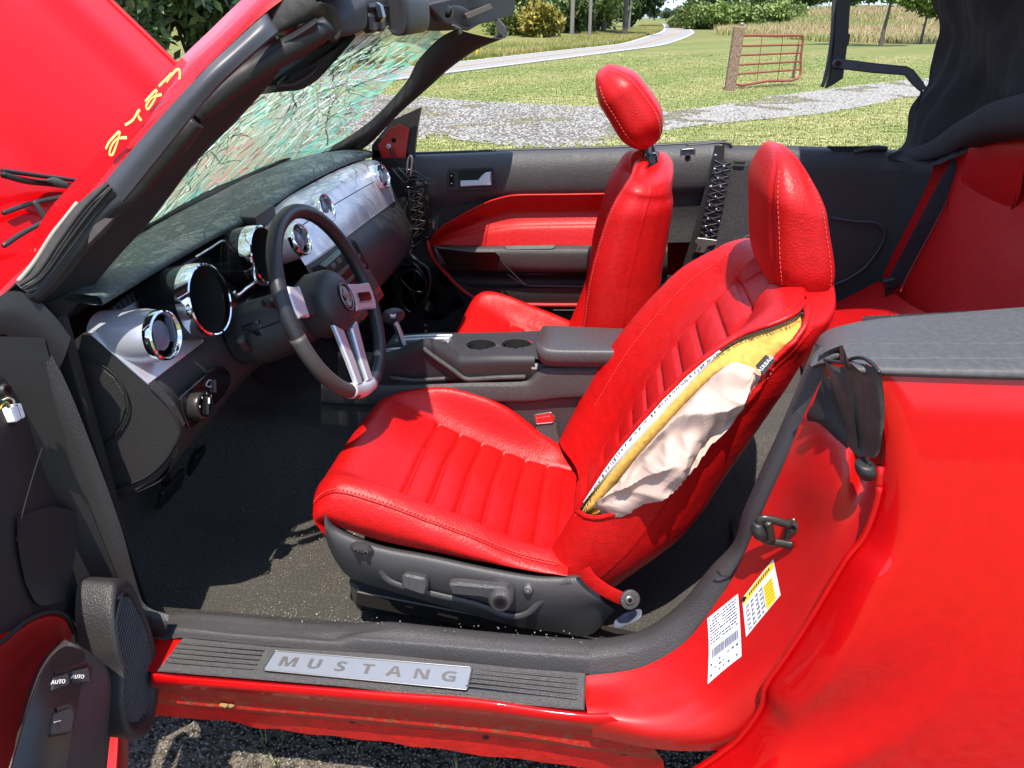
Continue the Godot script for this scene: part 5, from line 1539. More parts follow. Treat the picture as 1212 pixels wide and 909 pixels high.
func sticker(o: Node, g: Array, corners: Array, kind: int):
	var p := []
	for q in corners: p.append(q)
	var n := Vector3(-0.35, 0.15, 0.92).normalized()
	var rows := []
	for i in 9:
		var r := []
		for j in 9:
			var a: Vector3 = p[0].lerp(p[1], j / 8.0).lerp(p[3].lerp(p[2], j / 8.0), i / 8.0)
			r.append(surf_hit(g, a + n * 0.08, -n, a) + n * 0.0012)
		rows.append(r)
	var mb := MB.new()
	mb.sheet(rows)
	put("paper", mb, M.paper, o)
	var tm := MB.new()
	var ym := MB.new()
	var rng := RandomNumberGenerator.new()
	rng.seed = 60 + kind
	var up := 0.0005
	if kind == 0:
		for k in 9:   # lines of fine print, a bar field, more print
			var v := 0.05 + k * 0.05
			var u := 0.06
			while u < 0.9:
				var w := rng.randf_range(0.03, 0.10)
				if rng.randf() < 0.85: on_sheet(rows, n, u, v, minf(u + w, 0.93), v + 0.022, up, tm)
				u += w + 0.018
		var u := 0.10
		while u < 0.92:
			var w := rng.randf_range(0.008, 0.022)
			on_sheet(rows, n, u, 0.56, u + w, 0.70, up, tm)
			u += w + rng.randf_range(0.008, 0.02)
		for k in 3:
			for j in 7:
				if rng.randf() < 0.65: on_sheet(rows, n, 0.06 + j * 0.13, 0.76 + k * 0.075, 0.06 + j * 0.13 + rng.randf_range(0.03, 0.08), 0.79 + k * 0.075, up, tm)
	else:
		on_sheet(rows, n, 0.02, 0.02, 0.98, 0.2, up, ym)
		on_sheet(rows, n, 0.62, 0.36, 0.88, 0.97, up, ym)
		for k in 12:
			on_sheet(rows, n, 0.22 + 0.055 * k, 0.07, 0.22 + 0.055 * k + 0.035, 0.15, up * 2, tm)
		for k in 6:
			on_sheet(rows, n, 0.08, 0.30 + k * 0.115, 0.58, 0.305 + k * 0.115, up, tm)
			for j in 4: on_sheet(rows, n, 0.10 + j * 0.13, 0.325 + k * 0.115, 0.10 + j * 0.13 + rng.randf_range(0.05, 0.1), 0.36 + k * 0.115, up, tm)
			on_sheet(rows, n, 0.65, 0.40 + k * 0.09, 0.85, 0.412 + k * 0.09, up * 2, tm)
		for u in [0.08, 0.24, 0.42, 0.58]: on_sheet(rows, n, u, 0.30, u + 0.008, 0.88, up, tm)
		var c: Vector3 = rows[1][0].lerp(rows[1][1], 0.75)
		lathe([Vector2(0, 0.0004), Vector2(0.0052, 0.0003), Vector2(0.0055, 0)], c + n * 0.0006, n, 18, tm)
	put("print", tm, M.ink, o)
	if kind == 1: put("yellow_field", ym, M.yellow, o)
func build_floor():
	var fl := part("floor_carpet", car, "dark grey carpet littered with broken glass")
	var rows := []
	for i in 13:
		var z := 0.735 - 1.47 * i / 12.0
		var r := []
		for x: float in [-1.25, -1.10, -1.0, -0.9, -0.7, -0.4, -0.1, 0.2, 0.5, 0.8]:
			var y := 0.30
			if x < -0.95: y = 0.30 + (-0.95 - x) * 1.6
			if x > 0.3: y = 0.36
			if absf(z) < 0.16: y += 0.16
			r.append(Vector3(x, y, z))
		rows.append(r)
	put("carpet", sheet(rows, 3, 4), M.carpet, fl)
	put("sill_kick", sheet([[Vector3(-1.1, 0.30, 0.69), Vector3(0.6, 0.30, 0.69)], [Vector3(-1.1, 0.40, 0.69), Vector3(0.6, 0.42, 0.69)]], 1, 4), M.carpet, fl)
	put("inner_side", sheet([[Vector3(0.34, 0.30, 0.68), Vector3(0.7, 0.30, 0.66), Vector3(1.15, 0.30, 0.64)], [Vector3(0.36, 0.7, 0.66), Vector3(0.7, 0.7, 0.63), Vector3(1.15, 0.7, 0.62)], [Vector3(0.37, 1.0, 0.62), Vector3(0.7, 1.03, 0.62), Vector3(1.15, 1.04, 0.62)]], 3, 4), M.plastic, fl)
	put("far_kick_panel", plate([Vector3(-0.75, 0.24, -0.735), Vector3(1.15, 0.24, -0.735), Vector3(1.15, 0.62, -0.735), Vector3(-0.75, 0.62, -0.735)], Vector3(0, 0, -0.01), 0.0), M.plastic_fine, fl)
	put("rear_floor", box(Vector3(0.8, 0.05, 1.4), Transform3D(Basis(), Vector3(0.72, 0.34, 0.0)), 0.01), M.carpet, fl)
	put("underbody", box(Vector3(2.6, 0.06, 1.38), Transform3D(Basis(), Vector3(0.1, 0.22, -0.02)), 0.01), M.black, fl)
	put("firewall", box(Vector3(0.03, 0.75, 1.5), Transform3D(Basis(), Vector3(-1.22, 0.62, 0.0)), 0.01), M.black, fl)


# ---- bonnet, cowl, windscreen frame and glass
func build_front():
	# opened hood: an outer skin with a folded rim and an inner panel
	var hd := part("hood", car, "raised red hood seen from behind, above the cowl")
	var rows := []
	for i in 7:
		var t := i / 6.0
		var r := []
		for k in 13:
			var z := lerpf(-0.60 - 0.03 * t, 0.72, k / 12.0)
			var crown := 0.022 * (1.0 - pow(absf(z) / 0.7, 2.0)) + 0.012 * smoothstep(0.30, 0.38, absf(z)) * smoothstep(0.62, 0.4, absf(z))
			var s := 1.18 * t
			var p := Vector3(-1.02 - s * 0.685, 0.975 + s * 0.728, z) + Vector3(0.728, 0.685, 0) * (crown * smoothstep(0, 0.2, t + 0.08) - 0.05 * t * t)
			r.append(p)
		rows.append(r)
	put("outer_skin", slab(rows, Vector3(-0.012, -0.012, 0), 6, 5), M.hood_paint, hd)
	var rim := []
	for r in rows: rim.append(r[0])
	put("folded_rim", tube(rim, 0.008, 10, 6), M.paint, hd)
	put("washer_jet", ring_loft([[v3(-1.2284,1.2007,-.27), Vector3(0.008, 0, 0), Vector3(0, 0.003, 0.005), 2.0], [v3(-1.221,1.1926,-.27), Vector3(0.009, 0, 0), Vector3(0, 0.006, 0.008), 2.2], [v3(-1.2131,1.1865,-.27), Vector3(0.005, 0, 0), Vector3(0, 0.003, 0.004), 2.0]], 12, 4), M.rubber, hd)
	# cowl and wing behind the pillar
	var cw := part("cowl_panel", car)
	put("grille_floor", sheet([[Vector3(-1.22, 0.93, 0.66), Vector3(-1.28, 0.94, 0.3), Vector3(-1.30, 0.945, 0.0), Vector3(-1.28, 0.94, -0.3), Vector3(-1.22, 0.93, -0.66)], [Vector3(-1.08, 0.945, 0.67), Vector3(-1.14, 0.955, 0.3), Vector3(-1.16, 0.96, 0.0), Vector3(-1.14, 0.955, -0.3), Vector3(-1.08, 0.945, -0.67)], [Vector3(-0.86, 0.99, 0.68), Vector3(-0.95, 0.992, 0.3), Vector3(-0.98, 0.993, 0.0), Vector3(-0.96, 0.992, -0.3), Vector3(-0.88, 0.995, -0.68)]], 5, 6), M.plastic_fine, cw)
	for q in [[v3(-1.0628,1.0654,.45),v3(-1.0595,1.067,.375),v3(-1.0352,1.066,.3)], [v3(-1.0202,1.0263,.52),v3(-1.0134,1.0386,.47),v3(-.9942,1.0511,.42)], [v3(-.9727,1.0953,.48),v3(-.9652,1.0781,.48),v3(-.9609,1.0606,.48)]]:
		put("cowl_rib", tube(q, 0.0045, 8, 5), M.plastic_fine, cw)
	put("seal_strip", tube([Vector3(-1.02, 0.99, 0.7), Vector3(-1.10, 0.995, 0.3), Vector3(-1.12, 0.998, 0), Vector3(-1.10, 0.995, -0.3), Vector3(-1.03, 0.99, -0.68)], 0.009, 8, 6), M.rubber, cw)
	var wp := part("windshield_wiper", car)
	put("wiper_arm", tube([v3(-1.0644,1.1336,.42),v3(-1.0668,1.1127,.3467),v3(-1.0733,1.0925,.2733),v3(-1.0745,1.0718,.2)], 0.007, 8, 5, false, 0.6), M.rubber, wp)
	put("wiper_blade", tube([v3(-1.0498,1.1302,.44),v3(-1.0711,1.1055,.3667),v3(-1.0823,1.0863,.2933),v3(-1.0631,1.0639,.22)], 0.006, 8, 5), M.rubber, wp)
	put("wiper_joint", ring_loft([[v3(-1.0555,1.0988,.33), Vector3(0.004, 0, 0), Vector3(0, 0.004, 0), 2.0], [v3(-1.0622,1.0897,.3), Vector3(0.01, 0, 0.01), Vector3(0, 0.01, 0), 2.2], [v3(-1.0614,1.079,.27), Vector3(0.006, 0, 0.006), Vector3(0, 0.006, 0), 2.0]], 12, 4), M.rubber_worn, wp)
	var fd := part("front_fender", car)
	put("skin", sheet([[Vector3(-0.86, 1.0, 0.76), Vector3(-1.0, 0.985, 0.76), Vector3(-1.3, 0.95, 0.75), Vector3(-1.9, 0.88, 0.72)], [Vector3(-0.86, 0.985, 0.82), Vector3(-1.0, 0.97, 0.82), Vector3(-1.3, 0.94, 0.82), Vector3(-1.9, 0.87, 0.8)], [Vector3(-0.86, 0.90, 0.865), Vector3(-1.0, 0.89, 0.87), Vector3(-1.3, 0.86, 0.88), Vector3(-1.9, 0.8, 0.87)], [Vector3(-0.88, 0.6, 0.89), Vector3(-1.0, 0.6, 0.9), Vector3(-1.3, 0.62, 0.91), Vector3(-1.9, 0.6, 0.9)], [Vector3(-0.88, 0.28, 0.86), Vector3(-1.0, 0.28, 0.87), Vector3(-1.3, 0.45, 0.9), Vector3(-1.9, 0.4, 0.88)]], 5, 5), M.paint, fd)
	put("far_skin", sheet([[Vector3(-0.80, 1.0, -0.74), Vector3(-1.0, 0.985, -0.76), Vector3(-1.3, 0.95, -0.75), Vector3(-1.9, 0.88, -0.72)], [Vector3(-0.80, 0.95, -0.83), Vector3(-1.0, 0.95, -0.84), Vector3(-1.3, 0.92, -0.84), Vector3(-1.9, 0.86, -0.82)], [Vector3(-0.80, 0.5, -0.89), Vector3(-1.0, 0.5, -0.9), Vector3(-1.3, 0.55, -0.91), Vector3(-1.9, 0.5, -0.9)]], 5, 5), M.paint, fd)
	# near windscreen pillar
	var wf := part("windshield_frame", car)
	rows = [
		[v3(-.9971,.9549,.66),v3(-.9158,1.0316,.6467),v3(-.8751,1.068,.6333),v3(-.8323,1.1205,.62),v3(-.7658,1.1796,.6067),v3(-.6972,1.2457,.5922),v3(-.6073,1.3257,.5767),v3(-.5657,1.3613,.5611),v3(-.5262,1.3953,.5456),v3(-.4915,1.4239,.53)],
		[v3(-.9506,.9677,.71),v3(-.8717,1.0383,.6967),v3(-.8259,1.0795,.6833),v3(-.7818,1.1271,.67),v3(-.72,1.1822,.6567),v3(-.6545,1.2442,.6417),v3(-.5712,1.3197,.625),v3(-.5298,1.3549,.6083),v3(-.49,1.3896,.5917),v3(-.4588,1.4161,.575)],
		[v3(-.9282,.9716,.735),v3(-.8474,1.0392,.7206),v3(-.8015,1.0779,.7061),v3(-.7598,1.1231,.6917),v3(-.6967,1.1806,.6772),v3(-.6303,1.2447,.6611),v3(-.5509,1.3125,.6433),v3(-.5105,1.3492,.6256),v3(-.4716,1.3855,.6078),v3(-.4382,1.4096,.59)],
		[v3(-.9236,.9679,.742),v3(-.8351,1.0367,.7271),v3(-.7919,1.0775,.7122),v3(-.7509,1.1224,.6973),v3(-.6881,1.1766,.6824),v3(-.6208,1.2422,.6658),v3(-.5444,1.3108,.6473),v3(-.5047,1.3462,.6289),v3(-.4642,1.3804,.6104),v3(-.4298,1.4056,.592)]]
	put("pillar_skin", sheet(rows, 6, 6), M.paint, wf)
	for q in [[v3(-.8618,1.0412,.68),v3(-.8528,1.0572,.68)], [v3(-.8378,1.0504,.69),v3(-.8267,1.0737,.69)], [v3(-.8173,1.0669,.7),v3(-.8108,1.0796,.7)], [v3(-.8602,1.0392,.69),v3(-.8534,1.0524,.69)], [v3(-.8308,1.0782,.67),v3(-.8202,1.0912,.67)]]:
		put("paint_scratch", tube(q, 0.0008, 5, 1), M.felt_grey, wf)
	put("sealant_edge", tube([v3(-.8163,1.0436,.742),v3(-.8024,1.0588,.7336),v3(-.7879,1.0765,.7252),v3(-.765,1.1053,.7168),v3(-.7443,1.1276,.7084),v3(-.7269,1.1473,.7)], 0.0035, 7, 5), M.felt_grey, wf)
	rows = [
		[v3(-.6446,1.189,.745),v3(-.5891,1.2482,.7174),v3(-.522,1.3126,.6898),v3(-.49,1.3462,.6594),v3(-.4563,1.3794,.6262),v3(-.4604,1.3855,.593)],
		[v3(-.6361,1.1778,.748),v3(-.5807,1.2385,.7216),v3(-.5154,1.3031,.6952),v3(-.4804,1.3385,.6656),v3(-.4479,1.3706,.6328),v3(-.4543,1.3744,.6)],
		[v3(-.6295,1.1618,.744),v3(-.5763,1.2211,.7176),v3(-.5131,1.2896,.6912),v3(-.475,1.3274,.6616),v3(-.4395,1.3606,.6288),v3(-.4495,1.362,.596)]]
	put("grey_trim_strip", slab(rows, Vector3(-0.004, -0.004, -0.008), 5, 6), M.slate, wf)
	rows = [
		[v3(-.8206,1.0416,.744),v3(-.8042,1.057,.732),v3(-.7664,1.1013,.72),v3(-.7197,1.1486,.71),v3(-.6763,1.1785,.7)],
		[v3(-.8075,1.0354,.75),v3(-.7912,1.0497,.7385),v3(-.7475,1.0966,.727),v3(-.703,1.1446,.716),v3(-.6645,1.1684,.705)],
		[v3(-.8008,1.0288,.748),v3(-.7825,1.0417,.736),v3(-.7365,1.0889,.724),v3(-.6952,1.1323,.712),v3(-.6607,1.1514,.7)]]
	put("worn_strip", slab(rows, Vector3(-0.004, -0.004, -0.008), 5, 6), M.rubber_worn, wf)
	for q in [[v3(-.8068,1.0411,.752),v3(-.7812,1.0584,.7415),v3(-.743,1.1026,.731),v3(-.7035,1.1456,.7205),v3(-.668,1.1761,.71)], [v3(-.8006,1.0364,.752),v3(-.7749,1.0537,.7415),v3(-.7338,1.0993,.731),v3(-.6947,1.1412,.7205),v3(-.6642,1.1717,.71)]]:
		put("strip_groove", tube(q, 0.0022, 6, 5), M.rubber, wf)
	put("grab_flap", sheet([[v3(-.6982,1.1132,.73),v3(-.6877,1.1252,.73),v3(-.6704,1.135,.73)], [v3(-.6955,1.1024,.742),v3(-.677,1.117,.742),v3(-.6497,1.1384,.742)], [v3(-.6998,1.0965,.738),v3(-.6725,1.1161,.738),v3(-.6405,1.1468,.738)], [v3(-.702,1.0942,.73),v3(-.6696,1.1188,.73),v3(-.6395,1.1518,.73)]], 5, 5), M.rubber_worn, wf)
	# round weatherstrip in two lengths, split at a kink
	put("weatherstrip", tube([v3(-.806,1.0177,.735),v3(-.7713,1.0482,.7238),v3(-.7283,1.092,.7125),v3(-.6834,1.1371,.7013),v3(-.6474,1.1601,.69),v3(-.625,1.183,.6812),v3(-.6002,1.2069,.6725),v3(-.5749,1.2338,.6638),v3(-.5564,1.2527,.655)], [0.012, 0.012, 0.012, 0.0125, 0.014, 0.0145, 0.0145, 0.0145, 0.012], 14, 6), M.rubber, wf)
	put("weatherstrip", tube([v3(-.5608,1.2565,.65),v3(-.5515,1.2654,.6411),v3(-.5365,1.2789,.6322),v3(-.519,1.2923,.6233),v3(-.5017,1.3047,.6144),v3(-.4848,1.315,.6056),v3(-.4573,1.3307,.5967),v3(-.4275,1.3463,.5878),v3(-.4004,1.3608,.5789),v3(-.3882,1.3701,.57)], [0.010, 0.015, 0.0165, 0.0165, 0.0165, 0.0165, 0.016, 0.016, 0.016, 0.012], 14, 6), M.rubber, wf)
	put("weatherstrip_end", ring_loft([[v3(-.4039,1.3794,.57), Vector3(0.006, 0, 0), Vector3(0, 0.012, 0), 2.0], [v3(-.3948,1.3753,.57), Vector3(0.012, 0.004, 0), Vector3(0, 0.022, 0.01), 2.2], [v3(-.3851,1.3711,.565), Vector3(0.012, 0.006, 0), Vector3(0, 0.022, 0.012), 2.4], [v3(-.3803,1.3648,.56), Vector3(0.006, 0.003, 0), Vector3(0, 0.012, 0), 2.0]], 18, 5), M.rubber_worn, wf)
	put("torn_lip", sheet([[v3(-.5731,1.2631,.6),v3(-.5409,1.2881,.6),v3(-.5019,1.3146,.6),v3(-.465,1.334,.6),v3(-.4295,1.3487,.6),v3(-.3971,1.3632,.6)], [v3(-.5641,1.2705,.605),v3(-.5262,1.3017,.605),v3(-.4906,1.3256,.605),v3(-.4572,1.3405,.605),v3(-.4217,1.3571,.605),v3(-.3917,1.3734,.605)], [v3(-.5759,1.2757,.59),v3(-.5293,1.3116,.59),v3(-.4909,1.3355,.59),v3(-.452,1.3536,.59),v3(-.419,1.3692,.59),v3(-.3963,1.3815,.59)]], 4, 6), M.rubber, wf)
	# inner side of the pillar
	rows = [
		[v3(-.9346,.9653,.73),v3(-.8492,1.0288,.7086),v3(-.7789,1.0946,.6871),v3(-.7162,1.1533,.66),v3(-.6458,1.2131,.63),v3(-.5833,1.2769,.6043),v3(-.5267,1.3202,.5871),v3(-.4733,1.3647,.57)],
		[v3(-.945,.9228,.715),v3(-.8527,.9943,.6893),v3(-.7879,1.0547,.6636),v3(-.7161,1.1234,.635),v3(-.645,1.1879,.605),v3(-.583,1.2517,.58),v3(-.5256,1.2989,.565),v3(-.4698,1.345,.55)],
		[v3(-.962,.8748,.7),v3(-.8418,.9658,.67),v3(-.7926,1.0153,.64),v3(-.7285,1.0727,.6086),v3(-.6566,1.1452,.5764),v3(-.5943,1.2145,.5507),v3(-.5451,1.2571,.5379),v3(-.4854,1.308,.525)],
		[v3(-.9669,.8525,.685),v3(-.828,.9573,.6569),v3(-.7975,.9934,.6288),v3(-.7502,1.0455,.6),v3(-.7101,1.0888,.57),v3(-.6633,1.1495,.54),v3(-.6065,1.2028,.5225),v3(-.5644,1.2394,.5112),v3(-.5373,1.2716,.5)],
		[v3(-.9624,.8449,.675),v3(-.8423,.9564,.645),v3(-.8205,.985,.615),v3(-.7734,1.0362,.585),v3(-.7299,1.0845,.555),v3(-.6787,1.1489,.525),v3(-.6189,1.2032,.5088),v3(-.5739,1.2404,.4994),v3(-.5456,1.273,.49)]]
	put("inner_trim", sheet(rows, 6, 6), M.trim_brown, wf)
	# clear of the pillar: number scrawled in yellow paint marker
	var mk := MB.new()
	var inks := [[v3(-.6805,1.2177,.68),v3(-.6718,1.2278,.68),v3(-.6567,1.2396,.68),v3(-.655,1.2391,.68),v3(-.6628,1.2247,.68),v3(-.6726,1.21,.68),v3(-.6766,1.2111,.68),v3(-.6707,1.2223,.68),v3(-.6599,1.2313,.68),v3(-.6462,1.2327,.68)], [v3(-.6544,1.247,.665),v3(-.6418,1.2538,.665),v3(-.6319,1.2647,.665),v3(-.629,1.2669,.665),v3(-.6329,1.2604,.665),v3(-.6298,1.2529,.665)], [v3(-.6273,1.2762,.65),v3(-.611,1.2893,.65),v3(-.6083,1.2904,.65),v3(-.6131,1.2796,.65),v3(-.6258,1.2665,.65),v3(-.6273,1.2708,.65),v3(-.6163,1.2817,.65),v3(-.6022,1.2851,.65)], [v3(-.6124,1.2945,.635),v3(-.595,1.3075,.635),v3(-.5906,1.3107,.635),v3(-.6002,1.3,.635),v3(-.5837,1.3149,.635),v3(-.5789,1.315,.635),v3(-.5815,1.3023,.635),v3(-.5949,1.2904,.635),v3(-.5969,1.2925,.635)]]
	for q in inks: tube(q, 0.0021, 8, 4, false, 0.15, Vector3(-0.3, 0.5, 1), mk)
	put("marker_number", mk, M.marker, wf, "yellow hand-painted number 2723 on the red pillar")
	# lower end of the seal, down the hinge pillar to the sill
	rows = [
		[v3(-.7972,.9312,.742),v3(-.7914,.904,.742),v3(-.7836,.8535,.742),v3(-.7766,.7858,.742),v3(-.7684,.6953,.742),v3(-.764,.6052,.742),v3(-.7648,.5122,.742),v3(-.759,.4564,.742),v3(-.7191,.4378,.742)],
		[v3(-.8089,.9214,.752),v3(-.807,.8911,.752),v3(-.7988,.8433,.752),v3(-.7924,.7753,.752),v3(-.7859,.6811,.752),v3(-.7793,.5906,.752),v3(-.7759,.5048,.752),v3(-.7626,.4422,.752),v3(-.7187,.4279,.752)],
		[v3(-.8268,.9067,.752),v3(-.8293,.8757,.752),v3(-.8239,.8329,.752),v3(-.8202,.7672,.752),v3(-.8131,.6723,.752),v3(-.8067,.5775,.752),v3(-.7955,.4879,.752),v3(-.7769,.4211,.752),v3(-.7262,.4074,.752)],
		[v3(-.8589,.8884,.735),v3(-.8591,.851,.735),v3(-.8602,.8094,.735),v3(-.856,.7448,.735),v3(-.8494,.6472,.735),v3(-.8436,.5497,.735),v3(-.8347,.4495,.735),v3(-.8128,.3807,.735),v3(-.7541,.3675,.735)]]
	put("hinge_pillar_seal", sheet(rows, 5, 6), M.plastic, wf)
	put("pillar_foot", sheet([[v3(-.9268,.9757,.735),v3(-.8432,1.025,.735),v3(-.806,1.0177,.735),v3(-.7805,.9878,.735),v3(-.7654,.9569,.735)], [v3(-.9293,.9515,.742),v3(-.8506,.9846,.742),v3(-.818,.9783,.742),v3(-.7955,.9556,.742),v3(-.7839,.921,.742)], [v3(-.944,.9094,.742),v3(-.8681,.9383,.742),v3(-.8431,.9315,.742),v3(-.8277,.9103,.742),v3(-.8183,.8772,.742)], [v3(-.9716,.8469,.735),v3(-.893,.8865,.735),v3(-.872,.882,.735),v3(-.8621,.8595,.735),v3(-.8575,.8186,.735)]], 4, 5), M.rubber, wf)
	put("hinge_pillar_panel", sheet([[Vector3(-0.90, 1.0, 0.70), Vector3(-0.90, 0.7, 0.70), Vector3(-0.90, 0.40, 0.70)], [Vector3(-0.80, 1.0, 0.715), Vector3(-0.79, 0.7, 0.715), Vector3(-0.78, 0.42, 0.71)]], 2, 6), M.trim_brown, wf)
	put("hinge_pillar_outer", sheet([[Vector3(-0.80, 0.96, 0.745), Vector3(-0.80, 0.7, 0.75), Vector3(-0.775, 0.42, 0.75)], [Vector3(-0.86, 0.98, 0.80), Vector3(-0.86, 0.7, 0.81), Vector3(-0.86, 0.36, 0.81)], [Vector3(-0.90, 0.98, 0.85), Vector3(-0.90, 0.7, 0.86), Vector3(-0.90, 0.34, 0.85)]], 3, 6), M.rubber, wf)
	# header across the top of the screen
	rows = []
	for q in [[-0.47, 1.40], [-0.43, 1.425], [-0.36, 1.42], [-0.331, 1.410], [-0.325, 1.402], [-0.325, 1.376], [-0.330, 1.367], [-0.36, 1.36], [-0.42, 1.357], [-0.47, 1.367]]:
		var r := []
		for z: float in [0.57, 0.50, 0.40, 0.25, 0.0, -0.25, -0.45, -0.57]:
			var bow := 0.115 * (z * z) / 0.32 - 0.105
			var thin := 1.0 - 0.75 * smoothstep(0.44, 0.575, absf(z))
			r.append(Vector3(lerpf(-0.40, q[0], thin) + bow - 0.015, lerpf(1.385, q[1], thin) - 0.03 * z * z / 0.32 + 0.008, z))
		rows.append(r)
	rows.append(rows[0])
	put("header_rail", sheet(rows, 4, 6), M.trim_brown, wf)
	put("header_skin", sheet([[Vector3(-0.50, 1.365, 0.585), Vector3(-0.58, 1.395, 0.3), Vector3(-0.61, 1.40, 0), Vector3(-0.58, 1.395, -0.3), Vector3(-0.50, 1.365, -0.585)], [Vector3(-0.44, 1.425, 0.575), Vector3(-0.53, 1.435, 0.3), Vector3(-0.56, 1.44, 0), Vector3(-0.53, 1.435, -0.3), Vector3(-0.44, 1.425, -0.575)], [Vector3(-0.35, 1.425, 0.57), Vector3(-0.44, 1.437, 0.3), Vector3(-0.465, 1.442, 0), Vector3(-0.44, 1.437, -0.3), Vector3(-0.35, 1.425, -0.57)]], 4, 6), M.paint, wf)
	put("corner_cover", sheet([[v3(-.4719,1.3794,.585),v3(-.4653,1.3917,.585),v3(-.4561,1.4058,.585),v3(-.4336,1.4157,.585)], [v3(-.4603,1.3662,.6),v3(-.4463,1.3815,.6),v3(-.4256,1.3955,.6),v3(-.4013,1.4053,.6)], [v3(-.4492,1.3611,.6),v3(-.4312,1.3713,.6),v3(-.4063,1.3835,.6),v3(-.3843,1.3934,.6)], [v3(-.4486,1.3609,.59),v3(-.4311,1.3671,.59),v3(-.404,1.3754,.59),v3(-.3818,1.3855,.59)]], 5, 5), M.rubber_worn, wf)
	put("header_seam", tube([Vector3(-0.36, 1.392, 0.44), Vector3(-0.425, 1.397, 0.2), Vector3(-0.443, 1.398, 0.0), Vector3(-0.425, 1.397, -0.2)], 0.002, 6, 6), M.black, wf)
	for z: float in [0.30, 0.17, -0.02]: put("header_clip", box(Vector3(0.02, 0.03, 0.035), Transform3D(Basis(), Vector3(-0.443 + 0.115 * z * z / 0.32, 1.37, z)), 0.005), M.rubber, wf)
	put("header_latch", box(Vector3(0.03, 0.03, 0.09), frame(v3(-.4354,1.3793,.28), Vector3(0, 0, -1), Vector3(1, 0.2, 0)), 0.006), M.gloss_black, wf)
	put("header_latch", box(Vector3(0.05, 0.02, 0.05), frame(v3(-.4334,1.3744,.36), Vector3(0, 0, -1), Vector3(1, 0.3, 0)), 0.006), M.rubber, wf)
	# mirror shell and its foot
	put("mirror_mount", ring_loft([[v3(-.4351,1.3881,.06), Vector3(0, 0.03, 0), Vector3(0.012, 0, 0), 2.5], [v3(-.4251,1.3851,.06), Vector3(0, 0.04, 0), Vector3(0.02, 0, 0), 3.0], [v3(-.4094,1.3871,-.06), Vector3(0, 0.038, 0), Vector3(0.02, 0, 0), 3.0], [v3(-.4076,1.3889,-.1), Vector3(0, 0.03, 0), Vector3(0.012, 0, 0), 2.5]], 20, 5), M.plastic_fine, wf)
	# sun visors
	var v1 := part("sun_visor", car, "brown-black sun visor folded along the near pillar")
	put("panel", plate(rounded([v3(-.5598,1.2678,.46),v3(-.5298,1.2712,.4375),v3(-.499,1.2722,.415),v3(-.4791,1.2858,.3875),v3(-.4475,1.3238,.35),v3(-.4276,1.3537,.3125),v3(-.4703,1.3484,.31),v3(-.5112,1.333,.325),v3(-.5639,1.2964,.34)], 0.012), Vector3(-0.012, 0.008, -0.006), 0.003), M.trim_brown, v1)
	put("inner_edge", tube(rounded([v3(-.5208,1.2827,.455),v3(-.5072,1.2808,.4275),v3(-.4879,1.2929,.4),v3(-.474,1.3211,.35),v3(-.4734,1.3376,.3),v3(-.4925,1.3303,.32),v3(-.5295,1.3073,.34)], 0.01), 0.0024, 6, 1, true), M.plastic_fine, v1)
	var v2 := part("sun_visor", car, "far sun visor folded up under the header with a tan warning label")
	put("panel", plate(rounded([v3(-.432,1.4047,-.1926),v3(-.4,1.4361,-.5808),v3(-.335,1.4518,-1.0361),v3(-.335,1.3884,-1.0137),v3(-.345,1.3765,-.8086),v3(-.375,1.3624,-.5594),v3(-.39,1.3473,-.4614),v3(-.415,1.3681,-.288)], 0.008), Vector3(0.014, -0.002, 0.0), 0.003), M.visor, v2)
	put("label", plate([v3(-.374,1.3856,-.3915),v3(-.344,1.4111,-.6186),v3(-.342,1.4022,-.6682),v3(-.37,1.3751,-.4155)], Vector3(0.002, 0, 0), 0.0), M.tan_label, v2)
	put("clip", lathe([Vector2(0, 0.012), Vector2(0.010, 0.010), Vector2(0.014, 0.0)], v3(-.388,1.3897,-.2597), Vector3(1, -0.2, 0.3), 14), M.gloss_black, v2)
	put("hook", tube([v3(-.375,1.3595,-.2493),v3(-.375,1.3531,-.3231),v3(-.375,1.3453,-.3442),v3(-.375,1.3479,-.3002)], 0.005, 7, 4), M.plastic_grey, v2)
	# far pillar
	rows = [
		[v3(-.4151,1.3507,-.5),v3(-.4713,1.3254,-.5343),v3(-.5386,1.2707,-.5686),v3(-.5821,1.2153,-.6029),v3(-.655,1.1453,-.6314),v3(-.7342,1.0842,-.6543),v3(-.8383,1.0248,-.6771),v3(-.9039,.9998,-.7)],
		[v3(-.3684,1.3389,-.49),v3(-.4439,1.305,-.5214),v3(-.5095,1.2522,-.5529),v3(-.5588,1.1966,-.5843),v3(-.6352,1.1311,-.6114),v3(-.7134,1.0724,-.6343),v3(-.816,1.0181,-.6571),v3(-.8807,.9956,-.68)],
		[v3(-.3052,1.3262,-.52),v3(-.3888,1.2916,-.5486),v3(-.4721,1.2379,-.5771),v3(-.5399,1.1837,-.6057),v3(-.6262,1.1173,-.6314),v3(-.7103,1.0551,-.6543),v3(-.8077,1.0051,-.6771),v3(-.8779,.9848,-.7)],
		[v3(-.2887,1.3317,-.55),v3(-.3326,1.3225,-.5814),v3(-.4197,1.2781,-.6129),v3(-.4864,1.2291,-.6443),v3(-.5685,1.1709,-.6707),v3(-.6541,1.098,-.6921),v3(-.7441,1.0212,-.7136),v3(-.8008,.9859,-.735)],
		[v3(-.2878,1.3582,-.58),v3(-.3175,1.3368,-.6086),v3(-.414,1.2881,-.6371),v3(-.4753,1.2415,-.6657),v3(-.5597,1.1835,-.6907),v3(-.6481,1.1081,-.7121),v3(-.7299,1.0339,-.7336),v3(-.7957,.9881,-.755)]]
	put("far_pillar", sheet(rows, 6, 6), M.trim_brown, wf)
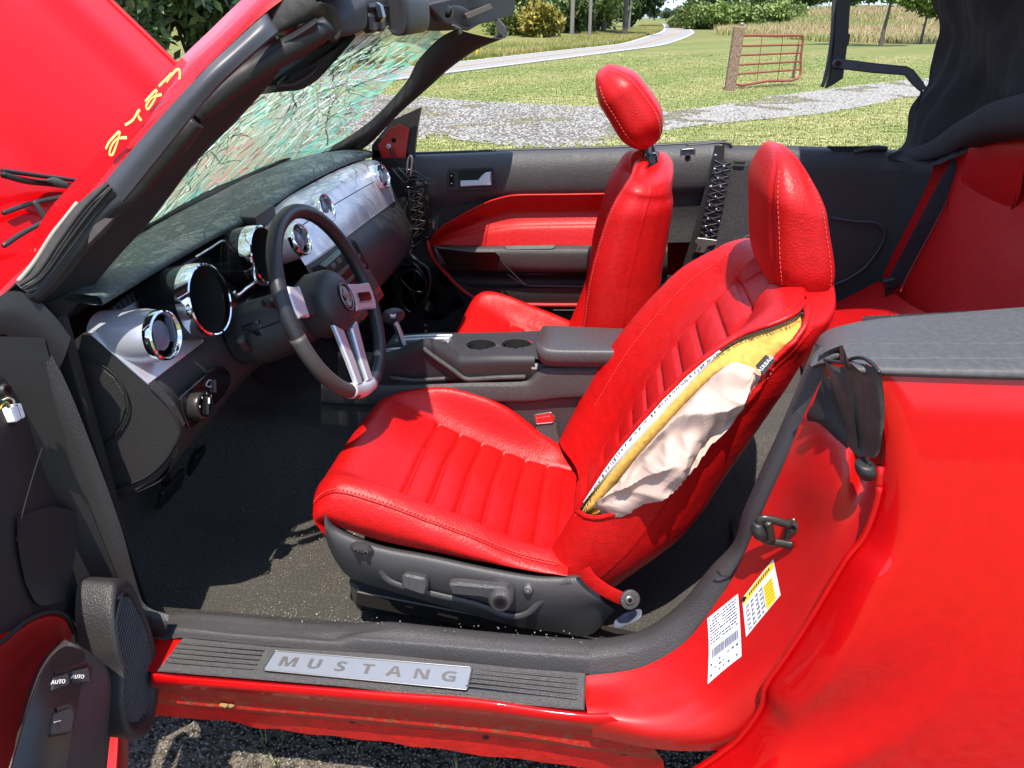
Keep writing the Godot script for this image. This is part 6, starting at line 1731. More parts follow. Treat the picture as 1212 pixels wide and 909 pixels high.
	put("far_pillar_cap", plate([v3(-.312,1.3748,-.555),v3(-.2961,1.3584,-.555),v3(-.287,1.3379,-.555),v3(-.2939,1.3275,-.555),v3(-.31,1.3419,-.555),v3(-.319,1.3625,-.555)], Vector3(0, 0, -0.03), 0.004), M.plastic_grey, wf)
	build_glass()
	# torn-off mirror triangle at the far door corner
	var mt := part("mirror_patch", car, "bare red mirror mount triangle with loose wires at the far door corner")
	put("backing", plate([v3(-.743,1.013,-.735),v3(-.6716,1.0903,-.735),v3(-.5782,1.1287,-.735),v3(-.592,1.0714,-.735),v3(-.6078,.9845,-.735),v3(-.7461,.9765,-.735)], Vector3(0, 0, -0.02), 0.002), M.rubber, mt)
	put("red_plate", plate([v3(-.7216,1.0144,-.728),v3(-.6795,1.0659,-.728),v3(-.6436,1.079,-.728),v3(-.6148,1.0669,-.728),v3(-.6339,.9773,-.728),v3(-.7109,.9758,-.728)], Vector3(0, 0, 0.003), 0.001), M.jamb, mt)
	put("clip", lathe([Vector2(0, 0.008), Vector2(0.006, 0.007), Vector2(0.008, 0)], v3(-.6853,1.0129,-.725), Vector3(0, 0, 1), 10), M.white, mt)
	put("hole", lathe([Vector2(0, 0.001), Vector2(0.007, 0.001), Vector2(0.008, 0)], v3(-.6674,1.0312,-.724), Vector3(0, 0, 1), 14), M.black, mt)
	put("wire", tube([v3(-.676,1.0102,-.71),v3(-.672,.9898,-.71),v3(-.6624,.9719,-.71),v3(-.6689,.9562,-.71)], 0.003, 6, 5), M.rubber, mt)
func build_glass():
	var ws := part("windshield", car, "shattered laminated windshield with pale green cracks")
	var bot := spl([Vector3(-0.82, 0.995, 0.605), Vector3(-0.885, 1.0, 0.40), Vector3(-0.935, 1.0, 0.03), Vector3(-0.935, 1.0, -0.22), Vector3(-0.925, 1.0, -0.5), Vector3(-0.85, 1.005, -0.71)], 20)
	var top := spl([Vector3(-0.45, 1.345, 0.485), Vector3(-0.475, 1.365, 0.3), Vector3(-0.485, 1.375, 0.0), Vector3(-0.485, 1.375, -0.25), Vector3(-0.475, 1.36, -0.45), Vector3(-0.455, 1.335, -0.555)], 20)
	bot = even(bot, 101)
	top = even(top, 101)
	var sag := FastNoiseLite.new()
	sag.seed = 3; sag.frequency = 2.6; sag.fractal_octaves = 3
	var at := func_grid(bot, top, sag)
	var rng := RandomNumberGenerator.new()
	rng.seed = 71
	# a jittered net of cracks; each cell is two slightly tilted splinters
	var NU := 50
	var NV := 26
	var node := []
	for i in NV + 1:
		var r := []
		for j in NU + 1:
			var u := float(j) / NU + (rng.randf_range(-0.48, 0.48) / NU if j > 0 and j < NU else 0.0)
			var v := float(i) / NV + (rng.randf_range(-0.48, 0.48) / NV if i > 0 and i < NV else 0.0)
			u += 0.05 * sin(v * 4.0) * sin(PI * u)
			r.append(glass_point(at, u, v) + Vector3(0, rng.randf_range(-0.003, 0.003), 0))
		node.append(r)
	var bins := [MB.new(), MB.new(), MB.new(), MB.new()]   # clear, frosted, crazed, tinted
	var crack := MB.new()
	var dark := MB.new()
	var clear := FastNoiseLite.new()
	clear.seed = 21; clear.frequency = 3.4; clear.fractal_octaves = 3
	for i in NV:
		for j in NU:
			var u := float(j) / NU
			var v := float(i) / NV
			var a: Vector3 = node[i][j]
			var b: Vector3 = node[i][j + 1]
			var c: Vector3 = node[i + 1][j + 1]
			var d: Vector3 = node[i + 1][j]
			var dense := clampf(1.12 - 0.85 * u + 0.9 * clear.get_noise_2d(u * 1.6, v * 0.9) + 0.2 * (1.0 - v) - 0.9 * exp(-(pow((u - 0.72) / 0.10, 2.0) + pow((v - 0.62) / 0.22, 2.0))), 0.0, 1.0)
			for tri in [[a, b, c], [a, c, d]]:
				var n: Vector3 = (tri[1] - tri[0]).cross(tri[2] - tri[0]).normalized()
				if n.y < 0: n = -n
				n = (n + Vector3(rng.randfn(), rng.randfn(), rng.randfn()) * 0.08).normalized()
				var pick := rng.randf()
				var k := 0
				if pick < dense * 1.15 - 0.42: k = 2
				elif pick < dense * 0.9: k = 1
				elif pick < dense * 0.9 + 0.08 + 0.4 * smoothstep(0.22, 0.0, minf(v, 1.0 - u)): k = 3
				if k == 0 and u < 0.55: k = 1
				bins[k].fan(tri, n)
			for e in [[a, b], [a, d], [a, c]]:
				if rng.randf() > 0.16 + 0.3 * dense: continue
				var w := 0.0005 + 0.0011 * pow(rng.randf(), 3.0)
				tube(e, w, 4, 1, false, 1.0, Vector3.ZERO, crack if rng.randf() < 0.85 else dark)
	# long running cracks branching from the struck places
	for k in 72:
		var hit: Vector2 = [Vector2(0.30, 0.35), Vector2(0.62, 0.62), Vector2(0.86, 0.45)][k % 3]
		var u := hit.x + rng.randfn() * 0.05
		var v := hit.y + rng.randfn() * 0.05
		var ang := rng.randf() * TAU
		var p := []
		for s in rng.randi_range(4, 9):
			if u < 0.01 or u > 0.99 or v < 0.01 or v > 0.99: break
			p.append(glass_point(at, u, v) + Vector3(0, 0.002, 0))
			ang += rng.randf_range(-0.35, 0.35)
			u += cos(ang) * 0.045
			v += sin(ang) * 0.085
		if p.size() > 2: tube(p, rng.randf_range(0.0008, 0.0022), 5, 2, false, 1.0, Vector3.ZERO, crack if k % 4 else dark)
	var looks := [glassy(Color(0.75, 0.90, 0.82, 0.12), 0.03), glassy(Color(0.80, 0.92, 0.80, 0.55), 0.3), glassy(Color(0.74, 0.85, 0.70, 0.86), 0.35), glassy(Color(0.42, 0.80, 0.70, 0.52), 0.12)]
	for k in 4:
		if k > 0:
			looks[k].backlight_enabled = true
			looks[k].backlight = looks[k].albedo_color * 0.85
		tag(put(["clear_glass", "frosted_glass", "crazed_glass", "tinted_glass"][k], bins[k], looks[k], ws), "", "", "", "stuff")
	var cm := mat(Color(0.86, 0.97, 0.92), 0.2)
	cm.backlight_enabled = true
	cm.backlight = Color(0.7, 0.8, 0.75)
	tag(put("crack_lines", crack, cm, ws), "", "", "", "stuff")
	tag(put("dark_cracks", dark, mat(Color(0.12, 0.16, 0.13), 0.4), ws), "", "", "", "stuff")
func glassy(c: Color, rough: float) -> StandardMaterial3D:
	var m := StandardMaterial3D.new()
	m.albedo_color = c
	m.roughness = rough
	m.metallic_specular = 0.6
	m.transparency = BaseMaterial3D.TRANSPARENCY_ALPHA
	m.cull_mode = BaseMaterial3D.CULL_DISABLED
	return m
func func_grid(bot: Array, top: Array, sag: FastNoiseLite) -> Array:
	var rows := []
	for i in 41:
		var v := i / 40.0
		var r := []
		for j in 101:
			var u := j / 100.0
			var p: Vector3 = bot[j].lerp(top[j], v)
			var bulge := 0.045 * sin(PI * v) * (0.4 + 0.6 * sin(PI * u))
			var dip := 0.012 * sag.get_noise_2d(u * 1.3, v) * sin(PI * v) * sin(PI * u) - 0.02 * dent(u - 0.42, 0.2) * sin(PI * v)
			r.append(p + Vector3(-0.62, 0.78, 0) * (bulge + dip))
		rows.append(r)
	return rows
func glass_point(g: Array, u: float, v: float) -> Vector3:
	var x := clampf(u, 0, 1) * 100.0
	var y := clampf(v, 0, 1) * 40.0
	var a := mini(int(x), 99)
	var b := mini(int(y), 39)
	return g[b][a].lerp(g[b][a + 1], x - a).lerp(g[b + 1][a].lerp(g[b + 1][a + 1], x - a), y - b)


# ---- dashboard, steering wheel, console
func prof(list: Array, zs: Array) -> Array:   # rows along z: list of [ [x,y] per z ]
	var rows := []
	for l in list:
		var r := []
		for i in zs.size():
			var q: Array = l[mini(i, l.size() - 1)]
			r.append(Vector3(q[0], q[1], zs[i]))
		rows.append(r)
	return rows
func vent(at: Vector3, axis: Vector3, r: float, pod: float, parent: Node):
	var v := part("air_vent", parent)
	axis = axis.normalized()
	put("pod", lathe([Vector2(r * 1.10, -pod), Vector2(r * 1.08, -0.02), Vector2(r * 1.0, -0.002)], at, axis, 44), M.satin, v)
	put("chrome_ring", lathe([Vector2(r * 1.0, -0.004), Vector2(r * 1.02, 0.004), Vector2(r * 0.99, 0.010), Vector2(r * 0.92, 0.012), Vector2(r * 0.83, 0.009), Vector2(r * 0.78, 0.0), Vector2(r * 0.76, -0.012)], at, axis, 48), M.chrome, v)
	put("throat", lathe([Vector2(r * 0.77, -0.006), Vector2(r * 0.74, -0.03), Vector2(0, -0.032)], at, axis, 32), M.black, v)
	put("hub_disc", lathe([Vector2(0, 0.006), Vector2(r * 0.42, 0.005), Vector2(r * 0.6, 0.0), Vector2(r * 0.6, -0.004)], at, axis, 32, null, 0.9), M.blue_grey, v)
	var up := Vector3(0, 1, 0)
	var sd := axis.cross(up).normalized()
	for k in [-0.62, 0.62]:
		var h := sqrt(maxf(0.0, 0.70 - k * k)) * r
		put("vane", bar(at + sd * r * k - up * h + axis * 0.002, at + sd * r * k + up * h + axis * 0.002, 0.0022, 0.014, axis), M.blue_grey, v)
func build_dash():
	var d := part("dashboard", car, "black dashboard with silver panels and chrome-ringed vents and gauges")
	var top := [
		[Vector3(-0.84, 0.985, 0.68), Vector3(-0.90, 0.99, 0.45), Vector3(-0.95, 0.99, 0.20), Vector3(-0.955, 0.99, 0.0), Vector3(-0.955, 0.99, -0.22), Vector3(-0.94, 0.99, -0.5), Vector3(-0.87, 0.995, -0.72)],
		[Vector3(-0.80, 1.000, 0.67), Vector3(-0.84, 1.006, 0.45), Vector3(-0.86, 1.012, 0.25), Vector3(-0.87, 1.016, 0.0), Vector3(-0.87, 1.022, -0.22), Vector3(-0.855, 1.018, -0.5), Vector3(-0.80, 1.006, -0.70)],
		[Vector3(-0.768, 0.998, 0.665), Vector3(-0.765, 1.005, 0.45), Vector3(-0.762, 1.008, 0.28), Vector3(-0.760, 1.006, 0.13), Vector3(-0.762, 1.018, -0.18), Vector3(-0.755, 1.016, -0.5), Vector3(-0.735, 1.004, -0.69)],
		[Vector3(-0.757, 0.992, 0.662), Vector3(-0.753, 0.998, 0.45), Vector3(-0.750, 1.000, 0.28), Vector3(-0.748, 0.998, 0.13), Vector3(-0.750, 1.010, -0.18), Vector3(-0.744, 1.008, -0.5), Vector3(-0.726, 0.997, -0.685)],
		[Vector3(-0.760, 0.980, 0.66), Vector3(-0.757, 0.986, 0.45), Vector3(-0.755, 0.988, 0.28), Vector3(-0.752, 0.986, 0.13), Vector3(-0.754, 0.996, -0.18), Vector3(-0.748, 0.994, -0.5), Vector3(-0.730, 0.985, -0.68)],
		[Vector3(-0.85, 0.990, 0.66), Vector3(-0.85, 0.992, 0.45), Vector3(-0.84, 0.992, 0.28), Vector3(-0.82, 0.988, 0.13), Vector3(-0.82, 0.990, -0.18), Vector3(-0.82, 0.988, -0.5), Vector3(-0.80, 0.984, -0.68)]]
	put("padded_top", sheet(top, 5, 8), M.dash_top, d)
	put("brow_end", plate(rounded([v3(-.72,1.005,.1867),v3(-.72,1.0097,.0894),v3(-.72,.9826,.0849),v3(-.72,.9807,.1529),v3(-.72,.9885,.1842)], 0.004), Vector3(-0.05, 0, 0), 0.002), M.plastic_fine, d)
	put("screen_slot", bar(Vector3(-0.90, 1.006, 0.5), Vector3(-0.93, 1.012, -0.5), 0.03, 0.006), M.black, d)
	# end of the dash, facing the open door
	var end := [v3(-.8736,.8811,.664),v3(-.8045,.9314,.664),v3(-.7851,.9296,.664),v3(-.7107,.847,.664),v3(-.6849,.8057,.664),v3(-.6748,.7702,.664),v3(-.6918,.7237,.664),v3(-.7266,.6809,.664),v3(-.7826,.6384,.664),v3(-.8552,.6003,.664),v3(-.8623,.6703,.664),v3(-.8685,.7618,.664),v3(-.8705,.8405,.664)]
	put("end_panel", plate(end, Vector3(0, 0, -0.02), 0.0), M.plastic, d)
	put("end_cover", plate([v3(-.8634,.8757,.664),v3(-.8116,.889,.664),v3(-.7865,.88,.664),v3(-.7658,.8588,.664),v3(-.7566,.8305,.664),v3(-.7582,.8057,.664),v3(-.7742,.7762,.664),v3(-.8069,.7416,.664),v3(-.8635,.7009,.664),v3(-.8685,.7618,.664)], Vector3(0, 0, 0.0025), 0.0012), M.plastic, d)
	put("end_groove", tube([v3(-.808,.8924,.668),v3(-.7804,.8822,.668),v3(-.7598,.861,.668),v3(-.7507,.8329,.668),v3(-.7526,.8066,.668),v3(-.7685,.7772,.668),v3(-.801,.7427,.668),v3(-.861,.7002,.668)], 0.0016, 6, 4), M.black, d)
	put("lower_edge", tube([v3(-.8572,.6343,.667),v3(-.81,.6469,.667),v3(-.7544,.6721,.667),v3(-.7131,.7074,.667),v3(-.6863,.7422,.667),v3(-.6716,.7705,.667),v3(-.6796,.8092,.667),v3(-.706,.8472,.667)], 0.0022, 6, 5), M.black, d)
	put("kick_fillet", sheet([[v3(-.8574,.6301,.666),v3(-.8084,.6429,.666),v3(-.7528,.6682,.666),v3(-.7115,.7036,.666),v3(-.6868,.7351,.666)], [v3(-.8662,.593,.655),v3(-.8083,.6196,.655),v3(-.7535,.6523,.655),v3(-.7145,.6897,.655),v3(-.6889,.7251,.655)]], 2, 6), M.plastic_grey, d)
	# lower dash facing the driver
	var zs := [0.664, 0.56, 0.46, 0.38, 0.28, 0.14]
	var lower := prof([
		[[-0.716, 0.850], [-0.714, 0.848], [-0.712, 0.848], [-0.708, 0.850], [-0.70, 0.85], [-0.70, 0.85]],
		[[-0.700, 0.822], [-0.698, 0.82], [-0.694, 0.82], [-0.69, 0.822], [-0.68, 0.825], [-0.68, 0.83]],
		[[-0.690, 0.765], [-0.690, 0.765], [-0.685, 0.77], [-0.68, 0.775], [-0.67, 0.78], [-0.66, 0.78]],
		[[-0.696, 0.722], [-0.694, 0.725], [-0.690, 0.735], [-0.685, 0.745], [-0.67, 0.75], [-0.66, 0.75]],
		[[-0.730, 0.665], [-0.725, 0.685], [-0.72, 0.70], [-0.715, 0.712], [-0.70, 0.725], [-0.69, 0.73]],
		[[-0.860, 0.600], [-0.83, 0.64], [-0.80, 0.665], [-0.79, 0.685], [-0.78, 0.70], [-0.77, 0.71]]], zs)
	put("knee_panel", sheet(lower, 6, 6), M.plastic, d)
	# silver corner panel with slats and the first vent
	var sp := rounded([v3(-.788,.9313,.6633),v3(-.713,.8483,.6608),v3(-.7121,.8473,.4803),v3(-.7642,.905,.4129),v3(-.7893,.9327,.4148),v3(-.7971,.9414,.4753),v3(-.7974,.9417,.6003)], 0.004)
	put("silver_panel", plate(sp, Vector3(0.0018, 0.0016, 0), 0.001), M.satin, d)
	put("panel_edge", tube([v3(-.7866,.9327,.6649), v3(-.7114,.8495,.6631)], 0.0016, 6, 2), M.steel, d)
	put("slat_backing", plate([v3(-.7987,.9461,.6081),v3(-.803,.9508,.5351),v3(-.806,.9542,.4578),v3(-.7919,.9386,.4851),v3(-.7923,.9391,.552),v3(-.7926,.9393,.5973)], Vector3(0.002, 0.002, 0), 0.0), M.black, d)
	var sa := even([v3(-.7962,.9478,.6045),v3(-.8033,.9557,.462)], 10)
	var sb := even([v3(-.7907,.9417,.5994),v3(-.7901,.9411,.4874)], 10)
	for k in range(1, 10): put("slat", bar(sa[k], sb[k], 0.0022, 0.008, Vector3(0.74, 0.67, 0)), M.plastic_shield, d)
	vent(v3(-.7,.9176,.6206), Vector3(1, 0.12, 0.05), 0.041, 0.10, d)
	# gauge hood with two chrome-edged tunnels
	var face := prof([[[-0.80, 0.985]], [[-0.775, 0.955]], [[-0.745, 0.90]], [[-0.712, 0.852]]], [0.475, 0.40, 0.30, 0.20, 0.13])
	put("gauge_hood", sheet(face, 4, 5), M.gloss_black, d)
	for q in [[v3(-.685,.9302,.484), 0.062], [v3(-.685,.9414,.2429), 0.058]]:
		var c: Vector3 = q[0]
		var r: float = q[1]
		var ax := Vector3(1, 0.18, 0.02).normalized()
		var gt := part("gauge", d)
		put("tunnel", lathe([Vector2(r * 1.07, -0.09), Vector2(r * 1.085, -0.018)], c, ax, 56), M.gloss_black, gt)
		put("chrome_bezel", lathe([Vector2(r * 1.09, -0.020), Vector2(r * 1.075, -0.006), Vector2(r * 1.04, 0.004), Vector2(r * 1.0, 0.0055), Vector2(r * 0.965, 0.004), Vector2(r * 0.95, -0.006)], c, ax, 64), M.chrome, gt)
		put("dial_well", lathe([Vector2(r * 0.955, -0.004), Vector2(r * 0.88, -0.07), Vector2(0.0, -0.072)], c, ax, 48), M.black, gt)
		put("needle", bar(c - ax * 0.062, c - ax * 0.062 + Vector3(0, -0.02, 0.035), 0.003, 0.002), M.gloss_black, gt)
	put("chrome_link", tube([v3(-.69,.9117,.3845), v3(-.688,.9011,.3782), v3(-.688,.9014,.3337), v3(-.688,.9012,.2909), v3(-.688,.9056,.2773)], 0.004, 8, 4), M.chrome, d)
	put("hood_trim", tube([v3(-.745,.9805,.396),v3(-.745,.9815,.3368),v3(-.745,.9806,.2846),v3(-.745,.9506,.2697),v3(-.745,.9276,.2397)], 0.0022, 6, 5), M.satin, d)
	put("dial_glass_edge", tube([v3(-.7,.85,.4379),v3(-.7,.8732,.4193),v3(-.7,.8966,.4143)], 0.0013, 5, 4), M.steel, d)
	# light switch panel and knob
	var lp := rounded([v3(-.684,.8135,.6336),v3(-.684,.8135,.5194),v3(-.684,.8026,.4844),v3(-.684,.7815,.4648),v3(-.684,.7591,.4659),v3(-.684,.7481,.5042),v3(-.684,.7473,.5594),v3(-.684,.7451,.6114),v3(-.684,.749,.6272),v3(-.684,.7861,.6357)], 0.008)
	put("switch_panel", plate(lp, Vector3(0.004, 0, 0), 0.0015), M.gloss_black, d)
	var kb := part("headlight_knob", d)
	var kc: Vector3 = v3(-.676,.7802,.599)
	put("ring", lathe([Vector2(0.026, -0.006), Vector2(0.026, 0.010), Vector2(0.0235, 0.016), Vector2(0.020, 0.017), Vector2(0.018, 0.010), Vector2(0, 0.010)], kc, Vector3(1, 0.1, 0.1), 36), M.dark_metal, kb)
	put("grip", box(Vector3(0.014, 0.034, 0.011), frame(kc + Vector3(0.016, 0.001, 0), Vector3(1, 0, 0), Vector3(0.1, 0.4, 1)), 0.003), M.gloss_black, kb)
	put("pointer", box(Vector3(0.003, 0.010, 0.002), frame(kc + Vector3(0.024, 0.011, 0), Vector3(1, 0, 0), Vector3(0.1, 0.4, 1)), 0.0005), M.white, kb)
	for k in 5:
		var a := -0.3 + k * 0.75
		put("mark", box(Vector3(0.001, 0.0035, 0.0016), frame(kc + Vector3(0.0175, sin(a) * 0.0218, -cos(a) * 0.0218), Vector3(1, 0, 0), Vector3(0, 0, 1)), 0.0003), M.white, kb)
	put("dimmer_wheel", box(Vector3(0.012, 0.024, 0.006), frame(v3(-.676,.7878,.5384), Vector3(1, 0, 0), Vector3(0, 0.3, 1)), 0.002), M.plastic_grey, d)
	put("switch_mark", tube([v3(-.678,.7978,.5557),v3(-.678,.8024,.5447),v3(-.678,.7959,.5346),v3(-.678,.7886,.5436)], 0.0008, 5, 2, true), M.white, d)
	# silver band across centre and passenger side
	zs = [0.150, 0.05, -0.08, -0.25, -0.42, -0.63]
	put("silver_band_upper", sheet(prof([
		[[-0.752, 0.975], [-0.75, 0.985], [-0.748, 0.995], [-0.748, 0.995], [-0.748, 0.993], [-0.745, 0.985]],
		[[-0.70, 0.972], [-0.692, 0.985], [-0.690, 0.992], [-0.692, 0.992], [-0.695, 0.99], [-0.695, 0.982]],
		[[-0.678, 0.952], [-0.672, 0.96], [-0.668, 0.962], [-0.668, 0.958], [-0.670, 0.952], [-0.672, 0.944]]], zs), 4, 6), M.satin, d)
	put("silver_band_lower", sheet(prof([
		[[-0.677, 0.9505], [-0.671, 0.958], [-0.667, 0.96], [-0.667, 0.956], [-0.669, 0.950], [-0.671, 0.942]],
		[[-0.655, 0.92], [-0.647, 0.925], [-0.645, 0.925], [-0.647, 0.92], [-0.652, 0.912], [-0.658, 0.902]],
		[[-0.640, 0.893], [-0.632, 0.895], [-0.630, 0.893], [-0.635, 0.886], [-0.642, 0.876], [-0.650, 0.864]]], zs), 4, 6), M.satin, d)
	put("band_edge", tube([Vector3(-0.638, 0.892, 0.15), Vector3(-0.630, 0.893, 0.05), Vector3(-0.628, 0.892, -0.08), Vector3(-0.633, 0.885, -0.25), Vector3(-0.640, 0.875, -0.42), Vector3(-0.648, 0.863, -0.63)], 0.002, 6, 5), M.steel, d)
	put("glove_box", sheet(prof([
		[[-0.640, 0.892], [-0.632, 0.894], [-0.630, 0.892], [-0.635, 0.885], [-0.642, 0.875], [-0.650, 0.863]],
		[[-0.625, 0.855], [-0.615, 0.85], [-0.607, 0.845], [-0.605, 0.84], [-0.610, 0.832], [-0.620, 0.825]],
		[[-0.615, 0.80], [-0.605, 0.79], [-0.592, 0.785], [-0.590, 0.78], [-0.595, 0.772], [-0.605, 0.768]],
		[[-0.62, 0.73], [-0.61, 0.72], [-0.60, 0.715], [-0.60, 0.71], [-0.605, 0.705], [-0.615, 0.70]],
		[[-0.70, 0.68], [-0.70, 0.67], [-0.69, 0.66], [-0.69, 0.655], [-0.69, 0.655], [-0.70, 0.65]],
		[[-0.90, 0.66], [-0.90, 0.65], [-0.90, 0.64], [-0.90, 0.64], [-0.90, 0.64], [-0.90, 0.64]]], zs), 5, 6), M.plastic_fine, d)
	vent(v3(-.652,.9469,.1415), Vector3(1, 0.35, 0.06), 0.036, 0.05, d)
	vent(v3(-.672,.9637,-.0783), Vector3(1, 0.35, 0.06), 0.036, 0.05, d)
	vent(v3(-.66,.9551,-.5336), Vector3(1, 0.35, 0.1), 0.037, 0.06, d)
	put("far_end", plate([Vector3(-0.76, 0.985, -0.645), Vector3(-0.69, 0.975, -0.645), Vector3(-0.648, 0.86, -0.645), Vector3(-0.605, 0.77, -0.645), Vector3(-0.62, 0.69, -0.645), Vector3(-0.9, 0.64, -0.645), Vector3(-0.9, 0.985, -0.645)], Vector3(0, 0, -0.01), 0.0), M.plastic_fine, d)
	# centre stack: radio and switches
	var cs := part("centre_stack", d)
	put("fascia", box(Vector3(0.10, 0.17, 0.235), frame(Vector3(-0.618, 0.795, 0.02), Vector3(1, 0.45, 0), Vector3(0, 0, 1)), 0.01), M.gloss_black, cs)
	var ca := Vector3(-0.575, 0.80, 0.02)
	var up := Vector3(-0.41, 0.91, 0)
	var out := Vector3(0.91, 0.41, 0)
	for k in 5: put("radio_slot", box(Vector3(0.004, 0.010, 0.19), frame(ca + up * (0.055 - k * 0.026) + out * 0.0075, out, Vector3(0, 0, 1)), 0.001), M.plastic_fine, cs)
	for z in [0.085, -0.045]:
		put("radio_knob", lathe([Vector2(0.014, -0.004), Vector2(0.013, 0.012), Vector2(0.010, 0.014), Vector2(0, 0.014)], ca + up * 0.02 + out * 0.008 + Vector3(0, 0, z), out, 24), M.plastic_grey, cs)
	for k in 4: put("hazard_switch", box(Vector3(0.010, 0.014, 0.026), frame(ca + up * 0.078 + out * 0.006 + Vector3(0, 0, 0.07 - k * 0.04), out, Vector3(0, 0, 1)), 0.003), M.plastic_fine, cs)
	put("red_reflector", box(Vector3(0.003, 0.05, 0.05), frame(ca + up * -0.01 + out * 0.008 + Vector3(0, 0, -0.08), out, Vector3(0, 0, 1)), 0.001), M.plastic_fine, cs)
	# panels that close the footwell off from the engine bay and the light
	put("dash_liner", box(Vector3(0.40, 0.02, 1.40), Transform3D(Basis(), Vector3(-1.04, 0.955, 0.0)), 0.004), M.black, d)
	put("footwell_side", box(Vector3(0.46, 0.70, 0.02), Transform3D(Basis(), Vector3(-1.02, 0.63, 0.705)), 0.004), M.black, d)
	put("footwell_side", box(Vector3(0.46, 0.70, 0.02), Transform3D(Basis(), Vector3(-1.02, 0.63, -0.745)), 0.004), M.black, d)
	# pedals and dark footwell parts
	put("brake_pedal", box(Vector3(0.012, 0.055, 0.10), Transform3D(Basis(Vector3(0, 0, 1), -0.4), Vector3(-0.93, 0.43, 0.36)), 0.004), M.rubber, d)
	put("pedal_arm", bar(Vector3(-0.94, 0.44, 0.36), Vector3(-0.90, 0.68, 0.36), 0.02, 0.012), M.black, d)
	put("gas_pedal", box(Vector3(0.012, 0.12, 0.05), Transform3D(Basis(Vector3(0, 0, 1), -0.5), Vector3(-0.97, 0.38, 0.20)), 0.004), M.rubber, d)
	build_wheel()
	build_console()
func build_wheel():
	var w := part("steering_wheel", car, "black leather three-spoke steering wheel with silver spokes")
	var c := v3(-.507,.8907,.36)
	var er := Vector3(0, 0, -1)
	var eu := Vector3(-sin(deg_to_rad(21.0)), cos(deg_to_rad(21.0)), 0)
	var n := Vector3(cos(deg_to_rad(21.0)), sin(deg_to_rad(21.0)), 0)
	var R := 0.178
	var er0 := er
	er = er0 * cos(deg_to_rad(18.0)) - eu * sin(deg_to_rad(18.0))
	eu = eu * cos(deg_to_rad(18.0)) + er0 * sin(deg_to_rad(18.0))
	var ang := func_ring(c, er, eu, R)
	put("rim", tube(ang, 0.0138, 16, 1, true, 1.0), M.wheel_leather, w)
	# grey lower grip sections and thumb swells
	for a in [[198.0, 262.0]]:
		var p := []
		for k in 12:
			var t := deg_to_rad(lerpf(a[0], a[1], k / 11.0))
			p.append(c + (er * cos(t) + eu * sin(t)) * R)
		put("grip", tube(p, 0.0143, 16, 2), M.wheel_grip, w)
	var st := MB.new()
	for k in 150:
		var t := TAU * k / 150.0
		var t2 := t + TAU / 150.0 * 0.55
		var rr := R - 0.0128
		bar(c + (er * cos(t) + eu * sin(t)) * rr + n * 0.006, c + (er * cos(t2) + eu * sin(t2)) * rr + n * 0.0045, 0.0012, 0.0012, Vector3.UP, 0.0003, st)
	put("rim_stitching", st, M.belt, w)
	# hub
	put("airbag_cover", lathe([Vector2(0, 0.030), Vector2(0.03, 0.0285), Vector2(0.046, 0.025), Vector2(0.057, 0.016), Vector2(0.062, 0.004), Vector2(0.064, -0.03), Vector2(0.055, -0.05), Vector2(0, -0.055)], c, n, 56), M.wheel_hub, w)
	var em := part("wheel_emblem", w)
	var hc := c + n * 0.0312
	put("badge_ring", lathe([Vector2(0.0262, -0.006), Vector2(0.0275, 0.0004), Vector2(0.025, 0.0014), Vector2(0.0238, 0.0002), Vector2(0, 0.0002)], hc, n, 40, null, 0.86), M.gloss_black, em)
	put("badge_rim", tube(func_ring2(hc + n * 0.0015, er * 0.0226, eu * 0.0262, 36), 0.0008, 6, 1, true), M.steel, em)
	# a galloping horse in front of three upright bars
	var t3 := Transform3D(Basis(er * 1.35, eu * 1.35, n), hc + n * 0.0012)
	for k in 3: put("bar", box(Vector3(0.0026, 0.026, 0.001), t3 * Transform3D(Basis(), Vector3(-0.0032 + k * 0.0032, 0, 0)), 0.0003), M.steel, em)
	var horse := []
	for q in [[-0.0135, 0.0035], [-0.0115, 0.0062], [-0.0092, 0.0060], [-0.0070, 0.0034], [-0.0020, 0.0030], [0.0040, 0.0036], [0.0085, 0.0052], [0.0125, 0.0060], [0.0100, 0.0036], [0.0075, 0.0016], [0.0105, -0.0016], [0.0128, -0.0046], [0.0108, -0.0040], [0.0070, -0.0014], [0.0040, -0.0016], [0.0, -0.0014], [-0.0030, -0.0016], [-0.0064, -0.0048], [-0.0088, -0.0056], [-0.0066, -0.0026], [-0.0062, 0.0], [-0.0095, -0.0022], [-0.0120, -0.0018], [-0.0090, 0.0012], [-0.0100, 0.0032]]:
		horse.append(t3 * Vector3(q[0], q[1], 0.0008))
	put("horse", plate(horse, n * 0.0012, 0.0), M.steel, em)
	# spokes: right and left straight, lower one split
	for s in [1.0, -1.0]:
		var sp := part("wheel_spoke", w)
		var o := []
		for q in [[0.066 if s > 0 else 0.128, 0.030], [0.120 if s > 0 else 0.14, 0.029], [0.166, 0.031], [0.172, 0.012], [0.170, -0.012], [0.163, -0.026], [0.12 if s > 0 else 0.14, -0.024], [0.066 if s > 0 else 0.128, -0.026]]: o.append(c + er * q[0] * s + eu * q[1] + n * 0.004)
		put("silver_face", plate(o, n * 0.010, 0.003), M.satin, sp)
		put("arm", bar(c + er * 0.06 * s - n * 0.012, c + er * 0.172 * s - n * 0.002, 0.045, 0.014, n, 0.004), M.wheel_hub, sp)
		if s < 0: continue
		var sl := []
		for q in [[0.086, 0.010], [0.145, 0.011], [0.153, 0.004], [0.151, -0.006], [0.142, -0.010], [0.086, -0.010]]: sl.append(c + er * q[0] * s + eu * q[1] + n * 0.0144)
		put("button_slot", plate(rounded(sl, 0.004), n * 0.0012, 0.0005), M.gloss_black, sp)
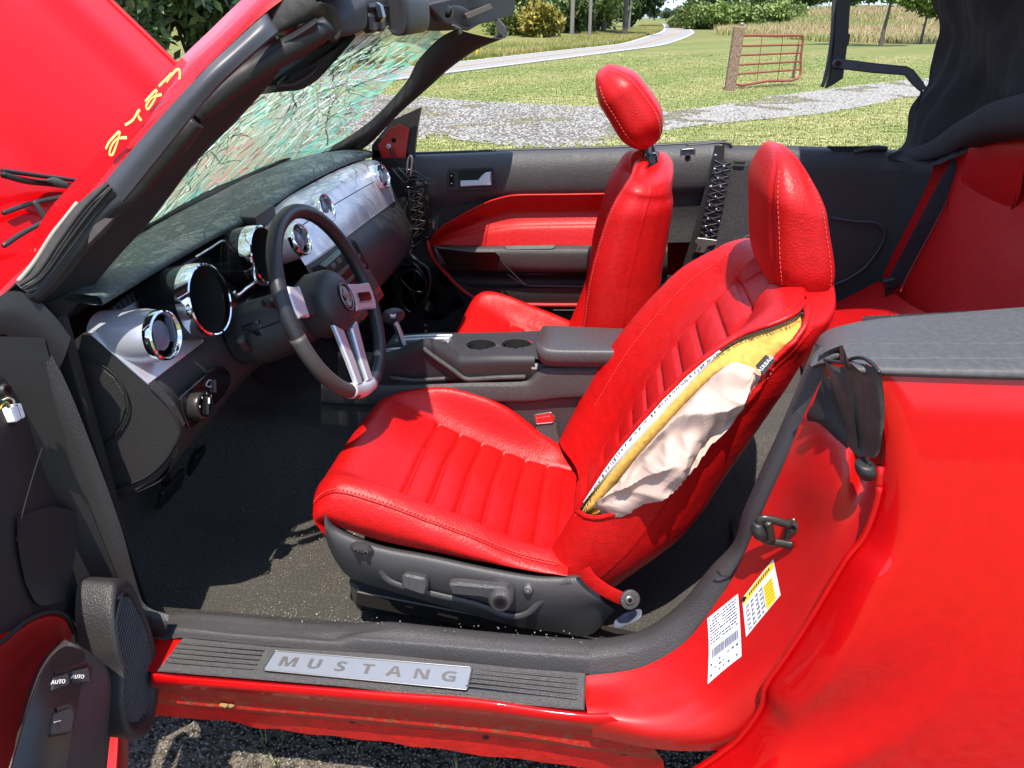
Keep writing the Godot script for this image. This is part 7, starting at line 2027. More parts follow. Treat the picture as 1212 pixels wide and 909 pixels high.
		put("slot_rim", tube(rounded(shift(sl, n * 0.001), 0.004), 0.0011, 6, 1, true), M.steel, sp)
	var lo := part("wheel_spoke", w)
	for s in [1.0, -1.0]:
		var o := []
		for q in [[0.050, -0.046], [0.018, -0.058], [0.011, -0.120], [0.012, -0.164], [0.036, -0.166], [0.040, -0.120]]: o.append(c + er * q[0] * s + eu * q[1] + n * 0.006)
		put("silver_prong", plate(o, n * 0.008, 0.003), M.satin, lo)
	put("prong_foot", tube([c + (er * sin(-0.28) - eu * cos(-0.28)) * R, c - eu * R, c + (er * sin(0.28) - eu * cos(0.28)) * R], 0.0150, 16, 5), M.satin, lo)
	put("prong_gap", plate([c + er * 0.018 - eu * 0.06 + n * 0.003, c + er * 0.013 - eu * 0.16 + n * 0.003, c - er * 0.013 - eu * 0.16 + n * 0.003, c - er * 0.018 - eu * 0.06 + n * 0.003], n * 0.004, 0.001), M.gloss_black, lo)
	# column with its shroud and stalks
	var co := part("steering_column", car)
	put("shroud", ring_loft([[c - n * 0.20 - eu * 0.01, eu * 0.055, er * 0.075, 2.6], [c - n * 0.16 - eu * 0.01, eu * 0.062, er * 0.078, 2.8], [c - n * 0.09 - eu * 0.008, eu * 0.056, er * 0.066, 2.8], [c - n * 0.045 - eu * 0.004, eu * 0.048, er * 0.056, 2.6], [c - n * 0.040, eu * 0.02, er * 0.03, 2.2]], 40, 6), M.plastic_fine, co)
	put("shroud_seam", tube([c - n * 0.15 - er * 0.0785 - eu * 0.012, c - n * 0.09 - er * 0.067 - eu * 0.01, c - n * 0.05 - er * 0.057 - eu * 0.006], 0.0016, 6, 4), M.black, co)
	put("ignition_collar", lathe([Vector2(0.02, -0.01), Vector2(0.02, 0.006), Vector2(0.014, 0.01), Vector2(0, 0.008)], c - n * 0.09 + er * 0.06 - eu * 0.01, Vector3(0.6, 0.2, -0.5), 24), M.dark_metal, co)
	put("indicator_stalk", tube([c - n * 0.075 - er * 0.055 + eu * 0.01, c - n * 0.06 - er * 0.10 + eu * 0.018, c - n * 0.055 - er * 0.135 + eu * 0.022], [0.006, 0.007, 0.009], 12, 4), M.plastic_fine, co)
	put("side_switch", box(Vector3(0.05, 0.04, 0.03), frame(v3(-.64,.8509,.4202), Vector3(1, 0.3, 0), Vector3(0, 0.2, 1)), 0.008), M.gloss_black, co)
	put("bracket", tube([v3(-.65,.8522,.4662),v3(-.65,.8255,.451),v3(-.65,.818,.4169),v3(-.65,.8166,.3709),v3(-.65,.8244,.3274)], 0.010, 8, 4), M.plastic_fine, co)
func func_ring(c: Vector3, a: Vector3, b: Vector3, r: float) -> Array: return func_ring2(c, a * r, b * r, 96)
func func_ring2(c: Vector3, a: Vector3, b: Vector3, k: int) -> Array:
	var o := []
	for i in k: o.append(c + a * cos(TAU * i / k) + b * sin(TAU * i / k))
	return o
func build_console():
	var k := part("center_console", car, "black center console with armrest lid and twin cup holder")
	# body side facing the driver's seat
	var rows := [
		[v3(-.6457,.595,.13),v3(-.5213,.6005,.1306),v3(-.3989,.6102,.1311),v3(-.279,.622,.1317),v3(-.1578,.6337,.1322),v3(-.1311,.6588,.1328),v3(-.1121,.6686,.1333),v3(-.0104,.6787,.1339),v3(.0637,.6872,.1344),v3(.173,.6976,.135)],
		[v3(-.6436,.5879,.138),v3(-.5196,.5934,.1384),v3(-.3975,.6032,.1389),v3(-.2779,.6149,.1393),v3(-.1531,.6248,.1398),v3(-.1226,.6459,.1402),v3(-.0999,.658,.1407),v3(-.0096,.6675,.1411),v3(.0645,.674,.1416),v3(.1737,.6846,.142)],
		[v3(-.6467,.5549,.14),v3(-.522,.5563,.1406),v3(-.3988,.5689,.1411),v3(-.2783,.5812,.1417),v3(-.1525,.5894,.1422),v3(-.1138,.5964,.1428),v3(-.0831,.6029,.1433),v3(-.007,.6122,.1439),v3(.0679,.6213,.1444),v3(.1784,.6326,.145)],
		[v3(-.6531,.5369,.128),v3(-.5271,.5404,.128),v3(-.4027,.5529,.128),v3(-.281,.5651,.128),v3(-.1538,.5732,.128),v3(-.1147,.5801,.128),v3(-.0837,.5864,.128),v3(-.0067,.5956,.128),v3(.0692,.6046,.128),v3(.1811,.6158,.128)],
		[v3(-.6781,.3388,.122),v3(-.546,.3365,.122),v3(-.4157,.3344,.122),v3(-.2873,.3322,.122),v3(-.1523,.3308,.122),v3(-.1105,.3293,.122),v3(-.0773,.332,.122),v3(.0053,.3314,.122),v3(.0871,.3308,.122),v3(.2078,.3361,.122)]]
	put("side_wall", sheet(rows, 5, 6), M.plastic_grey, k)
	# stepped side pocket under the cup holders
	rows = [
		[v3(-.6004,.6766,.116),v3(-.4784,.683,.116),v3(-.3867,.7215,.116),v3(-.323,.6976,.116),v3(-.3078,.6815,.116),v3(-.2218,.6862,.116),v3(-.1408,.6905,.116)],
		[v3(-.5991,.6629,.124),v3(-.4776,.6652,.124),v3(-.3959,.6993,.124),v3(-.3341,.6731,.124),v3(-.3069,.6618,.124),v3(-.2208,.6708,.124),v3(-.1379,.6754,.124)],
		[v3(-.6044,.6259,.12),v3(-.4817,.6242,.12),v3(-.4072,.6544,.12),v3(-.34,.641,.12),v3(-.301,.6172,.12),v3(-.2217,.6262,.12),v3(-.1359,.6398,.12)],
		[v3(-.608,.5981,.118),v3(-.4839,.601,.118),v3(-.4013,.6235,.118),v3(-.3313,.6188,.118),v3(-.2817,.6087,.118),v3(-.2221,.6144,.118),v3(-.1359,.6324,.118)]]
	put("pocket_wall", sheet(rows, 5, 6), M.plastic_fine, k)
	put("pocket_ledge", tube([v3(-.3948,.701,.128),v3(-.3645,.6774,.128),v3(-.3262,.6498,.128),v3(-.3031,.6318,.128),v3(-.2874,.6284,.128),v3(-.2205,.6366,.128),v3(-.1583,.6423,.128)], 0.006, 8, 6), M.plastic_grey, k)
	put("pocket_lip", tube([v3(-.475,.6227,.13),v3(-.4188,.6194,.13),v3(-.3785,.624,.13),v3(-.3445,.6281,.13)], 0.005, 8, 4), M.plastic_grey, k)
	# top deck with two joined cup wells
	var deck := [v3(-.3462,.6951,.118), v3(-.3076,.674,.118), v3(-.1366,.6833,.118), v3(-.1373,.6826,-.02), v3(-.1386,.6742,-.085), v3(-.368,.6444,-.085)]
	var dg := smooth_rows([[v3(-.5196,.6646,.118), v3(-.3983,.6797,.118), v3(-.3076,.674,.118), v3(-.2216,.6787,.118), v3(-.1251,.6839,.118)], [v3(-.5182,.6548,.04), v3(-.4066,.6695,.04), v3(-.314,.6677,.04), v3(-.2244,.6746,.04), v3(-.1241,.6842,.04)], [v3(-.5257,.6374,-.06), v3(-.4151,.65,-.06), v3(-.3196,.6525,-.06), v3(-.2294,.6593,-.06), v3(-.128,.6712,-.06)], [v3(-.5278,.635,-.1), v3(-.4152,.6454,-.1), v3(-.3222,.65,-.1), v3(-.2303,.6568,-.1), v3(-.1269,.6665,-.1)]], 12, 20)
	var CUPS := [v3(-.2785,.6621,.02), v3(-.1924,.6678,.02)]
	var holes := {}
	for i in dg.size() - 1:
		for j in dg[0].size() - 1:
			for at: Vector3 in CUPS:
				if Vector2(dg[i][j].x - at.x, dg[i][j].z - at.z).length() < 0.035: holes[i * 10000 + j] = true
	var dk := MB.new()
	dk.sheet(dg, false, false, holes)
	put("deck", dk, M.plastic, k)
	put("armrest_base", box(Vector3(0.44, 0.10, 0.206), Transform3D(Basis(), Vector3(0.065, 0.622, 0.024)), 0.01), M.plastic_fine, k)
	var cup := part("cup_holder", k)
	for at: Vector3 in CUPS:
		var q := [0.0, 0.036]
		put("well", lathe([Vector2(q[1] * 1.06, 0.0055), Vector2(q[1] * 1.03, 0.0065), Vector2(q[1], 0.004), Vector2(q[1] * 0.96, -0.03), Vector2(q[1] * 0.92, -0.055), Vector2(0, -0.055)], at, Vector3.UP, 40, null, 1.0), M.black, cup)
		put("well_rim", lathe([Vector2(q[1] * 1.10, 0.003), Vector2(q[1] * 1.08, 0.0065), Vector2(q[1] * 1.02, 0.0065)], at, Vector3.UP, 40), M.plastic_grey, cup)
	put("divider_clip", box(Vector3(0.012, 0.004, 0.02), Transform3D(Basis(), (CUPS[0] + CUPS[1]) * 0.5 + Vector3(0, 0.006, 0.012)), 0.0015), M.plastic_grey, cup)
	# armrest lid
	var ar := part("armrest", k)
	rows = [
		[v3(-.1302,.7081,.15),v3(-.1224,.6926,.151),v3(-.1034,.6838,.152),v3(-.0287,.6864,.153),v3(.0632,.692,.154),v3(.1713,.7005,.155)],
		[v3(-.1326,.7276,.158),v3(-.122,.7124,.1588),v3(-.1032,.7036,.1596),v3(-.0292,.706,.1604),v3(.0618,.7113,.1612),v3(.169,.7195,.162)],
		[v3(-.1308,.7444,.15),v3(-.1193,.7313,.151),v3(-.1005,.7247,.152),v3(-.0304,.7268,.153),v3(.0605,.732,.154),v3(.1676,.7401,.155)],
		[v3(-.1292,.7366,.06),v3(-.1153,.7248,.06),v3(-.0957,.7194,.06),v3(-.0336,.7194,.06),v3(.0623,.7222,.06),v3(.1756,.7268,.06)],
		[v3(-.1285,.6959,-.06),v3(-.116,.6954,-.06),v3(-.0993,.6962,-.06),v3(-.0371,.6958,-.06),v3(.0654,.6964,-.06),v3(.1866,.7001,-.06)],
		[v3(-.1281,.677,-.085),v3(-.1132,.6743,-.085),v3(-.0962,.674,-.085),v3(-.0372,.6747,-.085),v3(.0671,.6753,-.085),v3(.1905,.6769,-.085)]]
	put("lid", sheet(rows, 6, 6), M.armrest, ar)
	put("lid_front", sheet([[rows[0][0], rows[1][0], rows[2][0], rows[3][0], rows[4][0]], shift([rows[0][0], rows[1][0], rows[2][0], rows[3][0], rows[4][0]], Vector3(0.004, -0.02, -0.004))], 2, 6), M.plastic_grey, ar)
	# shift lever and its bright-ribbed plate
	put("shift_plate", sheet([[v3(-.5046,.6639,.1),v3(-.4227,.6769,.1),v3(-.3544,.6827,.1)], [v3(-.5072,.6513,.02),v3(-.4304,.662,.02),v3(-.3591,.6679,.02)], [v3(-.508,.6383,-.06),v3(-.4415,.6463,-.06),v3(-.3628,.6526,-.06)]], 3, 4), M.satin_dark, k)
	for b in [[v3(-.5048,.6639,.085),v3(-.4265,.6746,.085),v3(-.3616,.6812,.085)], [v3(-.5074,.6585,.055),v3(-.43,.6691,.055),v3(-.3641,.6748,.055)], [v3(-.5038,.6475,-.03),v3(-.434,.6556,-.03),v3(-.3652,.6614,-.03)], [v3(-.5062,.6451,-.055),v3(-.4356,.6533,-.055),v3(-.3638,.6581,-.055)]]:
		put("shift_rail", tube(b, 0.0045, 8, 4), M.satin, k)
	put("shift_slot", slab([[v3(-.5111,.6564,.035),v3(-.435,.6659,.035),v3(-.3642,.6718,.035)], [v3(-.5083,.6518,0),v3(-.4353,.6601,0),v3(-.3653,.6659,0)]], Vector3(0, -0.002, 0), 1, 3), M.black, k)
	var sh := part("gear_lever", k)
	put("shaft", tube([v3(-.469,.6511,.02),v3(-.4754,.6819,.02),v3(-.4839,.7123,.02),v3(-.4891,.7273,.02)], [0.011, 0.010, 0.009, 0.010], 12, 4, false, 0.75), M.satin, sh)
	put("shaft_line", tube([v3(-.4695,.6606,.032),v3(-.4762,.6868,.032),v3(-.4827,.7127,.032)], 0.0022, 6, 4), M.gloss_black, sh)
	put("knob", ring_loft([[v3(-.5016,.7365,.04), Vector3(0.010, 0, 0), Vector3(0, 0.012, 0), 2.0], [v3(-.4962,.7351,.03), Vector3(0.017, 0, 0), Vector3(0, 0.019, 0), 2.2], [v3(-.4887,.7303,.005), Vector3(0.018, 0, 0), Vector3(0, 0.019, 0), 2.4], [v3(-.4829,.7256,-.02), Vector3(0.011, 0, 0), Vector3(0, 0.012, 0), 2.0]], 24, 5), M.plastic_fine, sh)
	put("knob_cap", lathe([Vector2(0, 0.006), Vector2(0.008, 0.005), Vector2(0.011, 0)], v3(-.4895,.7418,.03), Vector3(0.4, 0.7, 0.5), 18), M.satin, sh)
	# driver's belt buckle between seat and console
	var bk := part("seat_belt_buckle", car)
	put("body", plate(rounded([v3(-.1363,.5276,.12),v3(-.0927,.5379,.121),v3(-.0824,.5256,.122),v3(-.0731,.4765,.123),v3(-.1209,.4598,.124),v3(-.1294,.4967,.125)], 0.005), Vector3(0.0, 0.004, 0.020), 0.003), M.plastic_grey, bk)
	put("stalk", plate([v3(-.1249,.4647,.125),v3(-.075,.4799,.125),v3(-.0623,.3889,.125),v3(-.0989,.3812,.125)], Vector3(0, 0, 0.012), 0.002), M.rubber, bk)
	put("release_button", plate(rounded([v3(-.134,.5418,.125),v3(-.1006,.5507,.125),v3(-.0905,.5402,.125),v3(-.0942,.5309,.125),v3(-.1298,.524,.125)], 0.003), Vector3(0, 0.003, 0.018), 0.002), M.button_red, bk)
	put("button_rim", tube(rounded([v3(-.1345,.5536,.143),v3(-.0975,.5626,.143),v3(-.0875,.5501,.143),v3(-.0911,.5365,.143),v3(-.1302,.5294,.143)], 0.003), 0.0016, 6, 1, true), M.steel, bk)


# ---- passenger door, far side, rear seat, folded top
func build_far():
	var pd := part("passenger_door", car, "closed far door with black upper, red insert and pull cup")
	# upper trim rolls from the sill of the window inwards, then under to the insert
	var rows := [
		[v3(-.6521,.9786,-.8),v3(-.4843,.9871,-.8),v3(-.3087,.9982,-.8),v3(.0012,1.0117,-.8),v3(.2086,1.0256,-.8),v3(.3403,1.038,-.8)],
		[v3(-.6375,.9817,-.765),v3(-.4776,.99,-.765),v3(-.3043,.9998,-.765),v3(.0014,1.0132,-.765),v3(.206,1.0269,-.765),v3(.336,1.0379,-.765)],
		[v3(-.6191,.9791,-.735),v3(-.4719,.9871,-.735),v3(-.3006,.9969,-.735),v3(.0018,1.0102,-.735),v3(.2041,1.0239,-.735),v3(.3328,1.0348,-.735)],
		[v3(-.6041,.952,-.712),v3(-.4684,.9601,-.712),v3(-.2978,.9688,-.712),v3(.0034,.9851,-.712),v3(.2048,.9991,-.712),v3(.3281,1.0089,-.712)],
		[v3(-.5993,.9115,-.705),v3(-.4684,.9198,-.705),v3(-.2969,.929,-.705),v3(.0058,.9436,-.705),v3(.2082,.9581,-.705),v3(.3221,.9681,-.705)],
		[v3(-.5983,.8622,-.712),v3(-.4714,.8709,-.712),v3(-.2978,.8832,-.712),v3(.0083,.8961,-.712),v3(.2133,.9089,-.712),v3(.3138,.9165,-.712)],
		[v3(-.6006,.8191,-.735),v3(-.4772,.828,-.735),v3(-.3007,.8544,-.735),v3(.0097,.8679,-.735),v3(.2178,.8785,-.735),v3(.3098,.8835,-.735)]]
	put("upper_trim", sheet(rows, 6, 6), M.plastic_grey, pd)
	rows = [
		[v3(-.6103,.8462,-.735),v3(-.4768,.8389,-.735),v3(-.3007,.8651,-.735),v3(-.0436,.877,-.735),v3(.217,.8863,-.735),v3(.314,.8913,-.735)],
		[v3(-.617,.7718,-.745),v3(-.4808,.7759,-.745),v3(-.3021,.7812,-.745),v3(-.0401,.7945,-.745),v3(.2251,.8078,-.745),v3(.3135,.813,-.745)],
		[v3(-.6143,.6883,-.738),v3(-.4822,.6928,-.738),v3(-.3013,.7047,-.738),v3(-.0363,.7165,-.738),v3(.2318,.731,-.738),v3(.3001,.736,-.738)]]
	put("middle_backing", sheet(rows, 4, 5), M.plastic, pd)
	# red insert: rolled top edge, hollow below, bright lower bolster
	rows = [
		[v3(-.5724,.7056,-.722),v3(-.5565,.7348,-.7208),v3(-.5181,.7698,-.7196),v3(-.475,.7963,-.7184),v3(-.4187,.8282,-.7172),v3(-.3634,.8541,-.716),v3(-.3091,.8702,-.716),v3(-.2688,.8765,-.716),v3(-.1488,.8809,-.716),v3(.0088,.8875,-.716),v3(.1891,.8973,-.716)],
		[v3(-.5682,.7045,-.716),v3(-.5495,.7312,-.714),v3(-.5084,.7637,-.712),v3(-.4653,.7904,-.71),v3(-.4091,.8224,-.708),v3(-.3566,.8485,-.706),v3(-.3052,.8631,-.706),v3(-.2676,.8694,-.706),v3(-.148,.8752,-.706),v3(.0092,.8818,-.706),v3(.189,.8916,-.706)],
		[v3(-.5668,.7029,-.722),v3(-.5456,.7267,-.7208),v3(-.5047,.7536,-.7196),v3(-.4617,.7774,-.7184),v3(-.4082,.8067,-.7172),v3(-.3555,.8329,-.716),v3(-.3038,.8477,-.716),v3(-.266,.8541,-.716),v3(-.1482,.8598,-.716),v3(.0099,.8667,-.716),v3(.1909,.8766,-.716)],
		[v3(-.5672,.6965,-.735),v3(-.5436,.717,-.736),v3(-.5004,.7352,-.737),v3(-.4605,.753,-.738),v3(-.4096,.7767,-.739),v3(-.3567,.7973,-.74),v3(-.3042,.8126,-.74),v3(-.2658,.8164,-.74),v3(-.1489,.8224,-.74),v3(.0118,.8296,-.74),v3(.1956,.8401,-.74)],
		[v3(-.5625,.6974,-.727),v3(-.5362,.7139,-.7274),v3(-.4933,.7265,-.7278),v3(-.4535,.739,-.7282),v3(-.4056,.7544,-.7286),v3(-.3526,.767,-.729),v3(-.3001,.7769,-.729),v3(-.2616,.7808,-.729),v3(-.1472,.787,-.729),v3(.0139,.7946,-.729),v3(.1981,.8055,-.729)],
		[v3(-.5585,.6975,-.722),v3(-.5292,.7103,-.7206),v3(-.4862,.7177,-.7192),v3(-.4463,.7279,-.7178),v3(-.3983,.741,-.7164),v3(-.3452,.7542,-.715),v3(-.2928,.7615,-.7146),v3(-.2544,.7655,-.7142),v3(-.1458,.7718,-.7138),v3(.0148,.7796,-.7134),v3(.1984,.7907,-.713)],
		[v3(-.5553,.6967,-.72),v3(-.5229,.7032,-.716),v3(-.4769,.7045,-.712),v3(-.4367,.707,-.708),v3(-.3913,.7096,-.704),v3(-.3379,.7125,-.7),v3(-.2853,.7146,-.6988),v3(-.2468,.7163,-.6976),v3(-.1432,.7215,-.6964),v3(.0179,.7273,-.6952),v3(.2018,.7393,-.694)]]
	put("red_insert", sheet(rows, 5, 5), M.leather, pd)
	put("insert_piping", tube([v3(-.5527,.7365,-.704),v3(-.512,.7712,-.704),v3(-.4695,.7971,-.704),v3(-.4137,.8286,-.704),v3(-.3589,.8542,-.704),v3(-.3049,.8702,-.704),v3(-.2647,.8752,-.704),v3(-.1479,.8795,-.704),v3(.009,.8861,-.704),v3(.1885,.8958,-.704)], 0.0035, 8, 5), M.leather, pd)
	# armrest with pull cup
	rows = [
		[v3(-.5482,.7067,-.69),v3(-.4168,.7112,-.69),v3(-.2515,.7182,-.69),v3(-.0354,.7269,-.69),v3(.2015,.7404,-.69)],
		[v3(-.5377,.7085,-.655),v3(-.4108,.7128,-.655),v3(-.2477,.7185,-.655),v3(-.0344,.7258,-.655),v3(.1994,.7392,-.655)],
		[v3(-.5306,.6948,-.645),v3(-.4094,.6991,-.645),v3(-.2465,.7021,-.645),v3(-.0334,.7097,-.645),v3(.2002,.7234,-.645)],
		[v3(-.5232,.6584,-.655),v3(-.4119,.6626,-.655),v3(-.2472,.6519,-.655),v3(-.0313,.6573,-.655),v3(.2054,.6718,-.655)],
		[v3(-.5126,.6341,-.68),v3(-.4168,.6348,-.68),v3(-.2443,.6329,-.68),v3(-.0312,.6411,-.68),v3(.2084,.6559,-.68)]]
	put("armrest", sheet(rows, 5, 6), M.plastic_grey, pd)
	put("armrest_slot", plate(rounded([v3(-.3094,.7254,-.652),v3(-.1459,.7337,-.652),v3(-.1535,.7198,-.652),v3(-.3014,.712,-.652)], 0.003), Vector3(0, 0.002, 0.003), 0.001), M.rubber, pd)
	put("front_cup", plate([v3(-.5296,.7171,-.645),v3(-.4092,.7074,-.645),v3(-.3384,.7099,-.645),v3(-.3222,.6967,-.645),v3(-.328,.6519,-.645),v3(-.4105,.6488,-.645),v3(-.4934,.6569,-.645)], Vector3(0, -0.003, 0.002), 0.001), M.plastic_fine, pd)
	put("cup_seam", tube([v3(-.3385,.7069,-.646),v3(-.317,.6744,-.646),v3(-.2844,.642,-.646),v3(-.2569,.6148,-.646),v3(-.2404,.6012,-.646)], 0.002, 6, 4), M.black, pd)
	rows = [
		[v3(-.5204,.6336,-.69),v3(-.4185,.6345,-.69),v3(-.2509,.6323,-.69),v3(-.0313,.6379,-.69),v3(.2093,.6528,-.69)],
		[v3(-.5115,.6026,-.725),v3(-.4253,.6,-.725),v3(-.2544,.6009,-.725),v3(-.0309,.6068,-.725),v3(.2141,.6222,-.725)],
		[v3(-.4836,.574,-.725),v3(-.4259,.5704,-.725),v3(-.2543,.5744,-.725),v3(-.0297,.5807,-.725),v3(.2164,.5965,-.725)]]
	put("map_pocket_back", sheet(rows, 3, 5), M.plastic_fine, pd)
	put("pocket_highlight", bar(v3(-.2602,.6202,-.7), v3(-.1575,.6242,-.7), 0.010, 0.004), M.plastic_shield, pd)
	put("pocket_lip", tube([v3(-.3065,.6216,-.69),v3(-.273,.5998,-.69),v3(-.2394,.5852,-.69),v3(-.1392,.5864,-.69),v3(-.0291,.5895,-.69),v3(.2135,.6051,-.69)], 0.004, 8, 5), M.plastic_shield, pd)
	rows = [
		[v3(-.4939,.6069,-.695),v3(-.4209,.5688,-.695),v3(-.3356,.5694,-.695),v3(-.195,.5752,-.695),v3(-.0289,.582,-.695),v3(.2145,.5978,-.695)],
		[v3(-.4732,.5709,-.7),v3(-.4224,.5373,-.7),v3(-.3366,.5351,-.7),v3(-.1949,.5412,-.7),v3(-.0275,.5484,-.7),v3(.2177,.5647,-.7)],
		[v3(-.459,.5323,-.71),v3(-.4191,.5039,-.71),v3(-.3382,.5014,-.71),v3(-.1952,.5078,-.71),v3(-.0263,.5153,-.71),v3(.2212,.5322,-.71)],
		[v3(-.4595,.4331,-.73),v3(-.4164,.3721,-.73),v3(-.3423,.344,-.73),v3(-.1943,.3517,-.73),v3(-.0197,.3608,-.73),v3(.2365,.3741,-.73)]]
	put("lower_panel", sheet(rows, 4, 5), M.plastic, pd)
	put("front_panel", sheet([[v3(-.7443,.9974,-.735),v3(-.662,.9938,-.735),v3(-.6024,.9846,-.735)], [v3(-.7606,.8035,-.735),v3(-.6522,.8066,-.735),v3(-.5899,.8083,-.735)], [v3(-.7801,.5709,-.735),v3(-.6592,.6056,-.735),v3(-.5628,.6678,-.735)], [v3(-.8041,.2847,-.735),v3(-.6443,.3585,-.735),v3(-.4588,.4931,-.735)]], 4, 4), M.plastic_fine, pd)
	put("red_piping", tube([v3(-.5718,.7202,-.71),v3(-.5671,.6925,-.7083),v3(-.5514,.6562,-.7067),v3(-.5294,.6286,-.705),v3(-.5016,.5981,-.7033),v3(-.4708,.5674,-.7017),v3(-.4396,.5426,-.7),v3(-.4055,.5231,-.7),v3(-.3654,.5129,-.7),v3(-.3081,.5124,-.7),v3(-.1944,.5144,-.7),v3(-.0485,.5209,-.7),v3(.1932,.5346,-.7)], [0.006, 0.008, 0.008, 0.008, 0.0075, 0.0075, 0.0075, 0.0075, 0.0075, 0.0075, 0.0075, 0.0075, 0.0075], 10, 5), M.leather_dull, pd)
	put("lower_strip", tube([v3(-.1517,.4984,-.7),v3(-.0478,.5031,-.7),v3(.1947,.5171,-.7)], 0.0025, 6, 3), M.plastic_shield, pd)
	# inner handle in its recess
	var ho := rounded([v3(-.4932,.9539,-.7),v3(-.349,.9621,-.7),v3(-.3458,.8923,-.7),v3(-.4958,.8833,-.7)], 0.008)
	put("handle_bezel", plate(ho, Vector3(0, 0, 0.004), 0.0015), M.plastic_fine, pd)
	put("handle_recess", plate(rounded([v3(-.4574,.948,-.694),v3(-.3535,.9554,-.694),v3(-.3515,.9013,-.694),v3(-.459,.896,-.694)], 0.005), Vector3(0, 0, 0.0006), 0.0), M.black, pd)
	put("door_handle", plate(rounded([v3(-.4525,.9188,-.692),v3(-.3963,.9214,-.692),v3(-.3854,.9345,-.692),v3(-.3719,.9451,-.692),v3(-.3546,.9481,-.692),v3(-.3538,.9068,-.692),v3(-.4531,.8992,-.692)], 0.003), Vector3(0, 0.001, 0.010), 0.003), M.satin, pd)
	put("lock_switch", plate(rounded([v3(-.4873,.9394,-.695),v3(-.4739,.9397,-.695),v3(-.4752,.9007,-.695),v3(-.4888,.9003,-.695)], 0.003), Vector3(0, 0, 0.003), 0.001), M.gloss_black, pd)
	for y in [v3(-.48,.9327,-.6905),v3(-.4808,.9093,-.6905)]: put("switch_mark", box(Vector3(0.003, 0.004, 0.001), Transform3D(Basis(), y), 0.0003), M.white, pd)
	put("lock_button", plate(rounded([v3(.2157,1.0227,-.72),v3(.2602,1.0259,-.72),v3(.264,.9891,-.72),v3(.2217,.9858,-.72)], 0.006), Vector3(0, 0.002, 0.006), 0.002), M.gloss_black, pd)
	put("lock_ring", tube(rounded([v3(.2177,1.0215,-.712),v3(.2571,1.0247,-.712),v3(.2604,.9928,-.712),v3(.2233,.9896,-.712)], 0.006), 0.0016, 6, 1, true), M.steel, pd)
	put("lock_pin", lathe([Vector2(0, 0.008), Vector2(0.008, 0.006), Vector2(0.010, 0)], v3(.2397,.9998,-.712), Vector3(0, 0.2, 1), 14), M.rubber, pd)
	put("outer_skin", sheet([[Vector3(-0.70, 0.98, -0.80), Vector3(0.0, 1.0, -0.81), Vector3(0.42, 1.02, -0.81)], [Vector3(-0.70, 0.75, -0.90), Vector3(0.0, 0.76, -0.91), Vector3(0.40, 0.78, -0.91)], [Vector3(-0.70, 0.3, -0.88), Vector3(0.0, 0.3, -0.88), Vector3(0.38, 0.3, -0.88)]], 4, 4), M.paint, pd)
	put("window_seal", tube([v3(-.6442,.9821,-.77),v3(-.4785,.9905,-.77),v3(-.305,1.0003,-.77),v3(.0013,1.0137,-.77),v3(.2063,1.0274,-.77),v3(.3516,1.0387,-.77)], 0.006, 8, 4), M.rubber, pd)
	# broken bracket lattice where the dash end cap was
	build_bracket()
	# belt pillar, belt in its quilted sleeve
	var fs := part("far_side_trim", car)
	rows = [
		[v3(.3459,1.0339,-.76),v3(.3814,1.0296,-.76),v3(.505,1.0318,-.76),v3(.6521,1.0296,-.76),v3(.7972,1.0274,-.76),v3(.9651,1.0209,-.76)],
		[v3(.3336,1.0275,-.735),v3(.3744,1.0185,-.735),v3(.502,1.0209,-.735),v3(.6473,1.0224,-.735),v3(.791,1.0215,-.735),v3(.9574,1.0151,-.735)],
		[v3(.3289,1.0101,-.72),v3(.3699,.9986,-.72),v3(.5025,.9988,-.72),v3(.6482,.9969,-.72),v3(.7919,.995,-.72),v3(.9581,.9889,-.72)],
		[v3(.3267,.9813,-.715),v3(.3669,.9772,-.715),v3(.5047,.9777,-.715),v3(.6507,.9759,-.715),v3(.7947,.9741,-.715),v3(.9612,.9681,-.715)]]
	put("ledge", sheet(rows, 4, 6), M.plastic, fs)
	rows = [
		[v3(.3267,.9813,-.715),v3(.3768,.9774,-.715),v3(.5047,.9777,-.715),v3(.6507,.9759,-.715),v3(.7947,.9741,-.715),v3(.9612,.9681,-.715)],
		[v3(.3142,.8657,-.71),v3(.3862,.8573,-.71),v3(.522,.8559,-.71),v3(.6709,.855,-.71),v3(.8177,.854,-.71),v3(.9874,.8487,-.71)],
		[v3(.2838,.7078,-.7),v3(.3891,.6979,-.7),v3(.5442,.6953,-.7),v3(.6976,.6901,-.7),v3(.8492,.685,-.7),v3(1.0233,.6808,-.7)],
		[v3(.2203,.5358,-.7),v3(.3579,.5127,-.7),v3(.5215,.4911,-.7),v3(.7362,.4721,-.7),v3(.894,.4652,-.7),v3(1.0752,.4597,-.7)]]
	put("quarter_trim", sheet(rows, 5, 6), M.plastic, fs)
	rows = [
		[v3(.3136,1.0372,-.7),v3(.3282,1.0374,-.7),v3(.3428,1.0377,-.7)],
		[v3(.2921,.8684,-.695),v3(.3173,.8691,-.695),v3(.3474,.8699,-.695)],
		[v3(.2515,.6544,-.69),v3(.2835,.6501,-.69),v3(.3267,.6406,-.69)],
		[v3(.1973,.4796,-.69),v3(.2409,.4518,-.69),v3(.2896,.4302,-.69)]]
	put("belt_pillar", sheet(rows, 5, 4), M.rubber, fs)
	put("ledge_pocket", plate(rounded([v3(.6406,1.0331,-.735),v3(.7881,1.0358,-.735),v3(.8146,1.0219,-.735),v3(.6671,1.0191,-.735)], 0.004), Vector3(0, 0.003, 0.002), 0.0), M.black, fs)
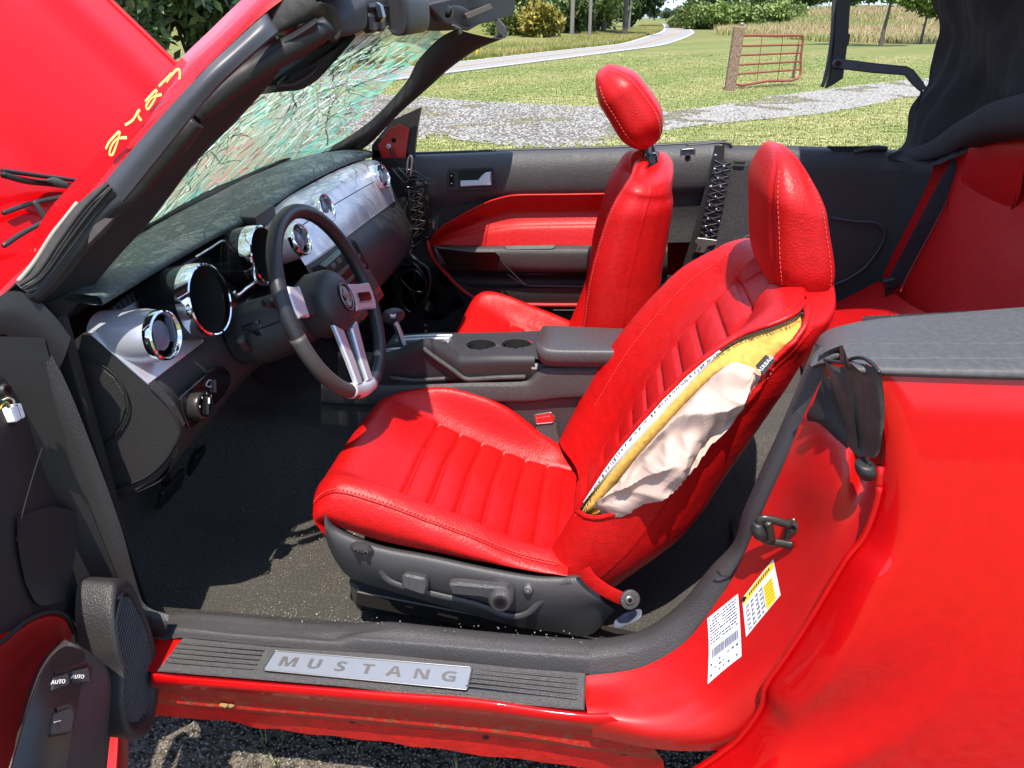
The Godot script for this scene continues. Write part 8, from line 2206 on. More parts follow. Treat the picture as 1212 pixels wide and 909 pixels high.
	put("pocket_hinge", tube([v3(.7197,1.0201,-.735),v3(.7516,1.028,-.735),v3(.7744,1.0332,-.735),v3(.8126,1.0315,-.735)], 0.008, 8, 4), M.plastic_fine, fs)
	put("seat_catch", plate(rounded([v3(.3738,.9933,-.708),v3(.4085,.9916,-.708),v3(.4094,.9842,-.708),v3(.38,.9836,-.708)], 0.002), Vector3(0, 0, 0.003), 0.001), M.black, fs)
	put("speaker_arc", tube([v3(.3137,.5658,-.692),v3(.3334,.629,-.692),v3(.3636,.6856,-.692),v3(.404,.7359,-.692),v3(.45,.7748,-.692),v3(.5073,.7976,-.692),v3(.5754,.8101,-.692)], 0.004, 8, 6), M.plastic_grey, fs)
	put("speaker_grille", sheet([[v3(.3297,.5705,-.697),v3(.367,.6622,-.697),v3(.4165,.7242,-.697),v3(.4639,.7526,-.697)], [v3(.3784,.5579,-.69),v3(.4115,.6328,-.69),v3(.4516,.684,-.69),v3(.4887,.7125,-.69)], [v3(.4602,.5475,-.697),v3(.4808,.5912,-.697),v3(.5029,.6202,-.697),v3(.5267,.6351,-.697)]], 4, 5), M.speaker_cloth, fs)
	put("arm_pocket", tube([v3(.6825,.8339,-.692),v3(.75,.8257,-.692),v3(.8091,.8224,-.692),v3(.8374,.8027,-.692),v3(.8437,.7719,-.692),v3(.8289,.7241,-.692),v3(.8029,.6803,-.692),v3(.7642,.6462,-.692),v3(.7204,.6224,-.692)], 0.0045, 8, 6), M.plastic_grey, fs)
	put("outer_skin", sheet([[Vector3(0.42, 0.99, -0.80), Vector3(0.8, 0.99, -0.80), Vector3(1.5, 1.0, -0.78)], [Vector3(0.40, 0.78, -0.91), Vector3(0.8, 0.8, -0.93), Vector3(1.5, 0.8, -0.93)], [Vector3(0.38, 0.3, -0.88), Vector3(0.8, 0.4, -0.92), Vector3(1.5, 0.4, -0.92)]], 4, 4), M.paint, fs)
	put("ledge_tip", tube([v3(.2346,1.0291,-.745),v3(.2794,1.0324,-.745),v3(.3286,1.0382,-.745),v3(.3586,1.0363,-.745),v3(.3698,1.0267,-.745)], 0.0045, 8, 4), M.rubber, fs)
	var bs := part("belt_sleeve", car, "quilted black belt sleeve with shiny studs on the far pillar")
	rows = [[v3(.3166,.996,-.685),v3(.3413,.994,-.685),v3(.366,.9921,-.685)], [v3(.3095,.9187,-.675),v3(.3345,.9168,-.675),v3(.3619,.915,-.675)], [v3(.301,.8371,-.675),v3(.3264,.8353,-.675),v3(.3518,.8334,-.675)], [v3(.2969,.7623,-.68),v3(.323,.7579,-.68),v3(.3488,.7561,-.68)]]
	put("sleeve", slab(rows, Vector3(0, 0, -0.008), 5, 4), M.quilt, bs)
	var g := smooth_rows(rows, 4, 4)
	for i in g.size() - 1:
		put("quilt_line", tube([g[i][8 if i % 2 == 0 else 0] + Vector3(0, 0, 0.002), g[i][4] * 0.5 + g[i + 1][4] * 0.5 + Vector3(0, 0, 0.003), g[i + 1][0 if i % 2 == 0 else 8] + Vector3(0, 0, 0.002)], 0.002, 6, 3), M.rubber, bs)
		put("quilt_line", tube([g[i][0 if i % 2 == 0 else 8] + Vector3(0, 0, 0.002), g[i][4] * 0.5 + g[i + 1][4] * 0.5 + Vector3(0, 0, 0.003), g[i + 1][8 if i % 2 == 0 else 0] + Vector3(0, 0, 0.002)], 0.0026, 6, 3), M.rubber, bs)
	for q in [v3(.3171,.9745,-.668),v3(.33,.9478,-.668),v3(.343,.9824,-.668),v3(.3403,.9233,-.668),v3(.3107,.9226,-.668),v3(.3145,.8673,-.668),v3(.3359,.8551,-.668),v3(.3141,.8263,-.668),v3(.329,.893,-.668),v3(.3091,.8027,-.668),v3(.3282,.7903,-.668),v3(.3148,.7741,-.668),v3(.3476,.8195,-.668),v3(.3151,1.0132,-.668)]: put("stud", ring_loft([[q + Vector3(0, 0, -0.002), Vector3(0.003, 0, 0), Vector3(0, 0.003, 0), 2.0], [q, Vector3(0.0045, 0, 0), Vector3(0, 0.0045, 0), 2.0], [q + Vector3(0, 0, 0.003), Vector3(0.002, 0, 0), Vector3(0, 0.002, 0), 2.0]], 8, 3), M.chrome, bs)
	put("latch_plate", plate(rounded([v3(.29,.768,-.668),v3(.3493,.762,-.668),v3(.3483,.7487,-.668),v3(.3234,.7425,-.668),v3(.313,.7207,-.668),v3(.2871,.7225,-.668),v3(.2925,.7441,-.668),v3(.2812,.7544,-.668)], 0.003), Vector3(0, 0, 0.004), 0.001), M.steel, bs)
	put("latch_hole", plate([v3(.2953,.7375,-.6635),v3(.3051,.7418,-.6635),v3(.299,.7269,-.6635),v3(.2914,.7266,-.6635)], Vector3(0, 0, 0.0004), 0.0), M.black, bs)
	put("loose_strap", ribbon([v3(.3181,.723,-.67),v3(.3145,.685,-.67),v3(.3031,.6461,-.67),v3(.2868,.6007,-.67)], Vector3(0.014, 0.004, 0), 0.002, 6), M.belt, bs)
	# rear seat
	var rs := part("rear_seat", car, "red leather rear seat in the shade of the folded top")
	rows = [
		[v3(.9026,1.0167,-.66),v3(.9226,.989,-.66),v3(.9096,.9049,-.66),v3(.8846,.8048,-.66),v3(.8586,.7002,-.66),v3(.8506,.6193,-.66),v3(.8441,.5778,-.66)],
		[v3(.9091,1.0312,-.6),v3(.9254,.9997,-.6),v3(.9132,.9179,-.6),v3(.886,.8154,-.6),v3(.8617,.711,-.6),v3(.8506,.6265,-.6),v3(.845,.5832,-.6)],
		[v3(.9141,1.0518,-.5),v3(.9247,1.0173,-.5),v3(.9132,.9325,-.5),v3(.8892,.8298,-.5),v3(.8635,.7247,-.5),v3(.845,.6406,-.5),v3(.8357,.5961,-.5)],
		[v3(.9174,1.0922,-.4),v3(.9307,1.0247,-.4),v3(.9259,.9395,-.4),v3(.9027,.8389,-.4),v3(.8746,.7403,-.4),v3(.8535,.6596,-.4),v3(.8384,.6067,-.4)],
		[v3(.9381,1.1102,-.28),v3(.9533,1.0273,-.28),v3(.945,.9445,-.28),v3(.9264,.8514,-.28),v3(.8953,.7511,-.28),v3(.8634,.6691,-.28),v3(.8441,.616,-.28)],
		[v3(.9691,1.1204,-.12),v3(.9854,1.0317,-.12),v3(.9824,.9477,-.12),v3(.9569,.849,-.12),v3(.9273,.7551,-.12),v3(.8906,.678,-.12),v3(.8661,.621,-.12)],
		[v3(1.0122,1.1436,.12),v3(1.0244,1.0672,.12),v3(1.0225,.9866,.12),v3(1.0081,.8925,.12),v3(.9743,.8011,.12),v3(.9356,.7137,.12),v3(.892,.6314,.12)]]
	rows.append(shift(rows[-1], Vector3(-0.02, 0, 0.28)))
	rows.append(shift(rows[-1], Vector3(-0.02, 0, 0.2)))
	put("backrest", sheet(rows, 6, 7), M.leather, rs)
	put("headrest_pad", sheet([
		[v3(.9147,1.1034,-.45),v3(.9168,1.1223,-.37),v3(.9252,1.1356,-.3),v3(.9355,1.1432,-.23)],
		[v3(.9101,1.0737,-.44),v3(.9104,1.0923,-.345),v3(.9217,1.1,-.27),v3(.9343,1.1021,-.21)],
		[v3(.9201,1.0071,-.46),v3(.9226,1.0165,-.365),v3(.9358,1.014,-.275),v3(.9518,1.01,-.22)],
		[v3(.9323,.9631,-.485),v3(.9404,.955,-.4),v3(.9544,.9437,-.32),v3(.9663,.9352,-.27)]], 6, 6), M.leather, rs)
	for q in [[v3(.9291,.9596,-.48),v3(.9392,.9517,-.395),v3(.9531,.9406,-.315),v3(.963,.9323,-.265)], [v3(.963,.9323,-.265),v3(.9544,.9862,-.24),v3(.9459,1.0444,-.22),v3(.9393,1.1051,-.215)], [v3(.912,.8574,-.46),v3(.9529,.8416,-.38),v3(1.0059,.8224,-.3),v3(1.0542,.7997,-.22)], [v3(.8922,.7746,-.46),v3(.9316,.7584,-.38),v3(.9843,.7366,-.3),v3(1.0288,.718,-.22)], [v3(.9186,.9462,-.5),v3(.8694,.8698,-.4333),v3(.8165,.7952,-.3667),v3(.7732,.7391,-.3)]]:
		put("back_seam", tube(q, 0.0022, 6, 4), M.seam_red, rs)
	rows = [
		[v3(.8435,.6543,-.66),v3(.7913,.6168,-.66),v3(.733,.5784,-.66),v3(.6766,.5366,-.66)],
		[v3(.8289,.6731,-.5),v3(.7758,.6376,-.5),v3(.7128,.5983,-.5),v3(.6531,.5584,-.5)],
		[v3(.8107,.7014,-.3),v3(.756,.6611,-.3),v3(.6999,.6199,-.3),v3(.6324,.5722,-.3)],
		[v3(.8354,.7159,-.1),v3(.7701,.6692,-.1),v3(.7028,.621,-.1),v3(.6333,.5713,-.1)]]
	for r in rows: r.append(r[-1] + Vector3(-0.02, -0.16, 0))
	rows.append(shift(rows[-1], Vector3(-0.03, 0.01, 0.3)))
	rows.append(shift(rows[-1], Vector3(0.02, 0.01, 0.35)))
	put("cushion", sheet(rows, 5, 5), M.leather, rs)
	var rb := part("rear_seat_belt", car)
	put("strap", ribbon([v3(.9352,1.0403,-.52),v3(.9198,1.006,-.5133),v3(.8978,.9443,-.5067),v3(.8752,.8717,-.5),v3(.8547,.7952,-.5),v3(.8335,.716,-.5),v3(.8194,.6854,-.5)], Vector3(0.019, 0.008, 0.0), 0.002, 6), M.belt, rb)
	put("buckle", plate(rounded([v3(.7883,.71,-.49),v3(.8201,.7212,-.49),v3(.8408,.7096,-.49),v3(.8315,.6892,-.49),v3(.7997,.6879,-.49)], 0.004), Vector3(0, 0, 0.016), 0.003), M.rubber, rb)
	put("latch", plate(rounded([v3(.8001,.6896,-.485),v3(.8205,.6904,-.485),v3(.8284,.6529,-.485),v3(.8158,.6473,-.485),v3(.8063,.6596,-.485)], 0.003), Vector3(0, 0, 0.004), 0.001), M.dark_metal, rb)
	put("rear_bulkhead", plate([Vector3(1.1, 0.3, 0.75), Vector3(1.1, 1.02, 0.75), Vector3(1.1, 1.02, -0.75), Vector3(1.1, 0.3, -0.75)], Vector3(0.02, 0, 0), 0.0), M.black, rs)
	build_top()
func build_bracket():
	var b := part("broken_bracket", car, "broken black plastic lattice bracket at the far end of the dash")
	# upper cage
	for q in [[v3(-.6578,.9609,-.64),v3(-.6224,.917,-.6467),v3(-.6144,.9003,-.6533),v3(-.5537,.9083,-.66)], [v3(-.639,.9638,-.64),v3(-.6015,.922,-.65),v3(-.5943,.9047,-.66)], [v3(-.6509,.9447,-.66),v3(-.6183,.9506,-.66),v3(-.5814,.9411,-.66),v3(-.545,.9214,-.66)], [v3(-.6334,.9264,-.65),v3(-.5899,.9377,-.65),v3(-.5587,.923,-.65)], [v3(-.6291,.911,-.65),v3(-.5851,.9275,-.65),v3(-.546,.9104,-.65)], [v3(-.6558,.9523,-.66),v3(-.6341,.9553,-.66),v3(-.6075,.9534,-.66),v3(-.5761,.9413,-.66)]]:
		put("cage_rib", tube(q, 0.0045, 7, 4), M.gloss_black, b)
	# upright truss
	var la := even([v3(-.6111,.8938,-.66),v3(-.6126,.825,-.66),v3(-.6123,.7379,-.66)], 6)
	var ra := even([v3(-.5649,.9002,-.66),v3(-.566,.8263,-.66),v3(-.5526,.7673,-.66)], 6)
	put("truss_side", tube(la, 0.005, 7, 1), M.gloss_black, b)
	put("truss_side", tube(ra, 0.005, 7, 1), M.gloss_black, b)
	for k in 5:
		put("truss_web", tube([la[k], ra[k + 1]], 0.0036, 6, 1), M.dark_metal, b)
		put("truss_web", tube([ra[k], la[k + 1]], 0.0036, 6, 1), M.dark_metal, b)
		put("truss_rung", tube([la[k], ra[k]], 0.003, 6, 1), M.dark_metal, b)
		put("boss", lathe([Vector2(0, 0.004), Vector2(0.005, 0.003), Vector2(0.006, -0.003)], (la[k] + ra[k + 1]) * 0.5, Vector3(0.3, 0, 1), 10), M.dark_metal, b)
	put("back_plate", plate([v3(-.6323,.8906,-.7),v3(-.5634,.8975,-.7),v3(-.5519,.7348,-.7),v3(-.6327,.7039,-.7)], Vector3(0, 0, -0.004), 0.0), M.black, b)
	for q in [[v3(-.6043,.7435,-.64),v3(-.5816,.7552,-.64),v3(-.5588,.7722,-.64),v3(-.5411,.7997,-.64)], [v3(-.6164,.7266,-.64),v3(-.6004,.7161,-.64),v3(-.5773,.7334,-.64),v3(-.5517,.7507,-.64)], [v3(-.6157,.7376,-.64),v3(-.6223,.7208,-.64),v3(-.6181,.6988,-.64)]]:
		put("broken_rib", tube(q, 0.004, 7, 4), M.gloss_black, b)
	put("loop_handle", tube([v3(-.6029,.9505,-.62),v3(-.598,.9881,-.62),v3(-.5892,1.0032,-.62),v3(-.5849,.9884,-.62),v3(-.5928,.9431,-.62)], 0.0035, 7, 4), M.steel, b)
	put("ball_joint", ring_loft([[v3(-.6161,.7348,-.63), Vector3(0.006, 0, 0), Vector3(0, 0, 0.006), 2.0], [v3(-.6172,.7183,-.63), Vector3(0.010, 0, 0), Vector3(0, 0, 0.010), 2.0], [v3(-.6156,.6989,-.63), Vector3(0.007, 0, 0), Vector3(0, 0, 0.007), 2.0]], 12, 4), M.steel, b)
	put("cable", tube([v3(-.6079,.6938,-.62),v3(-.5814,.6724,-.62),v3(-.5549,.651,-.62),v3(-.5485,.6116,-.62),v3(-.5595,.5593,-.62),v3(-.5786,.5175,-.62)], 0.0055, 8, 5), M.rubber, b)
	put("cable", tube([v3(-.6366,.6701,-.64),v3(-.5984,.6545,-.64),v3(-.5724,.6156,-.64),v3(-.5695,.5636,-.64),v3(-.5949,.5154,-.64),v3(-.6247,.4961,-.64)], 0.005, 8, 5), M.gloss_black, b)
	var fan := part("blower_ring", car)
	put("ring", tube(func_ring2(v3(-.6202,.5576,-.66), Vector3(0.05, 0, 0), Vector3(0, 0.075, 0), 30), 0.006, 8, 1, true), M.gloss_black, fan)
	for k in 5:
		var a := TAU * k / 5.0
		put("fin", tube([v3(-.6216,.5558,-.665), v3(-.6216,.5558,-.665) + Vector3(cos(a) * 0.05, sin(a) * 0.075, 0)], 0.003, 6, 1), M.dark_metal, fan)
func build_top():
	var t := part("soft_top", car, "black cloth soft top half folded, its side rail hanging loose")
	# folded cloth: a draped wall at the far side and a roll behind the rear seat
	var f := FastNoiseLite.new()
	f.seed = 6; f.frequency = 3.0; f.fractal_octaves = 3
	var rows := [
		[v3(.8068,1.5422,-.78),v3(.8536,1.4205,-.772),v3(.8786,1.3578,-.764),v3(.8878,1.3155,-.756),v3(.884,1.2618,-.748),v3(.8746,1.2116,-.74),v3(.8585,1.1759,-.736),v3(.8478,1.1353,-.732),v3(.8534,1.0828,-.728),v3(.849,1.0433,-.724),v3(.8219,1.0101,-.72)],
		[v3(.8149,1.5394,-.74),v3(.8656,1.4198,-.732),v3(.8946,1.3582,-.724),v3(.9059,1.3167,-.716),v3(.9024,1.2639,-.708),v3(.8878,1.2102,-.7),v3(.8694,1.1711,-.692),v3(.8564,1.1271,-.684),v3(.8578,1.0782,-.676),v3(.8504,1.0377,-.668),v3(.8216,1.0104,-.66)],
		[v3(.8565,1.5349,-.68),v3(.8985,1.4187,-.672),v3(.9229,1.3588,-.664),v3(.9409,1.3082,-.656),v3(.9474,1.2527,-.648),v3(.9406,1.1982,-.64),v3(.9246,1.1509,-.636),v3(.9073,1.1072,-.632),v3(.8964,1.0718,-.628),v3(.881,1.0359,-.624),v3(.8499,1.0084,-.62)],
		[v3(.8868,1.5291,-.6),v3(.9138,1.4173,-.596),v3(.9352,1.3595,-.592),v3(.957,1.3005,-.588),v3(.9752,1.2403,-.584),v3(.9869,1.1891,-.58),v3(.986,1.1538,-.576),v3(.9634,1.1198,-.572),v3(.9342,1.094,-.568),v3(.9024,1.059,-.564),v3(.8592,1.0143,-.56)],
		[v3(.9249,1.5253,-.55),v3(.9422,1.4163,-.54),v3(.945,1.3601,-.53),v3(.948,1.303,-.52),v3(.9551,1.245,-.51),v3(.9623,1.202,-.5),v3(.9788,1.1699,-.5),v3(.9761,1.1494,-.5),v3(.957,1.1285,-.5),v3(.9316,1.0989,-.5),v3(.8869,1.0426,-.5)],
		[v3(.9607,1.5188,-.46),v3(.9756,1.4147,-.452),v3(.9722,1.361,-.444),v3(.9687,1.3062,-.436),v3(.9653,1.2504,-.428),v3(.9654,1.209,-.42),v3(.9794,1.1859,-.42),v3(.9914,1.1704,-.42),v3(.9852,1.1507,-.42),v3(.9653,1.1225,-.42),v3(.9294,1.0772,-.42)],
		[v3(1.0191,1.5114,-.36),v3(1.0332,1.4128,-.348),v3(1.0286,1.3621,-.336),v3(1.0206,1.3106,-.324),v3(1.0125,1.2584,-.312),v3(1.0073,1.2198,-.3),v3(1.0137,1.1981,-.3),v3(1.0216,1.1836,-.3),v3(1.0096,1.1501,-.3),v3(.9926,1.1197,-.3),v3(.9572,1.0729,-.3)]]
	var g := smooth_rows(rows, 8, 6)
	for i in g.size():
		for j in g[0].size():
			var p: Vector3 = g[i][j]
			g[i][j] = p + Vector3(1, 0, 0.3).normalized() * (0.034 * f.get_noise_2d(p.z * 2.2 + p.x, p.y * 0.9)) 
	var mb := MB.new()
	mb.sheet(g)
	put("draped_cloth", mb, M.cloth, t)
	put("cloth_seam", tube([v3(.8569,1.2187,-.7),v3(.8604,1.1836,-.7),v3(.8559,1.1434,-.7),v3(.8579,1.0934,-.7),v3(.8633,1.0377,-.7)], 0.003, 6, 5), M.cloth, t)
	put("lower_roll", ring_loft([[v3(.8197,1.0133,-.7), Vector3(0.0, 0.012, 0), Vector3(0.01, 0, 0.0), 2.0], [v3(.8596,1.0252,-.66), Vector3(0.01, 0.02, 0), Vector3(0.02, 0, 0.02), 2.2], [v3(.8872,1.0563,-.58), Vector3(0.012, 0.026, 0), Vector3(0.02, 0, 0.03), 2.2], [v3(.9058,1.1027,-.5), Vector3(0.012, 0.034, 0), Vector3(0.02, 0, 0.04), 2.3], [v3(.9129,1.1417,-.42), Vector3(0.012, 0.036, 0), Vector3(0.02, 0, 0.04), 2.3]], 24, 6), M.cloth, t)
	put("rear_roll", ring_loft([[v3(.8953,1.1011,-.42), Vector3(0, 0.006, 0), Vector3(0.006, 0, 0), 2.0], [v3(.8945,1.12,-.4), Vector3(0.0, 0.034, 0), Vector3(0.035, 0, 0.01), 2.4], [v3(.8975,1.1559,-.3), Vector3(0, 0.042, 0), Vector3(0.05, 0, 0.02), 2.6], [v3(.909,1.1823,-.2), Vector3(0, 0.046, 0), Vector3(0.06, 0, 0.02), 2.6], [v3(.9229,1.2174,0), Vector3(0, 0.05, 0), Vector3(0.07, 0, 0.02), 2.6], [v3(.9542,1.2467,.2), Vector3(0, 0.05, 0), Vector3(0.07, 0, 0.02), 2.6]], 28, 6), M.cloth, t)
	# the raised stack of cloth and bows above the rear seat
	put("top_stack", ring_loft([[Vector3(0.93, 1.60, -0.80), Vector3(0, 0.01, 0), Vector3(0.02, 0, 0), 2.0], [Vector3(0.91, 1.62, -0.74), Vector3(-0.02, 0.10, 0), Vector3(0.26, 0.02, 0), 2.8], [Vector3(0.92, 1.66, -0.4), Vector3(-0.02, 0.11, 0), Vector3(0.34, 0.02, 0), 2.8], [Vector3(1.02, 1.68, 0.0), Vector3(-0.02, 0.11, 0), Vector3(0.25, 0.02, 0), 2.8], [Vector3(1.02, 1.66, 0.3), Vector3(-0.02, 0.11, 0), Vector3(0.22, 0.02, 0), 2.8], [Vector3(0.98, 1.62, 0.66), Vector3(-0.02, 0.10, 0), Vector3(0.18, 0.02, 0), 2.8], [Vector3(0.98, 1.60, 0.78), Vector3(0, 0.01, 0), Vector3(0.02, 0, 0), 2.0]], 40, 7), M.cloth, t)
	# hanging side rail and its link
	var rl := part("side_rail", t)
	put("channel", plate([v3(.5577,1.4977,-.66),v3(.6022,1.4975,-.66),v3(.6198,1.3585,-.66),v3(.6256,1.2922,-.66),v3(.6285,1.2282,-.66),v3(.6048,1.2106,-.66),v3(.5883,1.2017,-.66),v3(.5905,1.2279,-.66),v3(.5873,1.2962,-.66),v3(.5769,1.3789,-.66)], Vector3(0, 0, 0.02), 0.004), M.rubber, rl)
	put("outer_lip", tube([v3(.5592,1.4967,-.64),v3(.569,1.4188,-.64),v3(.5792,1.3382,-.64),v3(.5816,1.2759,-.64),v3(.5795,1.2248,-.64),v3(.5762,1.2054,-.64)], 0.005, 8, 5), M.slate, rl)
	put("clip", box(Vector3(0.012, 0.03, 0.02), Transform3D(Basis(), v3(.6214,1.3237,-.65)), 0.003), M.rubber, rl)
	var lk := part("link_arm", t)
	put("arm", plate([v3(.5992,1.276,-.64),v3(.6233,1.2762,-.64),v3(.7127,1.2662,-.64),v3(.7835,1.2604,-.64),v3(.8026,1.2521,-.64),v3(.8246,1.2312,-.64),v3(.8478,1.2058,-.64),v3(.8323,1.1971,-.64),v3(.8089,1.214,-.64),v3(.7842,1.2372,-.64),v3(.6956,1.2429,-.64),v3(.6056,1.2528,-.64)], Vector3(0, 0, 0.012), 0.003), M.slate, lk)
	put("pivot", lathe([Vector2(0, 0.006), Vector2(0.010, 0.005), Vector2(0.013, 0.0)], v3(.6021,1.2662,-.627), Vector3(0, 0, 1), 20), M.slate, lk)
	put("pressed_mark", bar(v3(.6554,1.2603,-.626), v3(.669,1.2687,-.626), 0.004, 0.003), M.plastic_grey, lk)


# ---- the open driver's door at the left edge
func build_door():
	var d := part("driver_door", car, "open driver's door seen from inside, red insert above a switch armrest")
	# inner trim board
	var rows := [
		[v3(-.8148,.9745,.8966),v3(-.8411,.9169,.7986),v3(-.852,.8984,.7581),v3(-.8575,.8869,.7375),v3(-.8569,.8563,.7395),v3(-.8573,.8113,.7382),v3(-.8557,.7535,.744)],
		[v3(-.7685,.9339,.9921),v3(-.7918,.8822,.9054),v3(-.8055,.8515,.8541),v3(-.8122,.8084,.8291),v3(-.8141,.73,.822),v3(-.8164,.6769,.8134),v3(-.8201,.6173,.7998)],
		[v3(-.7413,.8846,1.0551),v3(-.762,.8287,.9781),v3(-.7779,.7801,.9186),v3(-.7894,.7251,.8756),v3(-.7959,.6441,.8513),v3(-.8004,.5803,.8345),v3(-.8038,.5254,.8217)],
		[v3(-.7271,.8224,1.1082),v3(-.7456,.7613,1.0391),v3(-.7621,.7009,.9773),v3(-.7804,.6277,.9093),v3(-.793,.5682,.8622),v3(-.799,.5301,.8399),v3(-.8022,.4827,.8279)],
		[v3(-.7224,.7729,1.1451),v3(-.7428,.6977,1.0687),v3(-.7596,.6459,1.0061),v3(-.7773,.6055,.9403),v3(-.7908,.5664,.8895),v3(-.7997,.5278,.8564),v3(-.8039,.4768,.8409)]]
	put("upper_trim", sheet(rows, 5, 6), M.trim_brown, d)
	put("trim_panel", sheet([[v3(-.7727,.7666,.9147),v3(-.7948,.7237,.8324),v3(-.8113,.6693,.7709)], [v3(-.7662,.7289,.9353),v3(-.7824,.6797,.8746),v3(-.7998,.6187,.8097)], [v3(-.7647,.6783,.9446),v3(-.7677,.6285,.9333),v3(-.7834,.5806,.8749)]], 3, 4), M.plastic_fine, d)
	put("panel_seam", tube([v3(-.7669,.7411,.9327),v3(-.7744,.762,.9045),v3(-.7896,.7933,.8478),v3(-.8002,.8112,.8083)], 0.001, 5, 5), M.black, d)
	# red insert under a raised edge
	rows = [
		[v3(-.7271,.6909,1.1158),v3(-.7432,.661,1.0559),v3(-.7551,.6396,1.0113),v3(-.768,.6219,.9631),v3(-.7797,.5955,.9195),v3(-.7878,.5682,.8892),v3(-.7929,.5381,.8703),v3(-.7947,.5071,.8637)],
		[v3(-.7185,.6935,1.1246),v3(-.7345,.6644,1.0651),v3(-.7464,.644,1.0206),v3(-.759,.6253,.9737),v3(-.7705,.599,.9307),v3(-.778,.5736,.9028),v3(-.7826,.5468,.8856),v3(-.7843,.5163,.8791)],
		[v3(-.7439,.6463,1.1149),v3(-.7593,.6093,1.0574),v3(-.7718,.5885,1.011),v3(-.7851,.5707,.9613),v3(-.7958,.5459,.9212),v3(-.8034,.524,.8929),v3(-.8082,.5023,.8749),v3(-.8114,.4795,.863)],
		[v3(-.7449,.5779,1.1422),v3(-.7597,.5362,1.0871),v3(-.7732,.5213,1.0367),v3(-.7849,.5189,.9929),v3(-.7959,.5149,.9519),v3(-.8043,.5099,.9203),v3(-.812,.4973,.8916),v3(-.8187,.4752,.8668)],
		[v3(-.7368,.5094,1.18),v3(-.7507,.4629,1.1281),v3(-.7622,.4515,1.0854),v3(-.7733,.4633,1.044),v3(-.7843,.4796,1.0027),v3(-.7944,.4869,.9653),v3(-.8051,.4855,.9253),v3(-.8147,.4735,.8895)]]
	put("red_insert", sheet(rows, 6, 6), M.leather_rib, d)
	put("insert_rim", tube([v3(-.7328,.673,1.0637),v3(-.7446,.652,1.0196),v3(-.7574,.6346,.972),v3(-.7689,.6087,.929),v3(-.7769,.5818,.8991),v3(-.7824,.5503,.8784),v3(-.7838,.5176,.8732),v3(-.7833,.4987,.8753)], 0.003, 7, 5), M.trim_brown, d)
	# armrest with window and lock switches
	rows = [
		[v3(-.7942,.5182,.8964),v3(-.7795,.5368,.9434),v3(-.7677,.5398,.9796),v3(-.7545,.5305,1.0213),v3(-.7411,.5096,1.0635),v3(-.7262,.4769,1.1116)],
		[v3(-.7415,.5709,.9383),v3(-.7254,.5876,.9833),v3(-.711,.5922,1.0216),v3(-.6959,.5813,1.0624),v3(-.6806,.5665,1.1041),v3(-.664,.5417,1.1504)],
		[v3(-.6946,.6114,.9783),v3(-.6838,.6095,1.0085),v3(-.6731,.6061,1.0384),v3(-.6618,.5895,1.0706),v3(-.65,.5688,1.1046),v3(-.636,.5416,1.1469)],
		[v3(-.6847,.5977,.9727),v3(-.6798,.5782,.9839),v3(-.6722,.5612,1.0056),v3(-.6616,.5455,1.0381),v3(-.6505,.5253,1.0726),v3(-.637,.4984,1.116)],
		[v3(-.694,.5534,.9459),v3(-.6928,.5218,.9441),v3(-.6868,.4992,.9601),v3(-.6766,.4828,.9922),v3(-.6643,.4683,1.0319),v3(-.6496,.4469,1.0806)],
		[v3(-.7182,.4995,.9097),v3(-.7169,.4684,.9067),v3(-.7105,.4474,.9227),v3(-.6995,.4333,.9561),v3(-.686,.4194,.9987),v3(-.6703,.4003,1.0497)],
		[v3(-.776,.4172,.8483),v3(-.7757,.3755,.8417),v3(-.7697,.3495,.8566),v3(-.7584,.3315,.8907),v3(-.7446,.3092,.9348),v3(-.7292,.299,.9843)]]
	put("armrest", sheet(rows, 6, 6), M.armrest, d)
	var pn := plate(rounded([v3(-.6594,.6557,1.0246),v3(-.67,.6026,.9851),v3(-.6636,.5847,1.0088),v3(-.6529,.5591,1.0487),v3(-.6431,.5365,1.0855),v3(-.6321,.5138,1.1264),v3(-.6132,.6268,1.1972),v3(-.6237,.6453,1.1578),v3(-.6354,.6636,1.1143),v3(-.6473,.672,1.0699)], 0.02), Vector3(0.004, 0.003, 0.0), 0.001)
	put("switch_bezel", pn, M.gloss_black, d)
	var sw := part("window_switch", d)
	for q in [[v3(-.6438,.6499,1.0712),v3(-.6515,.6267,1.0424),v3(-.6501,.6103,1.0476),v3(-.6403,.6406,1.0845)], [v3(-.654,.6198,1.0334),v3(-.6633,.5893,.9985),v3(-.6617,.5662,1.0045),v3(-.6521,.6049,1.0402)]]:
		put("rocker", plate(rounded(q, 0.003), Vector3(0.005, 0.003, 0), 0.0015), M.plastic_fine, sw)
	put("finger_cup", plate([v3(-.6449,.6542,1.0633),v3(-.6624,.5984,.9981),v3(-.6652,.5774,.9874),v3(-.6617,.5667,1.0006),v3(-.6595,.5728,1.0089),v3(-.6611,.5957,1.0028),v3(-.6444,.6475,1.0651)], Vector3(0.003, 0.002, 0), 0.001), M.gloss_black, sw)
	var ls := part("mirror_switch", d)
	put("rocker", plate(rounded([v3(-.6379,.6151,1.0935),v3(-.6458,.5898,1.0636),v3(-.6473,.5728,1.0583),v3(-.6422,.5605,1.0772),v3(-.6326,.5998,1.113)], 0.004), Vector3(0.006, 0.003, 0), 0.0015), M.plastic_fine, ls)
	put("finger_cup", plate([v3(-.639,.6158,1.0854),v3(-.647,.5894,1.0555),v3(-.6486,.5731,1.0495),v3(-.6451,.5613,1.0627),v3(-.6411,.564,1.0773),v3(-.646,.5753,1.0591),v3(-.6386,.6058,1.0868)], Vector3(0.003, 0.002, 0), 0.001), M.gloss_black, ls)
	var fr := frame(v3(-.6336,.647,1.0726), v3(-.6373,.6361,1.059) - v3(-.6297,.659,1.0871), Vector3(0.85, 0.35, 0.4))
